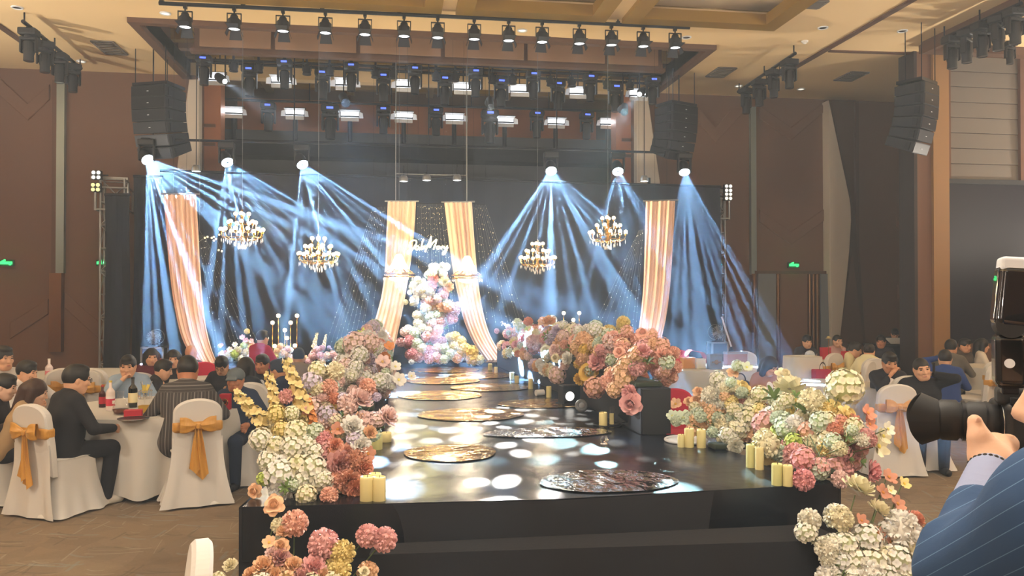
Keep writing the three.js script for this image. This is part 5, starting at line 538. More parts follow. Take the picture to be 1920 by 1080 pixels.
// beds on the plinths
function bed(label, seed, n, pathAt, zones, top, hgt, wid, rad) {
  const q = rng(seed), list = []; for (let k = 0; k < n; k++) { const t = (k + q()) / n, c = pathAt(t), zone = zones[Math.min(zones.length - 1, Math.floor(t * zones.length + 0.5 * (q() - 0.5)))] ?? zones[0], ang = (q() * 1.15 - 0.22) * Math.PI, rr = 0.7 + 0.35 * q(), x = -Math.cos(ang) * wid * rr * 0.5, y = Math.sin(ang) * hgt * (0.6 + 0.5 * q()); const p = V(c.x + x, top + Math.max(-0.12, y), c.z + 0.1 * (q() - 0.5)); if (p.y < top + 0.02) p.x = c.x - wid * 0.5 * (0.9 + 0.3 * q()) * (x < 0 ? 1 : -1); list.push([p, rad * (0.65 + 0.6 * q()), 'hhbphbr'[Math.floor(q() * 7)], zone[Math.floor(q() * zone.length)]]); }
  return [label, list];
}
{ const path = (t) => V(1.98 + 0.2 * t, 0, -12.8 + 6.4 * t); // rear to front along the right plinth
  const [l, list] = bed('long bed of pastel blooms on the right plinth along the runway', 12, 170, path, [['pink', 'peach', 'light'], ['mint', 'yellow', 'pink'], ['red', 'mint', 'coral', 'pale'], ['mint', 'peach', 'salmon', 'pale'], ['lilac', 'light', 'peach', 'dusty'], ['lilac', 'white', 'cream', 'peach'], ['salmon', 'light', 'cream', 'white'], ['mint', 'yellow', 'white', 'cream'], ['mint', 'cream', 'deep', 'peach'], ['salmon', 'salmon', 'pink', 'peach'], ['salmon', 'pink', 'peach']], 1.08, 0.42, 0.5, 0.085);
  const g = pick(900, 580, 4.8, (u) => 6.7 + (1260 - u) / 340 * 5.5, 1.0), extra = [[1505, 320, 68, 'b', 'salmon'], [1625, 352, 56, 'b', 'salmon'], [1742, 392, 64, 'b', 'salmon'], [1760, 520, 64, 'b', 'salmon'], [1510, 420, 66, 'b', 'pink'], [1290, 120, 66, 'b', 'yellow'], [1300, 240, 80, 'h', 'yellow'], [1250, 160, 30, 'b', 'cream'], [1190, 180, 18, 'b', 'white'], [1090, 185, 18, 'b', 'white'], [1040, 170, 40, 't', 'light'], [890, 235, 70, 'h', 'lilac'], [765, 320, 56, 'h', 'lilac'], [635, 365, 48, 'b', 'pink'], [450, 290, 50, 'o', 'red'], [510, 225, 30, 'b', 'coral'], [340, 400, 34, 'b', 'coral'], [1150, 610, 60, 'b', 'deep'], [1270, 540, 66, 'h', 'mint'], [1450, 620, 90, 'p', 'salmon'], [1380, 660, 80, 'b', 'salmon'], [1600, 560, 80, 'h', 'pink'], [1670, 660, 50, 'b', 'salmon'], [1600, 655, 40, 'l', 'green'], [940, 570, 26, 'l', 'green'], [210, 130, 34, 't', 'light'], [310, 130, 34, 't', 'pale'], [150, 195, 26, 'b', 'pink'], [430, 190, 40, 'l', 'lime']].map((a) => g(...a));
  arrangement(l, undefined, V(2.12, 1.08, -9.7), [...list, ...extra], { seed: 13, foam: [0.3, 0.08, 6.4], fill: 0.55, fillHue: ['light', 'mint', 'peach'], stemTo: (p) => V(2.12, 1.12, p.z) });
  const pathL = (t) => V(-0.3, 0, -12.8 + 5.4 * t), [l2, list2] = bed('bed of white, lilac and blush blooms on the left plinth along the runway', 14, 100, pathL, [['pink', 'light', 'white'], ['pink', 'mint', 'light', 'white'], ['white', 'lilac', 'white', 'mint'], ['white', 'lilac', 'light', 'coral'], ['white', 'white', 'lilac'], ['white', 'white', 'light']], 0.82, 0.6, 0.52, 0.095);
  const h = pick(360, 620, 4, (u, v) => 7.6 + Math.max(0, (700 - v)) / 60), ex2 = [[1280, 150, 50, 'b', 'white'], [1155, 215, 50, 'o', 'white'], [1525, 270, 46, 'o', 'white'], [1430, 235, 60, 'o', 'light'], [1460, 360, 46, 'r', 'white'], [1550, 370, 60, 'o', 'white'], [1645, 340, 36, 'o', 'white'], [1200, 340, 50, 'h', 'ivory'], [1310, 420, 60, 'b', 'salmon'], [1230, 270, 60, 'h', 'white'], [1340, 50, 60, 'p', 'pink'], [1240, 110, 56, 'b', 'light'], [1480, 120, 44, 'o', 'orange'], [1130, 120, 60, 'h', 'mint'], [1180, 80, 50, 'h', 'white'], [1390, 495, 34, 'b', 'lilac'], [1290, 30, 60, 'l', 'lime']].map((a) => h(...a));
  arrangement(l2, undefined, V(-0.3, 0.8, -10.1), [...list2, ...ex2], { seed: 15, foam: [0.3, 0.08, 5.4], fill: 0.5, fillHue: ['white', 'mint', 'light'], stemTo: (p) => V(-0.3, 0.85, p.z) });
}
// ---------------------------------------------------------------- chairs, tables and what stands on them
const sashMat = phys('#c58f3c', { roughness: 0.42, sheen: 0.5, sheenColor: new THREE.Color(1, 0.8, 0.4), side: THREE.DoubleSide, bumpMap: crease, bumpScale: 0.006 });
dside(M.cover); dside(M.cloth);
const around = (s, w, d, r) => { const c = Math.cos(s * 6.28318), n = Math.sin(s * 6.28318), k = 1 / Math.pow(Math.pow(Math.abs(c), 5) + Math.pow(Math.abs(n), 5), 0.2); return [w / 2 * c * k, d / 2 * n * k]; };
const chairGeo = (() => {
  const skirt = grid(72, 12, (s, t) => { const f = t * t, w = 0.41 + 0.19 * t * t, [x, z] = around(s, w, w * 1.02, 0), fold = 0.014 * f * (Math.sin(s * 75) + 0.7 * Math.sin(s * 31 + 1) + 0.8 * Math.sin(s * 13)); return V(x * (1 + fold * 3), 0.475 - 0.455 * t + 0.006 * Math.sin(s * 40) * t, z * (1 + fold * 3)); });
  const top = grid(24, 24, (s, t) => { const r = t, [x, z] = around(s, 0.43, 0.438, 0); return V(x * r, 0.475 + 0.03 * (1 - r * r * r * r), z * r); });
  const pts = []; for (let i = 0; i <= 24; i++) { const a = Math.PI * i / 24; pts.push([0.185 * Math.cos(a) * (1 + 0.06 * Math.sin(a)), 0.82 + 0.12 * Math.pow(Math.sin(a), 0.9)]); }
  const back = extr([[0.19, 0.36], [0.192, 0.6], ...pts, [-0.192, 0.6], [-0.19, 0.36]], 0.045, [], 0.014); back.translate(0, 0, -0.25); const sh = new THREE.Matrix4().makeShear(0, 0, 0, 0, 0, 0); const p = back.attributes.position; for (let i = 0; i < p.count; i++) { const y = p.getY(i); p.setZ(i, p.getZ(i) - Math.max(0, y - 0.4) * 0.13); } back.computeVertexNormals();
  const drop = grid(30, 10, (s, t) => { const x = (s - 0.5) * (0.41 + 0.2 * t * t), y = 0.62 - 0.6 * t; return V(x + 0.012 * t * Math.sin(s * 19), y, -0.268 - 0.05 * t - 0.012 * t * Math.sin(s * 14 + 1) + (t < 0.3 ? -0.02 * (1 - t / 0.3) : 0)); });
  const band = rb(0.412, 0.1, 0.1, 0.03, 0, 0.715, -0.272, 3);
  const loop = (sx) => grid(16, 18, (s, t) => { const a = t * 6.283, h = 0.016 + 0.05 * Math.sin(Math.min(1, s * 1.15) * 1.75), th = 0.012 + 0.022 * Math.sin(s * 2.6), rip = 1 + 0.12 * Math.sin(a * 5 + s * 3); return V(sx * (0.012 + 0.135 * s), 0.725 + 0.02 * s + h * Math.sin(a) * rip, -0.34 - th * (1 + Math.cos(a)) * 0.7 * rip); });
  const tail = (x0, x1, len, tw) => grid(10, 14, (s, t) => { const w = 0.03 + 0.075 * t, cut = 0.05 * Math.abs(s - 0.5) * 2 * t; return V(x0 + (x1 - x0) * t + (s - 0.5) * w, 0.715 - len * t + cut, -0.345 - 0.012 * Math.sin(s * 9 + t * 4) - tw * t); });
  return { skirt, top, back, drop, band, loopL: loop(-1), loopR: loop(1), knot: rb(0.045, 0.05, 0.045, 0.016, 0, 0.722, -0.352, 3), tailA: tail(-0.01, -0.035, 0.46, 0.004), tailB: tail(0.01, 0.02, 0.4, 0.012), foot: cyl(0.016, 0.018, 0.03, 0, 0.015, 0, 8) };
})();
const seatGeo = mg([chairGeo.skirt, chairGeo.top]), backGeo = mg([chairGeo.back, chairGeo.drop]);
function chair(p, turn, label, { bow = true, cover = M.cover, group = 'covered banquet chairs', s = 1 } = {}) {
  const o = thing('banquet_chair', label, 'chair', V(p.x, 0, p.z), turn, group); o.scale.setScalar(s);
  part(o, 'seat_cover', seatGeo, cover); part(o, 'back_cover', backGeo, cover); for (const [x, z] of [[-0.16, 0.16], [0.16, 0.16], [0.16, -0.16], [-0.16, -0.16]]) part(o, 'leg', [cyl(0.014, 0.014, 0.45, x, 0.225, z, 8)], M.brass);
  if (bow) { part(o, 'sash', chairGeo.band, sashMat, 'gold satin sash'); const k = part(o, 'bow', chairGeo.knot, sashMat, 'gold satin bow'); part(k, 'loop', chairGeo.loopL, sashMat); part(k, 'loop', chairGeo.loopR, sashMat); part(k, 'tail', chairGeo.tailA, sashMat); part(k, 'tail', chairGeo.tailB, sashMat); }
  return o;
}
function roundTable(p, r, label, clothMat = M.cloth, drop = 0.72, seed = 1) {
  const q = rng(seed), ph = [q() * 6, q() * 6, q() * 6], o = thing('banquet_table', 'round folding banquet table under ' + label, 'table', V(p.x, 0, p.z)); part(o, 'tabletop', [cyl(r, r, 0.03, 0, 0.73, 0, 40)], M.wood); part(o, 'pedestal', [cyl(0.05, 0.05, 0.7, 0, 0.36, 0, 12)], M.blackMetal); part(o, 'base', [cyl(0.3, 0.26, 0.03, 0, 0.015, 0, 24)], M.blackMetal);
  const top = grid(64, 8, (s, t) => V(Math.cos(s * 6.28318) * (r + 0.006) * t, 0.7475, -Math.sin(s * 6.28318) * (r + 0.006) * t)), skirt = grid(160, 10, (s, t) => { const a = s * 6.28318, f = Math.pow(t, 0.8), fold = Math.sin(a * 11 + ph[0]) + 0.6 * Math.sin(a * 17 + ph[1]) + 0.5 * Math.sin(a * 5 + ph[2]), R = r + 0.006 + 0.012 * (1 - Math.exp(-t * 9)) + f * (0.02 + 0.045 * fold); return V(Math.cos(a) * R, 0.7475 - t * drop * (1 + 0.015 * fold), -Math.sin(a) * R); });
  return solo('tablecloth', label, 'tablecloth', [top, skirt], clothMat, V(p.x, 0.001, p.z));
}
const greyCloth = dside(mat('#b9b2a6', { roughness: 0.9, bumpMap: weave, bumpScale: 0.0005 }));
const T1 = at(292, 765, 8.45), T2 = at(150, 735, 12.2), T3 = at(392, 735, 11.6), T4 = at(1555, 735, 9.35), T5 = at(1580, 690, 12.65), T6 = at(1335, 690, 11.9), T7 = at(1868, 690, 11.3);
roundTable(T1, 0.88, 'cream cloth on the table of the man in black', M.cloth, 0.7, 2); roundTable(T2, 0.85, 'white cloth on the table behind the left guests', M.cloth, 0.7, 3); roundTable(T3, 0.6, 'white cloth on the table before the left drape', M.cloth, 0.7, 4); roundTable(T4, 0.66, 'grey cloth on the table beside the yellow roses', greyCloth, 0.7, 5); roundTable(T5, 0.72, 'white cloth on the far table near the door', M.cloth, 0.7, 6); roundTable(T6, 0.85, 'grey cloth on the table with red gift boxes', greyCloth, 0.7, 7); roundTable(T7, 0.55, 'white cloth on the far table under the dark screen', M.cloth, 0.7, 8);
const fl = (u, v) => onLevel(u, v, 0), dirTurn = (x, z) => Math.atan2(x, z);
chair(V(-2.84, 0, -7.42), dirTurn(0.5, -0.87), 'white covered chair with gold bow under the man in black'); chair(V(-1.78, 0, -7.6), dirTurn(-0.28, -0.96), 'white covered chair with gold bow behind the striped shirt man'); chair(V(-3.62, 0, -7.75), dirTurn(0.8, -0.6), 'white covered chair at the left edge under the woman in beige', { bow: false });
chair(fl(1655, 884), dirTurn(0.1, -1), 'white covered chair with gold bow right of the yellow roses'); chair(V(-0.98, 0, -2.98), dirTurn(-0.97, 0.25), 'white covered chair back poking up at the bottom edge', { bow: false });
[[106, 10.9, 0.6, 'white covered chair beside the drink bottle on the rear left table', true], [167, 10.7, 0.1, 'white chair with gold bow, left of the pair behind the man in black', true], [201, 10.9, -0.3, 'white chair with gold bow, right of the pair behind the man in black', true], [282, 9.7, -2.4, 'white chair back behind the wine bottle', false]].forEach(([u, d, r, l, b]) => { const p = at(u, 740, d); chair(p, Math.PI + r, l, { bow: b }); });
[[1535, 12.0, 0.4, 'white chair beside the table near the door', true], [1615, 11.0, 0.1, 'white chair with gold bow behind the ivory hydrangea', true], [1590, 10.5, 0.7, 'white chair back left of the suited man', false], [1848, 10.3, -0.1, 'white chair with gold sash right of the man with raised hand', true], [1822, 9.8, 0.5, 'white chair back beside the camera flash', true], [1902, 10.2, 0.2, 'white chair at the far right table', false], [1398, 12.6, -0.5, 'white chair by the table with red gift boxes', false]].forEach(([u, d, r, l, b]) => chair(at(u, 740, d), Math.PI + r, l, { bow: b }));
const redCover = dside(mat('#b8243a', { roughness: 0.85 })); [[268, 12.2, 'red covered chair behind the left guests'], [392, 11.4, 'red covered chair beside the man in stripes'], [594, 9.4, 'red round-backed chair left of the runway flowers'], [1300, 12.75, 'red covered chair at the table with gift boxes'], [1268, 8.0, 'red covered chair half hidden by the right plinth']].forEach(([u, d, l], i) => chair(at(u, 740, d), i % 2 ? 0.5 : -0.3, l, { bow: false, cover: redCover, group: 'red covered chairs', s: i === 4 ? 0.9 : 0.98 }));

// bottles, glasses, boxes
function bottle(p, h, r, m, label, { labelMat = null, cap = M.red, name = 'bottle', y = 0.748, neck = 0.33 } = {}) {
  const o = thing(name, label, 'bottle', V(p.x, y, p.z)); part(o, 'glass', [lathe([[0.002, 0], [r, 0.004], [r, h * (0.95 - neck)], [r * 0.86, h * (1 - neck)], [r * 0.34, h * (1.1 - neck)], [r * 0.32, h * 0.97], [0.002, h * 0.97]], 20)], m); part(o, 'cap', [cyl(r * 0.37, r * 0.36, h * 0.06, 0, h * 0.97, 0, 14)], cap); if (labelMat) part(o, 'label', [new THREE.CylinderGeometry(r * 1.02, r * 1.02, h * 0.32, 20, 1, true).translate(0, h * 0.33, 0)], labelMat); return o;
}
const wineGlass = phys('#14180f', { roughness: 0.12, clearcoat: 0.6 }), creamLabel = mat('#e2d7a8'), juiceLabel = canvas(128, 128, (g) => { g.fillStyle = '#c9384a'; g.fillRect(0, 0, 128, 128); g.fillStyle = '#f0e4e0'; g.fillRect(0, 0, 128, 34); g.fillStyle = '#e08a2c'; g.beginPath(); g.arc(76, 72, 26, 0, 7); g.fill(); g.fillStyle = '#f6efe2'; g.fillRect(14, 58, 34, 44); }), juiceMat = mat('#ffffff', { map: juiceLabel });
const tp = (u, v, d) => at(u, v, d), TY = 0.749;
bottle(onLevel(249, 764, TY), 0.3, 0.042, wineGlass, 'dark wine bottle with cream label before the man in light blue', { labelMat: creamLabel, cap: M.black }); bottle(onLevel(207, 770, TY), 0.29, 0.04, mat('#e9d9cf', { roughness: 0.3 }), 'white and red juice bottle with yellow cap', { labelMat: juiceMat, cap: mat('#d8c04a') }); bottle(onLevel(192, 764, TY), 0.22, 0.033, mat('#3a0f10', { roughness: 0.2 }), 'dark cola bottle with red label behind the juice bottle', { labelMat: M.red });
{ const p = onLevel(226, 777, TY), o = thing('glass_decanter', 'clear glass decanter with brown liquor beside the red box', 'decanter', V(p.x, TY, p.z)); part(o, 'glass', [lathe([[0.002, 0], [0.06, 0.003], [0.078, 0.05], [0.06, 0.1], [0.028, 0.16], [0.026, 0.2], [0.034, 0.215], [0.03, 0.215], [0.022, 0.2], [0.024, 0.16], [0.055, 0.1], [0.072, 0.05], [0.055, 0.008], [0.002, 0.006]], 24)], M.glass); part(o, 'liquor', [lathe([[0.002, 0.007], [0.052, 0.009], [0.069, 0.05], [0.002, 0.05]], 24)], mat('#6b3a1c', { roughness: 0.15 })); }
function carton(p, w, h, d, m, label, { turn = 0, y = TY, lid = null, name = 'gift_box', cat = 'box' } = {}) { const o = thing(name, label, cat, V(p.x, y, p.z), turn); part(o, 'body', [rb(w, h, d, 0.006, 0, h / 2, 0, 1)], m); part(o, 'lid', [rb(w * 1.03, h * 0.18, d * 1.03, 0.006, 0, h * 0.94, 0, 1)], lid ?? m); return o; }
carton(onLevel(250, 782, TY), 0.15, 0.065, 0.1, M.red, 'flat red box on a dark plate in front of the decanter', { turn: 0.2 }); carton(onLevel(272, 774, TY), 0.1, 0.07, 0.07, mat('#b08a2e'), 'small mustard yellow carton beside the flat red box', { turn: -0.2 }); { const p = onLevel(250, 787, TY), o = thing('dinner_plate', 'dark oval plate under the flat red box', 'plate', V(p.x, TY, p.z)); part(o, 'dish', [lathe([[0.002, 0.002], [0.08, 0.002], [0.13, 0.012], [0.13, 0.016], [0.08, 0.006], [0.002, 0.005]], 28)], mat('#2a2622', { roughness: 0.3 })); part(o, 'rim', [new THREE.TorusGeometry(0.13, 0.003, 6, 32).rotateX(Math.PI / 2).translate(0, 0.014, 0)], M.chrome); }
{ const p = onLevel(423, 768, TY), o = carton(p, 0.1, 0.15, 0.06, M.red, 'small red gift bag with a gold round emblem on the table edge', { turn: -0.1, name: 'gift_bag', cat: 'gift bag' }); part(o, 'emblem', [new THREE.TorusGeometry(0.03, 0.006, 6, 24).translate(0, 0.075, 0.033), cyl(0.018, 0.018, 0.006, 0, 0, 0, 16).rotateX(Math.PI / 2).translate(0, 0.075, 0.031)], M.brass); }
function tumbler(p, label, y = TY, h = 0.1) { const o = thing('drinking_glass', label, 'glass', V(p.x, y, p.z), 0, 'drinking glasses'); part(o, 'bowl', [lathe([[0.002, 0], [0.028, 0.001], [0.034, h], [0.031, h], [0.026, 0.008], [0.002, 0.008]], 18)], M.glass); part(o, 'rim', [new THREE.TorusGeometry(0.0325, 0.0015, 5, 20).rotateX(Math.PI / 2).translate(0, h, 0)], M.glass); }
tumbler(onLevel(276, 762, TY), 'clear tumbler left of the yellow carton by the striped sleeve'); tumbler(onLevel(292, 766, TY), 'clear tumbler nearest the striped sleeve'); tumbler(onLevel(286, 756, TY), 'clear tumbler behind the others on the left table');
{ const p = onLevel(272, 748, TY), o = thing('wire_basket', 'small wire basket of cutlery and napkins on the left table', 'basket', V(p.x, TY, p.z)); part(o, 'basket', [new THREE.TorusGeometry(0.07, 0.004, 6, 24).rotateX(Math.PI / 2).translate(0, 0.09, 0), new THREE.TorusGeometry(0.06, 0.004, 6, 24).rotateX(Math.PI / 2).translate(0, 0.006, 0), ...Array.from({ length: 12 }, (_, k) => bar(V(0.06 * Math.cos(k * 0.5236), 0, 0.06 * Math.sin(k * 0.5236)), V(0.07 * Math.cos(k * 0.5236), 0.09, 0.07 * Math.sin(k * 0.5236)), 0.003, 5))], M.chrome); for (let k = 0; k < 8; k++) part(o, k % 2 ? 'napkin' : 'fork', [k % 2 ? bx(0.03, 0.09, 0.004, 0.02 * Math.cos(k * 2), 0.11, 0.03 * Math.sin(k * 2), 0.3, k, 0.2) : bar(V(0, 0.01, 0), V(0.07 * Math.cos(k), 0.19, 0.06 * Math.sin(k)), 0.004, 5)], k % 2 ? mat('#d9c258') : M.chrome); }
{ const p = tp(92, 694, 11.0), o = bottle(V(p.x, 0, p.z), 0.3, 0.045, mat('#ecdcd8', { roughness: 0.3 }), 'pink and white drink bottle on the rear left table', { labelMat: mat('#d77a86'), cap: M.white }); }
// tables on the right
bottle(tp(1593, 0, 12.9).setY(0), 0.3, 0.042, wineGlass, 'dark wine bottle with white label on the far table', { labelMat: M.white, cap: M.black }); bottle(tp(1650 - 62, 0, 12.7).setY(0), 0.28, 0.04, wineGlass, 'second dark wine bottle on the far table', { cap: M.black }); carton(tp(1583, 0, 12.6).setY(0), 0.12, 0.16, 0.1, M.red, 'red gift box with gold emblem on the far table'); carton(tp(1545, 0, 13.0).setY(0), 0.16, 0.2, 0.1, M.red, 'red gift box beside the yellow flower on the far table');
{ const p = tp(1551, 0, 12.8), o = thing('bud_vase', 'single yellow rose on a thin stand on the far table', 'vase', V(p.x, TY, p.z)); part(o, 'stem', [bar(V(0, 0.01, 0), V(0, 0.36, 0), 0.006, 6)], M.brass); part(o, 'base', [cyl(0.04, 0.035, 0.012, 0, 0.006, 0, 16)], M.brass); const f = part(o, 'flower', BLOOM.rose[0], petalMat.yellow); f.scale.setScalar(0.05); f.position.y = 0.37; }
{ const p = tp(1516, 0, 12.4), o = thing('glassware_cluster', 'clear glass bowl of crumpled wrapping on the far table', 'bowl', V(p.x, TY, p.z)); part(o, 'bowl', [lathe([[0.002, 0], [0.05, 0.002], [0.1, 0.08], [0.12, 0.15], [0.115, 0.15], [0.095, 0.08], [0.05, 0.01], [0.002, 0.008]], 24)], M.glass); part(o, 'wrapping', [new THREE.IcosahedronGeometry(0.08, 1).scale(1, 0.9, 1).translate(0, 0.13, 0)], mat('#c9d2dc', { roughness: 0.4, flatShading: true })); for (let k = 0; k < 4; k++) tumbler(V(p.x - 0.25 + k * 0.06 * (k % 2 ? 1 : -1), 0, p.z + 0.05 * k), 'small glass beside the glass bowl, ' + ord[k] + ' of four'); }
carton(tp(1288, 0, 11.7).setY(0), 0.2, 0.16, 0.14, mat('#c98d52'), 'tan gift carton under a red cloth'); carton(tp(1311, 0, 11.6).setY(0), 0.14, 0.15, 0.12, mat('#d8d0b4'), 'cream gift carton beside the tan one'); { const p = tp(1300, 0, 11.8), o = thing('red_cloth', 'red satin cloth draped over gift cartons', 'cloth', V(p.x, TY + 0.16, p.z)); part(o, 'sheet', grid(24, 12, (s, t) => V((s - 0.5) * 0.56, 0.1 * Math.cos((s - 0.45) * 3) - 0.18 * Math.pow(Math.abs(s - 0.5) * 2, 3) + 0.015 * Math.sin(s * 20), (t - 0.5) * 0.22)), dside(mat('#c2203a', { roughness: 0.5 }))); part(o, 'hem', [bar(V(-0.28, -0.15, 0.11), V(-0.2, 0.0, 0.11), 0.006, 5)], M.red); }
{ const p = tp(1338, 0, 11.5), o = carton(V(p.x, 0, p.z), 0.2, 0.22, 0.14, mat('#6a6c70'), 'grey gift box with a gold emblem on the right table', { name: 'gift_box' }); part(o, 'emblem', [cyl(0.035, 0.035, 0.008, 0, 0, 0, 20).rotateX(Math.PI / 2).translate(0, 0.11, 0.073), bx(0.14, 0.02, 0.006, 0, 0.11, 0.072)], M.brass); }
carton(tp(1377, 0, 12.2).setY(0), 0.34, 0.2, 0.16, mat('#8a5b46', { roughness: 0.5 }), 'wide brown gift carton with pale trim on the right table', { lid: M.alu });
{ const p = at(1502, 0, 10.6), o = thing('covered_trolley', 'white cloth covered serving trolley in front of the far table', 'trolley', V(p.x, 0, p.z)); part(o, 'cloth', [grid(60, 8, (s, t) => { const [x, z] = around(s, 0.46 + 0.05 * t, 0.4 + 0.05 * t); return V(x * (1 + 0.04 * t * Math.sin(s * 60)), 1.0 - 0.9 * t, z); }), grid(20, 6, (s, t) => { const [x, z] = around(s, 0.46, 0.4); return V(x * t, 1.002, z * t); })], M.cloth); for (const [x, z] of [[-1, 1], [1, 1], [1, -1], [-1, -1]]) part(o, 'leg', [cyl(0.015, 0.015, 0.98, x * 0.17, 0.49, z * 0.14, 8)], M.alu); part(o, 'napkin', [bx(0.2, 0.006, 0.2, 0.02, 1.006, 0, 0, 0.4)], M.white); }
{ const p = at(1537, 0, 10.3), o = carton(V(p.x, 0, p.z), 0.22, 0.34, 0.12, mat('#a81c3c'), 'tall crimson gift bag beside the serving trolley', { y: 0.0, name: 'gift_bag', cat: 'gift bag' }); o.scale.y = 2.4; part(o, 'handle', [new THREE.TorusGeometry(0.05, 0.004, 6, 18, Math.PI).translate(0, 0.34, 0.04)], M.black); }
tumbler(onLevel(1637, 716, TY), 'clear tumbler in front of the suited man'); tumbler(onLevel(1628, 718, TY), 'clear tumbler left of the suited man'); tumbler(onLevel(1554, 726, TY), 'clear stemmed glass behind the yellow roses', TY, 0.14);
{ const p = at(1388, 735, 9.0), o = thing('handbag', 'dark blue handbag hanging behind the ivory roses', 'bag', V(p.x, 0.55, p.z), 0.3); part(o, 'body', [rb(0.24, 0.3, 0.1, 0.04, 0, 0.15, 0, 2)], mat('#27344f')); part(o, 'handle', [new THREE.TorusGeometry(0.08, 0.008, 6, 20, Math.PI).translate(0, 0.3, 0)], mat('#1e2738')); part(o, 'buckle', [bx(0.04, 0.05, 0.01, 0, 0.2, 0.052)], M.alu); part(o, 'stool', [bx(0.3, 0.03, 0.3, 0, -0.015, 0), ...[[-1, 1], [1, 1], [1, -1], [-1, -1]].map(([x, z]) => bar(V(x * 0.12, -0.55, z * 0.12), V(x * 0.12, 0, z * 0.12), 0.012, 6))], M.wood); }
// ---------------------------------------------------------------- people
function skin(prims, cell) {   // smooth union of tapered capsules and ellipsoids, meshed by surface nets
  const lo = V(1e9, 1e9, 1e9), hi = V(-1e9, -1e9, -1e9); for (const p of prims) if (p.s !== 1) { const r = Math.max(p.ra ?? 0, p.rb ?? 0, ...(p.r ?? [0])) + cell * 3; for (const e of [p.a, p.b]) { lo.min(V(e.x - r, e.y - r, e.z - r)); hi.max(V(e.x + r, e.y + r, e.z + r)); } }
  const nx = Math.ceil((hi.x - lo.x) / cell) + 1, ny = Math.ceil((hi.y - lo.y) / cell) + 1, nz = Math.ceil((hi.z - lo.z) / cell) + 1, F = new Float32Array(nx * ny * nz).fill(1);
  for (const p of prims) {
    const R = Math.max(p.ra ?? 0, p.rb ?? 0, ...(p.r ?? [0])), k = p.k ?? 0.03, pad = R + Math.max(k, 2.5 * cell), { a, b } = p, dx = b.x - a.x, dy = b.y - a.y, dz = b.z - a.z, L = dx * dx + dy * dy + dz * dz;
    const i0 = Math.max(0, Math.floor((Math.min(a.x, b.x) - pad - lo.x) / cell)), i1 = Math.min(nx - 1, Math.ceil((Math.max(a.x, b.x) + pad - lo.x) / cell)), j0 = Math.max(0, Math.floor((Math.min(a.y, b.y) - pad - lo.y) / cell)), j1 = Math.min(ny - 1, Math.ceil((Math.max(a.y, b.y) + pad - lo.y) / cell)), k0 = Math.max(0, Math.floor((Math.min(a.z, b.z) - pad - lo.z) / cell)), k1 = Math.min(nz - 1, Math.ceil((Math.max(a.z, b.z) + pad - lo.z) / cell));
    for (let z = k0; z <= k1; z++) for (let y = j0; y <= j1; y++) for (let x = i0; x <= i1; x++) {
      const qx = lo.x + x * cell - a.x, qy = lo.y + y * cell - a.y, qz = lo.z + z * cell - a.z; let d;
      if (p.r) { const [rx, ry, rz] = p.r, m = Math.hypot(qx / rx, qy / ry, qz / rz), g = Math.hypot(qx / rx / rx, qy / ry / ry, qz / rz / rz); d = g > 1e-6 ? m * (m - 1) / g : -Math.min(rx, ry, rz); }
      else { const t = L > 0 ? Math.max(0, Math.min(1, (qx * dx + qy * dy + qz * dz) / L)) : 0; d = Math.hypot(qx - dx * t, qy - dy * t, qz - dz * t) - (p.ra + (p.rb - p.ra) * t); }
      const i = (z * ny + y) * nx + x, f = F[i];
      if (p.s === 1) { const e = -d, h = Math.max(k - Math.abs(f - e), 0) / k; F[i] = Math.max(f, e) + h * h * k * 0.25; } else { const h = Math.max(k - Math.abs(f - d), 0) / k; F[i] = Math.min(f, d) - h * h * k * 0.25; }
    }
  }
  const id = new Int32Array(nx * ny * nz).fill(-1), P = [], ix = [], S = [1, nx, nx * ny];
  for (let z = 0; z < nz - 1; z++) for (let y = 0; y < ny - 1; y++) for (let x = 0; x < nx - 1; x++) {
    const i = (z * ny + y) * nx + x; let m = 0, c = 0, sx = 0, sy = 0, sz = 0; for (let k = 0; k < 8; k++) if (F[i + (k & 1) + (k & 2 ? S[1] : 0) + (k & 4 ? S[2] : 0)] < 0) m |= 1 << k; if (m === 0 || m === 255) continue;
    for (let k = 0; k < 8; k++) for (const e of [1, 2, 4]) if (!(k & e)) { const l = k | e, va = F[i + (k & 1) + (k & 2 ? S[1] : 0) + (k & 4 ? S[2] : 0)], vb = F[i + (l & 1) + (l & 2 ? S[1] : 0) + (l & 4 ? S[2] : 0)]; if (va < 0 !== vb < 0) { const t = va / (va - vb); sx += (k & 1) + (e === 1 ? t : 0); sy += (k & 2 ? 1 : 0) + (e === 2 ? t : 0); sz += (k & 4 ? 1 : 0) + (e === 4 ? t : 0); c++; } }
    id[i] = P.length / 3; P.push(lo.x + (x + sx / c) * cell, lo.y + (y + sy / c) * cell, lo.z + (z + sz / c) * cell);
  }
  for (let z = 1; z < nz - 1; z++) for (let y = 1; y < ny - 1; y++) for (let x = 1; x < nx - 1; x++) { const i = (z * ny + y) * nx + x, a = F[i] < 0; for (let e = 0; e < 3; e++) { const b = F[i + S[e]] < 0; if (a === b) continue; const u = S[(e + 1) % 3], v = S[(e + 2) % 3], q = [id[i - u - v], id[i - v], id[i], id[i - u]]; if (q.some((n) => n < 0)) continue; if (a) ix.push(q[0], q[1], q[2], q[0], q[2], q[3]); else ix.push(q[0], q[2], q[1], q[0], q[3], q[2]); } }
  const g = new THREE.BufferGeometry(); g.setAttribute('position', new THREE.Float32BufferAttribute(P, 3)); g.setAttribute('uv', new THREE.Float32BufferAttribute(new Float32Array(P.length / 3 * 2), 2)); g.setIndex(ix); g.computeVertexNormals(); return g;
}
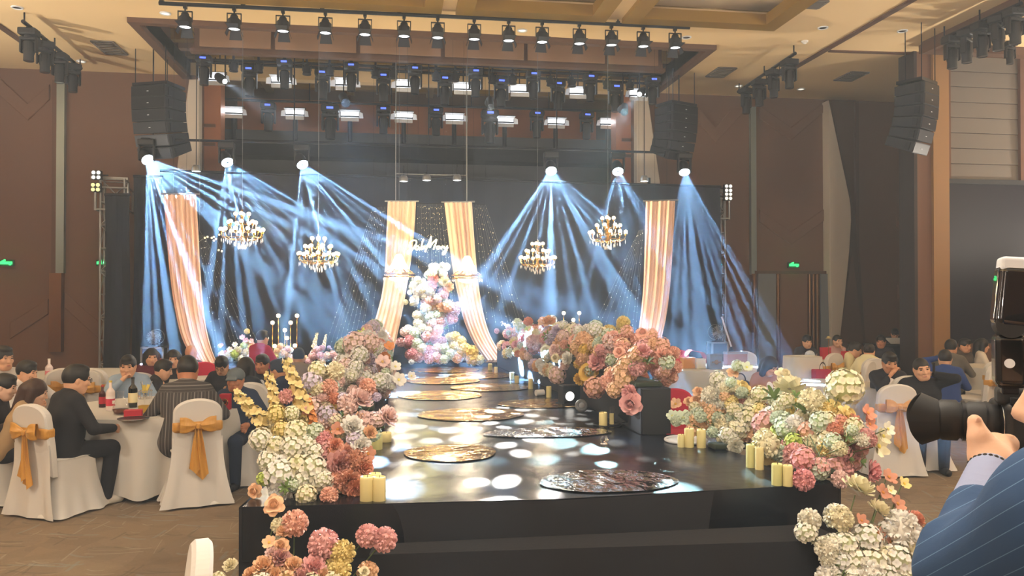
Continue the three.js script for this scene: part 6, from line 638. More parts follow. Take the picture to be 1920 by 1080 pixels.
const cap = (a, b, ra, rb = ra, k = 0.03, s = 0) => ({ a, b, ra, rb, k, s }), ell = (c, r, k = 0.02, s = 0) => ({ a: c, b: c, r, k, s });
const HEAD = [0.0065, 0.0095].map((cell) => skin([ell(V(0, 0.015, -0.008), [0.077, 0.1, 0.096]), ell(V(0, -0.03, 0.022), [0.064, 0.085, 0.07]), cap(V(-0.022, -0.085, 0.05), V(0.022, -0.085, 0.05), 0.03), cap(V(-0.05, -0.05, 0.01), V(-0.025, -0.085, 0.045), 0.03), cap(V(0.05, -0.05, 0.01), V(0.025, -0.085, 0.045), 0.03), cap(V(-0.035, 0.03, 0.078), V(0.035, 0.03, 0.078), 0.014, 0.014, 0.02), ell(V(-0.033, 0.012, 0.098), [0.018, 0.011, 0.012], 0.012, 1), ell(V(0.033, 0.012, 0.098), [0.018, 0.011, 0.012], 0.012, 1), cap(V(0, 0.015, 0.09), V(0, -0.025, 0.108), 0.009, 0.013, 0.012), cap(V(-0.012, -0.028, 0.096), V(0.012, -0.028, 0.096), 0.01, 0.01, 0.01), ell(V(-0.04, -0.02, 0.068), [0.026, 0.022, 0.02], 0.02), ell(V(0.04, -0.02, 0.068), [0.026, 0.022, 0.02], 0.02), cap(V(-0.018, -0.056, 0.088), V(0.018, -0.056, 0.088), 0.009, 0.009, 0.01), cap(V(-0.014, -0.067, 0.085), V(0.014, -0.067, 0.085), 0.01, 0.01, 0.008), ell(V(-0.079, -0.005, -0.008), [0.011, 0.03, 0.018], 0.01), ell(V(0.079, -0.005, -0.008), [0.011, 0.03, 0.018], 0.01), cap(V(0, -0.05, -0.02), V(0, -0.15, -0.035), 0.05, 0.052, 0.04)], cell));
const hairCut = [ell(V(0, -0.055, 0.105), [0.088, 0.088, 0.09], 0.012, 1), ell(V(-0.085, -0.04, 0.02), [0.03, 0.05, 0.05], 0.01, 1), ell(V(0.085, -0.04, 0.02), [0.03, 0.05, 0.05], 0.01, 1), cap(V(-0.2, -0.15, 0.0), V(0.2, -0.15, 0.0), 0.08, 0.08, 0.01, 1)];
const HAIR = {
  short: skin([ell(V(0, 0.03, -0.012), [0.087, 0.105, 0.106]), ell(V(0, 0.1, 0.035), [0.06, 0.03, 0.05]), ...hairCut], 0.0075), crop: skin([ell(V(0, 0.024, -0.012), [0.081, 0.1, 0.101]), ...hairCut], 0.0075),
  long: skin([ell(V(0, 0.025, -0.014), [0.092, 0.108, 0.108]), cap(V(-0.075, 0.03, -0.02), V(-0.085, -0.24, -0.01), 0.04, 0.035), cap(V(0.075, 0.03, -0.02), V(0.085, -0.24, -0.01), 0.04, 0.035), cap(V(0, 0, -0.08), V(0, -0.26, -0.08), 0.07, 0.06), ell(V(0, -0.06, 0.1), [0.066, 0.095, 0.085], 0.012, 1)], 0.009), bob: skin([ell(V(0, 0.025, -0.014), [0.094, 0.11, 0.11]), cap(V(-0.078, 0.02, -0.01), V(-0.085, -0.11, 0.0), 0.042, 0.04), cap(V(0.078, 0.02, -0.01), V(0.085, -0.11, 0.0), 0.042, 0.04), cap(V(0, 0, -0.07), V(0, -0.12, -0.06), 0.075, 0.07), ell(V(0, -0.06, 0.105), [0.064, 0.098, 0.08], 0.012, 1)], 0.009), bun: skin([ell(V(0, 0.028, -0.014), [0.087, 0.104, 0.106]), ell(V(0, 0.03, -0.13), [0.045, 0.045, 0.04]), ...hairCut], 0.0085),
  cap: skin([ell(V(0, 0.035, -0.008), [0.092, 0.09, 0.108]), cap(V(-0.2, -0.06, -0.03), V(0.2, -0.06, -0.03), 0.075, 0.075, 0.008, 1), cap(V(-0.2, -0.05, 0.08), V(0.2, -0.05, 0.08), 0.07, 0.07, 0.008, 1), cap(V(-0.045, 0.035, 0.1), V(0.045, 0.035, 0.1), 0.012, 0.012, 0.02), cap(V(-0.05, 0.028, 0.12), V(0.05, 0.028, 0.12), 0.01, 0.01, 0.02)], 0.0075), bald: null,
};
const HANDS = [0, 1].map((curl) => { const l = [cap(V(-0.028, -0.03, 0), V(-0.03, -0.085, 0.0), 0.016, 0.015, 0.015), cap(V(0.0, -0.02, 0), V(0.0, -0.09, 0), 0.02, 0.016, 0.02), cap(V(0.025, -0.03, 0), V(0.028, -0.08, 0), 0.016, 0.014, 0.015), cap(V(0, 0.03, 0), V(0, -0.03, 0), 0.026, 0.026, 0.02)]; [[-0.034, 0.062, 0.0085], [-0.012, 0.07, 0.009], [0.011, 0.066, 0.0088], [0.032, 0.052, 0.0078]].forEach(([x, L, r]) => { const c = curl ? 1.15 : 0.3, a = V(x, -0.085, 0), b = a.clone().add(V(x * 0.06, -L * 0.45 * Math.cos(c * 0.5), L * 0.45 * Math.sin(c * 0.5))), e = b.clone().add(V(0, -L * 0.35 * Math.cos(c * 1.4), L * 0.35 * Math.sin(c * 1.4))), t = e.clone().add(V(0, -L * 0.25 * Math.cos(c * 2.1), L * 0.25 * Math.sin(c * 2.1))); l.push(cap(a, b, r * 1.08, r, 0.006), cap(b, e, r, r * 0.94, 0.006), cap(e, t, r * 0.94, r * 0.82, 0.006)); }); const t0 = V(-0.03, -0.03, 0.006), t1 = V(-0.055, -0.058, 0.02), t2 = V(-0.056, -0.09, curl ? 0.04 : 0.026); l.push(cap(t0, t1, 0.014, 0.011, 0.014), cap(t1, t2, 0.011, 0.0085, 0.006)); return skin(l, 0.0058); });
const xform = (g, m) => { const q = g.clone(); q.applyMatrix4(m); return q; };
const SKIN = { a: mat('#c58f6c', { roughness: 0.6 }), b: mat('#d6a482', { roughness: 0.6 }), c: mat('#b97d5c', { roughness: 0.6 }), d: mat('#e0b598', { roughness: 0.6 }) }, HAIRM = { black: mat('#17130f', { roughness: 0.5 }), brown: mat('#3a2318', { roughness: 0.5 }), grey: mat('#5d666b', { roughness: 0.8 }), navy: mat('#2d3a4d', { roughness: 0.8 }) }, eyeM = mat('#120c08', { roughness: 0.2 }), lipM = mat('#a3574c', { roughness: 0.5 }), shoeM = mat('#d9d2c6', { roughness: 0.6 }), eyeGeo = mg([ball(0.0085, -0.033, 0.012, 0.0865, 10, 1.5, 0.7, 0.6), ball(0.0085, 0.033, 0.012, 0.0865, 10, 1.5, 0.7, 0.6)]), browGeo = mg([bx(0.034, 0.006, 0.008, -0.033, 0.034, 0.09, 0, -0.25, 0.08), bx(0.034, 0.006, 0.008, 0.033, 0.034, 0.09, 0, 0.25, -0.08)]), lipGeo = ball(0.02, 0, -0.0615, 0.0935, 12, 1.1, 0.32, 0.28), shoeGeo = skin([cap(V(0, 0.045, 0), V(0, 0.04, 0.13), 0.045, 0.04), cap(V(0, 0.06, -0.03), V(0, 0.09, -0.03), 0.045, 0.042)], 0.012);
const topM = {}, fabric = (hex) => (topM[hex] ??= mat(hex, { roughness: 0.88 }));
const stripeTex = canvas(128, 128, (g) => { g.fillStyle = '#3a3634'; g.fillRect(0, 0, 128, 128); for (let k = 0; k < 8; k++) { g.fillStyle = k % 2 ? '#7c7672' : '#5b5552'; g.fillRect(k * 16, 0, 5, 128); } }), stripeMat = mat('#ffffff', { map: stripeTex, roughness: 0.85 });
function ik(s, h, l1, l2, pole) { const d = h.clone().sub(s); let L = Math.min(d.length(), l1 + l2 - 0.005); d.normalize(); const x = (l1 * l1 - l2 * l2 + L * L) / (2 * L), y = Math.sqrt(Math.max(0, l1 * l1 - x * x)), n = pole.clone().addScaledVector(d, -pole.dot(d)).normalize(); return [s.clone().addScaledVector(d, x).addScaledVector(n, y), s.clone().addScaledVector(d, L)]; }
function person(label, o) {   // o: u, v, d = centre of the head in the photograph and its depth
  const S = { turn: 0, lean: 0.12, headTurn: 0, headPitch: 0.1, headTilt: 0, stand: false, hair: 'short', hairM: 'black', skin: 'a', top: '#222226', bottom: '#20222a', fine: false, girth: 1, armR: [-0.17, 0.8, 0.34], armL: [0.17, 0.8, 0.34], curl: 1, ...o };
  const hipY = S.stand ? 0.93 : 0.56, R = (v, a) => v.clone().applyAxisAngle(V(1, 0, 0), a), hip = V(0, hipY, 0), up = (y, z = 0, x = 0) => hip.clone().add(R(V(x, y, z), S.lean)), neck = up(0.5, -0.01), hc = neck.clone().add(R(V(0, 0.135, 0.035), S.lean * 0.6 + S.headPitch * 0.5));
  const w = 0.175 * (S.female ? 0.88 : 1), sh = (s) => up(0.44, -0.01, s * w), g = S.girth, hands = {}, arms = [];
  for (const s of [-1, 1]) { const raw = s < 0 ? S.armR : S.armL, h = V(raw[0], raw[1] + (S.stand ? 0.3 : 0), raw[2]), [e, wr] = ik(sh(s), h, 0.29, 0.255, V(s * 0.7, -0.7, raw[1] > 0.98 ? 0.1 : -0.35)); arms.push([sh(s), e, wr]); hands[s] = [e, wr]; }
  const legs = [-1, 1].map((s) => { const hp = hip.clone().add(V(s * 0.09, -0.02, 0)), kn = S.stand ? V(s * 0.1, 0.5, 0.02) : V(s * (S.knee ?? 0.13), hipY - 0.03, 0.43), an = S.stand ? V(s * 0.1, 0.09, -0.02) : V(s * (S.knee ?? 0.13), 0.09, S.ankleZ ?? 0.42); return [hp, kn, an]; });
  const trunk = (e) => [cap(up(-0.02, 0, -0.085), up(-0.02, 0, 0.085), 0.125 * g + e, 0.125 * g + e, 0.06), cap(up(0.15, 0.015, -0.07), up(0.15, 0.015, 0.07), 0.118 * g + e, 0.118 * g + e, 0.08), cap(up(0.32, 0.01, -0.085), up(0.32, 0.01, 0.085), 0.115 * g + e, 0.115 * g + e, 0.08), cap(up(0.44, -0.015, -w + 0.03), up(0.44, -0.015, w - 0.03), 0.066 + e, 0.066 + e, 0.06), cap(up(0.46, -0.02, -0.07), up(0.49, -0.02, 0.0), 0.055 + e, 0.05 + e, 0.05), cap(up(0.46, -0.02, 0.07), up(0.49, -0.02, 0.0), 0.055 + e, 0.05 + e, 0.05)];
  const armP = (e, end = 1) => arms.flatMap(([a, b, c]) => [cap(a, b, 0.055 + e, 0.043 + e, 0.03), cap(b, b.clone().lerp(c, end), 0.042 + e, 0.042 + (0.029 - 0.042) * end + e, 0.015)]), cell = S.fine ? 0.013 : 0.018;
  const hr = new THREE.Matrix4().makeRotationFromEuler(new THREE.Euler(S.lean * 0.5 + S.headPitch, S.headTurn, S.headTilt, 'YXZ')).scale(V(1.1, 1.1, 1.1)).setPosition(hc), bodyP = [...trunk(-0.012), ...armP(-0.008, 0.97), ...legs.flatMap(([a, b, c]) => [cap(a, b, 0.07, 0.05), cap(b, c, 0.045, 0.032)]), cap(neck.clone().add(V(0, -0.04, 0)), hc.clone().lerp(neck, 0.45).add(V(0, 0, -0.015)), 0.058, 0.052, 0.03)];
  const handM = (s) => { const [e, wr] = hands[s], dir = wr.clone().sub(e).normalize(), q = new THREE.Quaternion().setFromUnitVectors(V(0, -1, 0), dir), m = new THREE.Matrix4().makeRotationFromQuaternion(q); m.multiply(new THREE.Matrix4().makeRotationY(s * (S.palm ?? 1.2))); if (s > 0) m.multiply(new THREE.Matrix4().makeScale(-1, 1, 1)); return m.setPosition(wr.clone().addScaledVector(dir, 0.02)); };
  const flip = (q) => { const i = q.index.array; for (let k = 0; k < i.length; k += 3) { const t = i[k]; i[k] = i[k + 1]; i[k + 1] = t; } return q; };
  const body = mg([skin(bodyP, cell), xform(HEAD[S.fine ? 0 : 1], hr), xform(HANDS[S.curl], handM(-1)), flip(xform(HANDS[S.curl], handM(1)))]);
  const world = at(S.u, S.v, S.d), scale = THREE.MathUtils.clamp(world.y / hc.y, S.minS ?? 0.86, 1.12), off = hc.clone().multiplyScalar(scale).applyAxisAngle(V(0, 1, 0), S.turn), base = V(world.x - off.x, 0, world.z - off.z);
  const t = thing('person', label, 'person', base, S.turn, S.group); t.scale.setScalar(scale);
  part(t, 'body', body, SKIN[S.skin]);
  const topPr = [...trunk(0.012), ...armP(0.011, S.sleeve ?? 0.93)]; if (S.hood) topPr.push(cap(up(0.5, -0.06, -0.06), up(0.5, -0.06, 0.06), 0.06, 0.06, 0.04)); if (S.collar !== false) topPr.push(cap(up(0.495, -0.02, -0.015), up(0.51, -0.015, 0.015), 0.058, 0.058, 0.02));
  if (S.jacket) { part(t, 'shirt', skin([...trunk(0.006), cap(up(0.5, -0.01, -0.01), up(0.525, 0.0, 0.01), 0.06, 0.058, 0.02)], cell), fabric(S.jacket)); topPr.push(cap(up(0.5, 0.16), up(0.08, 0.17), 0.085, 0.035, 0.01, 1)); }
  if (S.stripes) { const geo = skin(topPr, cell), p = geo.attributes.position, uv = geo.attributes.uv; for (let i = 0; i < p.count; i++) { const high = p.getY(i) > hc.y - 0.18; uv.setXY(i, high ? p.getY(i) * 4.2 : p.getX(i) * 4.2, 0); } part(t, 'shirt', geo, stripeMat, 'dark shirt with grey stripes'); } else part(t, S.jacket ? 'jacket' : 'top', skin(topPr, cell), fabric(S.top));
  part(t, 'trousers', skin([cap(hip.clone().add(V(-0.085, -0.03, 0)), hip.clone().add(V(0.085, -0.03, 0)), 0.13 * g, 0.13 * g, 0.05), ...legs.flatMap(([a, b, c]) => [cap(a, b, 0.098, 0.075, 0.04), cap(b, c, 0.075, 0.058, 0.03)])], cell), fabric(S.bottom));
  legs.forEach(([, , c]) => part(t, 'shoe', xform(shoeGeo, new THREE.Matrix4().makeTranslation(c.x, 0, c.z)), S.shoes ?? M.black));
  const hg = HAIR[S.hair]; if (hg) part(t, S.hair === 'cap' ? 'hat' : 'hair', xform(hg, hr), HAIRM[S.hairM]); if (S.hair === 'cap') part(t, 'hair', xform(HAIR.crop, hr), HAIRM.black);
  part(t, 'eyes', xform(eyeGeo, hr), eyeM); part(t, 'eyebrows', xform(browGeo, hr), HAIRM.black); part(t, 'mouth', xform(lipGeo, hr), lipM);
  if (S.glasses) part(t, 'glasses', [-1, 1].flatMap((s) => [new THREE.TorusGeometry(0.022, 0.0025, 6, 20).scale(1, 0.8, 1).translate(s * 0.033, 0.01, 0.106), bar(V(s * 0.055, 0.014, 0.104), V(s * 0.082, 0.012, 0.0), 0.002, 5)]).concat([bar(V(-0.011, 0.012, 0.107), V(0.011, 0.012, 0.107), 0.002, 5)]).map((q) => q.applyMatrix4(hr)), M.black);
  return { t, hr, hands, scale, hc };
}
const RT = Math.PI / 2;
// guests on the left
person('man in a black sweater and glasses sitting sideways at the left table, seen from behind', { u: 143, v: 712, d: 7.5, turn: dirTurn(0.72, -0.7), headTurn: -0.15, lean: 0.2, top: '#17171c', bottom: '#15161c', fine: true, glasses: true, armR: [-0.2, 0.72, 0.4], armL: [0.2, 0.74, 0.4], girth: 1.12, shoes: shoeM, skin: 'b', ankleZ: 0.36 });
person('woman with long brown hair in a beige top leaning forward at the left edge', { u: 66, v: 737, d: 7.85, turn: dirTurn(0.9, -0.3), lean: 0.45, hair: 'long', hairM: 'brown', top: '#a58a66', female: true, fine: true, skin: 'd' }); person('person in dark clothes and black cap at the left picture edge', { u: 8, v: 726, d: 7.9, turn: dirTurn(0.9, -0.1), lean: 0.3, hair: 'short', top: '#2a1f1d', fine: true, skin: 'd' });
person('man with dark hair in white resting his chin on his hand at the left', { u: 50, v: 698, d: 9.2, turn: dirTurn(0.95, 0.1), lean: 0.25, top: '#d9d4ce', armL: [0.05, 1.05, 0.28], skin: 'b' }); person('man with black hair half cut off by the left edge', { u: 6, v: 672, d: 9.6, turn: dirTurn(0.8, 0.5), top: '#c9c2bb', skin: 'b', lean: 0.05 });
person('man in a light blue shirt drinking, facing the camera across the left table', { u: 240, v: 697, d: 9.55, turn: 0.1, lean: 0.22, top: '#8fa3b8', armR: [-0.06, 1.0, 0.26], fine: true, skin: 'b', minS: 0.9 }); person('man in a striped dark shirt seen from behind at the left table', { u: 352, v: 695, d: 7.85, turn: dirTurn(-0.12, -1), lean: 0.22, stripes: true, fine: true, girth: 1.16, headPitch: 0.25, skin: 'c', armR: [-0.2, 0.78, 0.35], armL: [0.2, 0.78, 0.35] });
person('man in a dark jacket in profile behind the striped shirt man', { u: 306, v: 695, d: 9.9, turn: dirTurn(0.95, -0.15), lean: 0.4, top: '#26262a', skin: 'b' }); person('woman in dark red beside the fan case', { u: 284, v: 682, d: 11.6, turn: 0.4, hair: 'long', top: '#5a2026', female: true, skin: 'b', lean: 0.2 }); person('woman with long black hair between two men at the left rear table', { u: 325, v: 688, d: 11.2, turn: 0.2, hair: 'long', top: '#1d1b20', female: true, skin: 'b', lean: 0.2 }); person('bald man in front of the left peach drape', { u: 358, v: 663, d: 12.2, turn: Math.PI - 0.3, hair: 'bald', top: '#3a3030', skin: 'a', lean: 0.05 });
person('man in black with glasses looking down behind the left table', { u: 416, v: 686, d: 10.4, turn: -0.15, lean: 0.35, headPitch: 0.4, top: '#1d1e24', glasses: true, skin: 'b' }); const capped = person('man in a grey flat cap and navy sweater facing the camera', { u: 442, v: 712, d: 8.25, turn: -0.2, lean: 0.12, hair: 'cap', hairM: 'grey', top: '#24324a', bottom: '#1d2a40', fine: true, girth: 1.18, skin: 'c', armR: [-0.2, 0.7, 0.25], armL: [0.22, 0.7, 0.25] }); person('man in a dark jacket with a flushed face near the left flower bed', { u: 492, v: 686, d: 10.2, turn: -0.35, lean: 0.2, top: '#1f2733', jacket: '#c9ccd2', skin: 'c' });
person('person in a red jacket standing by the stem lights', { u: 492, v: 634, d: 11.8, turn: Math.PI * 0.8, stand: true, top: '#a02a45', skin: 'a', minS: 0.72, lean: 0.08 }); person('person with dark hair and grey coat seen from behind before the pink flower bed', { u: 560, v: 672, d: 11.2, turn: Math.PI, top: '#7d7066', skin: 'a', hairM: 'navy', lean: 0.1 }); person('man in a navy coat in profile beside the yellow flower spikes', { u: 522, v: 702, d: 9.3, turn: dirTurn(-0.85, -0.4), lean: 0.2, top: '#22304a', hairM: 'navy', skin: 'a' }); person('person in dark hood between the capped man and the flushed man', { u: 462, v: 690, d: 9.6, turn: Math.PI - 0.4, top: '#1b2430', hair: 'bob', skin: 'a', lean: 0.1 });
// guests on the right
person('woman with black hair in a brown coat looking down at the grey table', { u: 1443, v: 688, d: 9.2, turn: 0.2, lean: 0.3, headPitch: 0.35, headTurn: 0.3, hair: 'bob', top: '#9a6b42', jacket: '#e6e2dc', female: true, fine: true, skin: 'd' }); const suit = person('man in a dark suit and white shirt raising his hand to his mouth', { u: 1668, v: 680, d: 8.75, turn: -0.25, lean: 0.15, headPitch: 0.2, top: '#1c1e28', jacket: '#e8e4e4', armR: [-0.02, 1.04, 0.24], armL: [0.2, 0.8, 0.3], fine: true, skin: 'a', girth: 1.1 });
const caller = person('man in black holding a phone to his ear beside the suited man', { u: 1728, v: 692, d: 7.9, turn: -0.3, lean: 0.1, headTilt: 0.15, hair: 'crop', top: '#15161c', bottom: '#12141c', armL: [0.13, 1.13, 0.1], armR: [-0.24, 0.62, 0.12], fine: true, girth: 1.2, skin: 'b', palm: 0.3 });
{ const [, w] = caller.hands[1], p = w.clone().add(V(-0.005, 0.07, 0.03)); part(caller.t, 'phone', [rb(0.012, 0.14, 0.068, 0.005, p.x, p.y, p.z, 1)], M.black, 'black mobile phone'); }
person('man in a blue jacket and white cap raising a hand to his head', { u: 1772, v: 680, d: 9.6, turn: Math.PI - 0.5, lean: 0.1, top: '#27407c', hair: 'short', armL: [0.08, 1.2, 0.12], skin: 'b' });
person('woman in a cream hoodie at the far right table, left of the pair', { u: 1603, v: 668, d: 11.8, turn: 1.0, lean: 0.35, top: '#dcd3a6', hair: 'short', hood: true, female: true, skin: 'b' }); person('woman with a hair clip in a cream hoodie seen from behind', { u: 1630, v: 664, d: 11.4, turn: Math.PI * 0.75, lean: 0.3, top: '#dfd6aa', hair: 'bun', hood: true, female: true, skin: 'b' }); person('man in a pale pink shirt with his hand at his mouth near the door', { u: 1570, v: 646, d: 13.6, turn: 0.1, top: '#c09a94', hair: 'crop', armL: [0.02, 1.04, 0.22], skin: 'b', lean: 0.05 }); person('man half hidden behind the glass bowl on the far table', { u: 1513, v: 658, d: 13.6, turn: 0, top: '#34323a', skin: 'b', lean: 0.15 }); person('man with dark hair behind the women in cream hoodies', { u: 1652, v: 650, d: 13.4, turn: -0.7, top: '#26242c', skin: 'c' });
person('man in a dark suit bending over papers by the right wall', { u: 1678, v: 626, d: 14.4, turn: -0.4, stand: true, lean: 0.45, headPitch: 0.4, top: '#1d2433', jacket: '#e2dee0', skin: 'b', minS: 0.7 }); person('man in a dark suit standing in profile beside the pilaster', { u: 1715, v: 611, d: 14.2, turn: -1.1, stand: true, top: '#1c2231', jacket: '#dfdcde', skin: 'd', minS: 0.7, lean: 0.02 });
{ const p = at(1690, 652, 14.0), o = thing('desk', 'dark control desk in front of the suited men by the right wall', 'desk', V(p.x, 0, p.z)); part(o, 'top', [rb(1.3, 0.04, 0.5, 0.01, 0, 0.92, 0, 1)], M.black); part(o, 'front_panel', [bx(1.26, 0.9, 0.03, 0, 0.45, 0.22)], M.black); for (const s of [-1, 1]) part(o, 'side_panel', [bx(0.03, 0.9, 0.44, s * 0.62, 0.45, 0)], M.black); solo('paper_sheet', 'white sheet of paper on the control desk', 'paper', [bx(0.32, 0.004, 0.22, 0, 0, 0, 0.5)], M.white, V(p.x - 0.15, 1.0, p.z + 0.05)); }
person('man in a grey sweater with dark hair at the far right table', { u: 1783, v: 652, d: 11.0, turn: Math.PI - 0.9, top: '#5f5a52', skin: 'a', lean: 0.1 }); person('smiling man in a dark brown coat facing the camera under the dark screen', { u: 1809, v: 650, d: 12.1, turn: 0.2, top: '#4d443c', skin: 'a', lean: 0.1 }); person('woman with long black hair in white at the far right table', { u: 1842, v: 654, d: 12.1, turn: 1.2, hair: 'long', top: '#cfc8be', female: true, skin: 'b', lean: 0.1 }); person('person at the far right behind the camera flash', { u: 1904, v: 650, d: 12.0, turn: -1.0, top: '#4a423c', skin: 'a', lean: 0.1 });
chair(capped.t.position, -0.2, 'white covered chair under the man in the cap', { bow: false }); chair(caller.t.position, -0.3, 'white covered chair under the man with the phone', { bow: false });
// ---------------------------------------------------------------- photographer at the right edge
{ const A = (u, v, d) => at(u, v, d), P = thing('person', 'photographer in a blue pinstripe jacket holding up a camera at the right edge', 'person', V(0, 0, 0)), Lp = (p) => p;
  const wrist = A(1863, 868, 1.36), fore = A(1822, 985, 1.26), elbow = A(1800, 1075, 1.17), shoulder = A(2010, 965, 0.98), chestC = A(2150, 1080, 1.05), hipC = V(chestC.x + 0.02, 0.95, chestC.z), neckC = V(chestC.x, 1.5, chestC.z - 0.02), headC = V(chestC.x - 0.02, 1.68, chestC.z - 0.06), sh2 = V(shoulder.x + 0.38, shoulder.y, shoulder.z + 0.05), el2 = V(sh2.x + 0.02, 1.25, sh2.z - 0.15), wr2 = V(A(1985, 800, 1.5).x + 0.05, A(1985, 800, 1.5).y - 0.03, -1.42);
  const jk = skin([cap(wrist.clone().lerp(elbow, 0.5), elbow, 0.052, 0.062, 0.03), cap(elbow, shoulder, 0.064, 0.085, 0.03), cap(A(1770, 1010, 1.2), A(1860, 985, 1.18), 0.028, 0.03, 0.03), cap(shoulder, sh2, 0.09, 0.09, 0.06), cap(V(chestC.x - 0.1, 1.25, chestC.z), V(chestC.x + 0.1, 1.25, chestC.z), 0.14, 0.14, 0.08), cap(V(chestC.x - 0.1, 0.95, chestC.z), V(chestC.x + 0.1, 0.95, chestC.z), 0.14, 0.14, 0.08), cap(sh2, el2, 0.08, 0.062, 0.03), cap(el2, wr2.clone().lerp(el2, 0.15), 0.06, 0.045, 0.03)], 0.011), dirA = shoulder.clone().sub(elbow).normalize(), view = V(0, EYE, 0).sub(elbow).normalize(), perp = new THREE.Vector3().crossVectors(dirA, view).normalize();
  const stripes = canvas(256, 16, (g, w, h) => { g.fillStyle = '#2d4c74'; g.fillRect(0, 0, w, h); for (let k = 0; k < 4; k++) { g.fillStyle = '#5f80a6'; g.fillRect(k * 64 + 20, 0, 3, h); } }), jm = mat('#ffffff', { map: stripes, roughness: 0.85, bumpMap: weave, bumpScale: 0.0006 }); { const p = jk.attributes.position, uv = jk.attributes.uv; for (let i = 0; i < p.count; i++) uv.setXY(i, V(p.getX(i), p.getY(i), p.getZ(i)).dot(perp) * 11, 0); }
  part(P, 'jacket', jk, jm, 'blue jacket with pale pinstripes'); part(P, 'shirt_cuff', skin([cap(wrist.clone().lerp(elbow, 0.12), wrist.clone().lerp(elbow, 0.55), 0.04, 0.05, 0.02)], 0.008), mat('#8f98b8', { roughness: 0.85 }), 'lavender blue shirt cuff');
  const tip = A(1828, 790, 1.385), th1 = A(1836, 820, 1.375), th0 = A(1849, 850, 1.37), palm = A(1868, 846, 1.41), k = (u, v, d) => A(u, v, d);
  const bodyG = skin([cap(wrist.clone().lerp(elbow, 0.7), wrist, 0.036, 0.028, 0.02), cap(wrist, palm, 0.03, 0.034, 0.03), cap(wrist, th0, 0.03, 0.026, 0.02), cap(th0, th1, 0.025, 0.019, 0.02), cap(th1, tip, 0.019, 0.0135, 0.01), cap(k(1845, 838, 1.42), k(1890, 832, 1.43), 0.02, 0.02, 0.02), ...[[1832, 1826], [1850, 1846], [1868, 1866], [1886, 1886]].flatMap(([u, u2], i) => [cap(k(u + 6, 842, 1.43), k(u, 846, 1.49), 0.011, 0.0105, 0.008), cap(k(u, 846, 1.49), k(u2, 822, 1.535), 0.0105, 0.0095, 0.006), cap(k(u2, 822, 1.535), k(u2, 800 + 2 * i, 1.54), 0.0095, 0.0085, 0.006)])], 0.0055);
  const torsoSkin = skin([cap(wrist.clone().lerp(elbow, 0.65), elbow, 0.034, 0.04), cap(elbow, shoulder, 0.045, 0.06), cap(shoulder, sh2, 0.06, 0.06), cap(V(chestC.x, 1.4, chestC.z), V(chestC.x, 0.95, chestC.z), 0.12, 0.12), cap(sh2, el2, 0.05, 0.045), cap(el2, wr2, 0.04, 0.03), cap(V(chestC.x, 1.45, chestC.z), headC, 0.055, 0.055), cap(V(chestC.x - 0.09, 0.9, chestC.z), V(chestC.x - 0.1, 0.1, chestC.z), 0.07, 0.04), cap(V(chestC.x + 0.09, 0.9, chestC.z), V(chestC.x + 0.1, 0.1, chestC.z), 0.07, 0.04)], 0.016), hr = new THREE.Matrix4().makeRotationY(Math.PI + 0.7).setPosition(headC), hm = new THREE.Matrix4().makeRotationFromQuaternion(new THREE.Quaternion().setFromUnitVectors(V(0, -1, 0), wr2.clone().sub(el2).normalize())).setPosition(wr2);
  part(P, 'body', [bodyG, torsoSkin, xform(HEAD[1], hr), xform(HANDS[1], hm)], SKIN.d); part(P, 'hair', xform(HAIR.short, hr), HAIRM.black); part(P, 'thumb_nail', [ball(0.0075, 0, 0, 0, 10, 0.9, 1.2, 0.4).translate(tip.x - 0.002, tip.y + 0.001, tip.z + 0.0115)], mat('#dcae97', { roughness: 0.35 }));
  const br = wrist.clone().lerp(elbow, 0.1), q = new THREE.Quaternion().setFromUnitVectors(V(0, 0, 1), elbow.clone().sub(wrist).normalize()), beads = []; for (let i = 0; i < 26; i++) { const a = i / 26 * 6.283, v = V(0.036 * Math.cos(a), 0.036 * Math.sin(a), 0).applyQuaternion(q).add(br); beads.push(ball(0.0052, v.x, v.y, v.z, 8)); } part(P, 'bracelet', beads, mat('#1c1e22', { roughness: 0.25 }), 'dark bead bracelet');
  part(P, 'trousers', skin([cap(V(chestC.x - 0.09, 0.9, chestC.z), V(chestC.x - 0.1, 0.1, chestC.z), 0.1, 0.07), cap(V(chestC.x + 0.09, 0.9, chestC.z), V(chestC.x + 0.1, 0.1, chestC.z), 0.1, 0.07)], 0.02), fabric('#1d2029')); for (const s of [-0.1, 0.1]) part(P, 'shoe', xform(shoeGeo, new THREE.Matrix4().makeRotationY(Math.PI).setPosition(chestC.x + s, 0, chestC.z)), M.black);
  // camera
  const m0 = A(1880, 792, 1.5), ax = V(-0.84, -0.02, -0.54).normalize(), C = thing('camera', 'black camera with a large hooded lens and flash held by the photographer', 'camera', m0), qa = new THREE.Quaternion().setFromRotationMatrix(new THREE.Matrix4().makeBasis(new THREE.Vector3().crossVectors(V(0, 1, 0), ax).normalize(), V(0, 1, 0), ax)); C.quaternion.copy(qa);
  const rub = mat('#17181b', { roughness: 0.6 }), gloss = phys('#0d0e11', { roughness: 0.22, clearcoat: 0.5 }), ring = (r, z, w, m) => part(C, 'lens_ring', [new THREE.CylinderGeometry(r, r, w, 40, 1).rotateX(Math.PI / 2).translate(0, 0, z)], m);
  part(C, 'lens_barrel', [lathe([[0.002, 0], [0.036, 0], [0.037, 0.02], [0.041, 0.024], [0.041, 0.06], [0.038, 0.064], [0.038, 0.08], [0.043, 0.084], [0.043, 0.112], [0.04, 0.116], [0.04, 0.125], [0.034, 0.125], [0.002, 0.118]], 40).rotateX(Math.PI / 2)], rub); ring(0.0425, 0.072, 0.006, M.blackMetal); ring(0.0425, 0.03, 0.004, M.blackMetal);
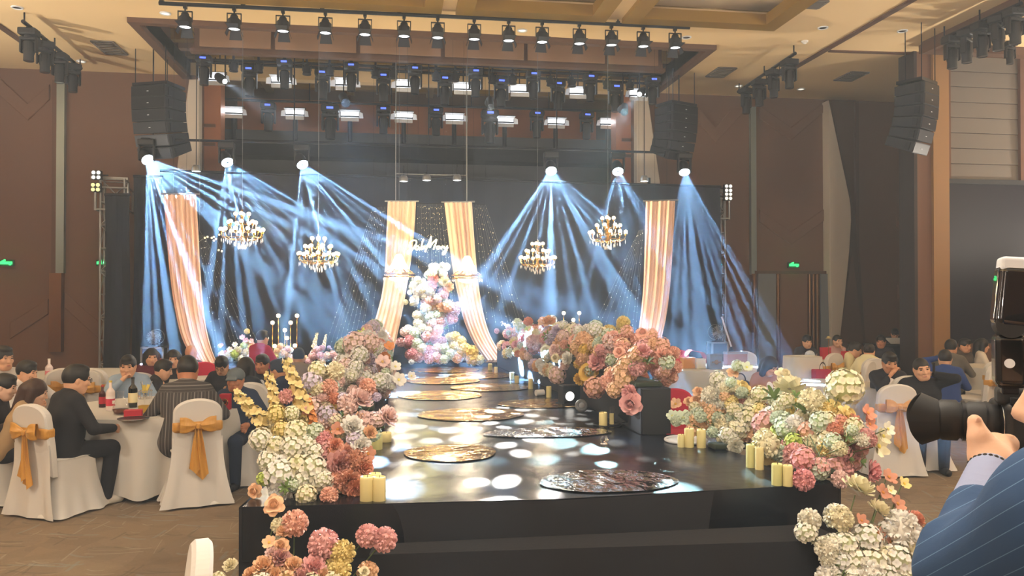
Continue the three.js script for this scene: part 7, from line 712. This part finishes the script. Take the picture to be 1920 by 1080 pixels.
  part(C, 'lens_hood', [grid(48, 8, (s, t) => { const a = s * 6.283, L = 0.046 + 0.014 * Math.cos(a * 2); return V(Math.cos(a) * (0.042 + 0.014 * t), Math.sin(a) * (0.042 + 0.014 * t), 0.118 + L * t); }), grid(48, 2, (s, t) => { const a = s * 6.283, L = 0.046 + 0.014 * Math.cos(a * 2); return V(Math.cos(a) * (0.056 - 0.003 * t), Math.sin(a) * (0.056 - 0.003 * t), 0.118 + L); }), grid(48, 8, (s, t) => { const a = s * 6.283, L = 0.046 + 0.014 * Math.cos(a * 2); return V(Math.cos(a) * (0.039 + 0.014 * t), Math.sin(a) * (0.039 + 0.014 * t), 0.118 + L * t); })], dside(mat('#202226', { roughness: 0.7 })), 'petal lens hood'); part(C, 'front_glass', [new THREE.SphereGeometry(0.06, 24, 8, 0, 6.283, 0, 0.6).rotateX(Math.PI / 2).translate(0, 0, 0.07)], phys('#0a0c14', { roughness: 0.05, clearcoat: 1 }));
  part(C, 'camera_body', [rb(0.145, 0.098, 0.05, 0.014, -0.012, -0.004, -0.024, 3), rb(0.05, 0.096, 0.066, 0.016, -0.07, -0.004, -0.016, 3), rb(0.062, 0.04, 0.06, 0.012, 0.0, 0.056, -0.018, 3)], rub); part(C, 'screen', [bx(0.076, 0.055, 0.003, -0.004, -0.008, -0.051)], glow(new THREE.Color(0.35, 0.36, 0.42), 0.6), 'lit rear screen'); part(C, 'screen_frame', [rb(0.086, 0.066, 0.006, 0.003, -0.004, -0.008, -0.049, 1)], gloss); part(C, 'eyepiece', [rb(0.036, 0.024, 0.02, 0.006, 0, 0.052, -0.056, 2)], rub); for (const [x, r] of [[0.05, 0.013], [-0.055, 0.011]]) part(C, 'dial', [cyl(r, r, 0.012, x, 0.051, -0.02, 20)], M.blackMetal); part(C, 'record_lamp', [cyl(0.003, 0.003, 0.003, 0, 0, 0, 10).rotateX(Math.PI / 2).translate(0.05, 0.03, -0.051)], glow(new THREE.Color(1, 0.05, 0.05), 2)); part(C, 'mount_ring', [new THREE.TorusGeometry(0.036, 0.003, 8, 40)], M.chrome); part(C, 'strap', [tube([V(0.07, 0.04, -0.02), V(0.1, 0.0, -0.03), V(0.09, -0.09, -0.05), V(0.03, -0.17, -0.09), V(-0.06, -0.2, -0.12)], 0.006, 30, 6), tube([V(-0.09, 0.04, -0.02), V(-0.12, -0.02, -0.05), V(-0.11, -0.14, -0.1), V(-0.06, -0.2, -0.12)], 0.006, 24, 6)], rub);
  // flash
  const F = thing('camera_flash', 'tall glossy flash unit on top of the camera', 'flash', A(1893, 722, 1.42)); F.quaternion.copy(qa); part(F, 'body', [rb(0.07, 0.1, 0.055, 0.012, 0, 0.05, 0, 3)], gloss); part(F, 'foot', [rb(0.03, 0.02, 0.03, 0.004, 0, -0.008, 0, 1), rb(0.045, 0.014, 0.045, 0.004, 0, 0.003, 0, 1)], M.blackMetal); part(F, 'emblem', [cyl(0.009, 0.009, 0.003, 0, 0, 0, 20).rotateX(Math.PI / 2).rotateY(-1.571).translate(0.0365, 0.045, 0.004), cyl(0.009, 0.009, 0.003, 0, 0, 0, 20).rotateX(Math.PI / 2).translate(0.0, 0.045, -0.028)], M.lampWhite); part(F, 'pivot', [cyl(0.026, 0.026, 0.074, 0, 0, 0, 28).rotateZ(Math.PI / 2).translate(0, 0.12, 0)], rub);
  const hd = part(F, 'flash_head', [rb(0.082, 0.125, 0.068, 0.018, 0, 0.175, 0.008, 4).rotateX(-0.1)], phys('#1b1e24', { roughness: 0.15, clearcoat: 1, metalness: 0.2 })); part(hd, 'diffuser', [rb(0.076, 0.03, 0.062, 0.008, 0, 0.236, 0.008, 2).rotateX(-0.1)], M.lampWhite); part(hd, 'bounce_panel', [rb(0.07, 0.1, 0.006, 0.003, 0, 0.19, -0.03, 1).rotateX(-0.1)], M.lampWhite);
}
renderer.render(scene, camera);
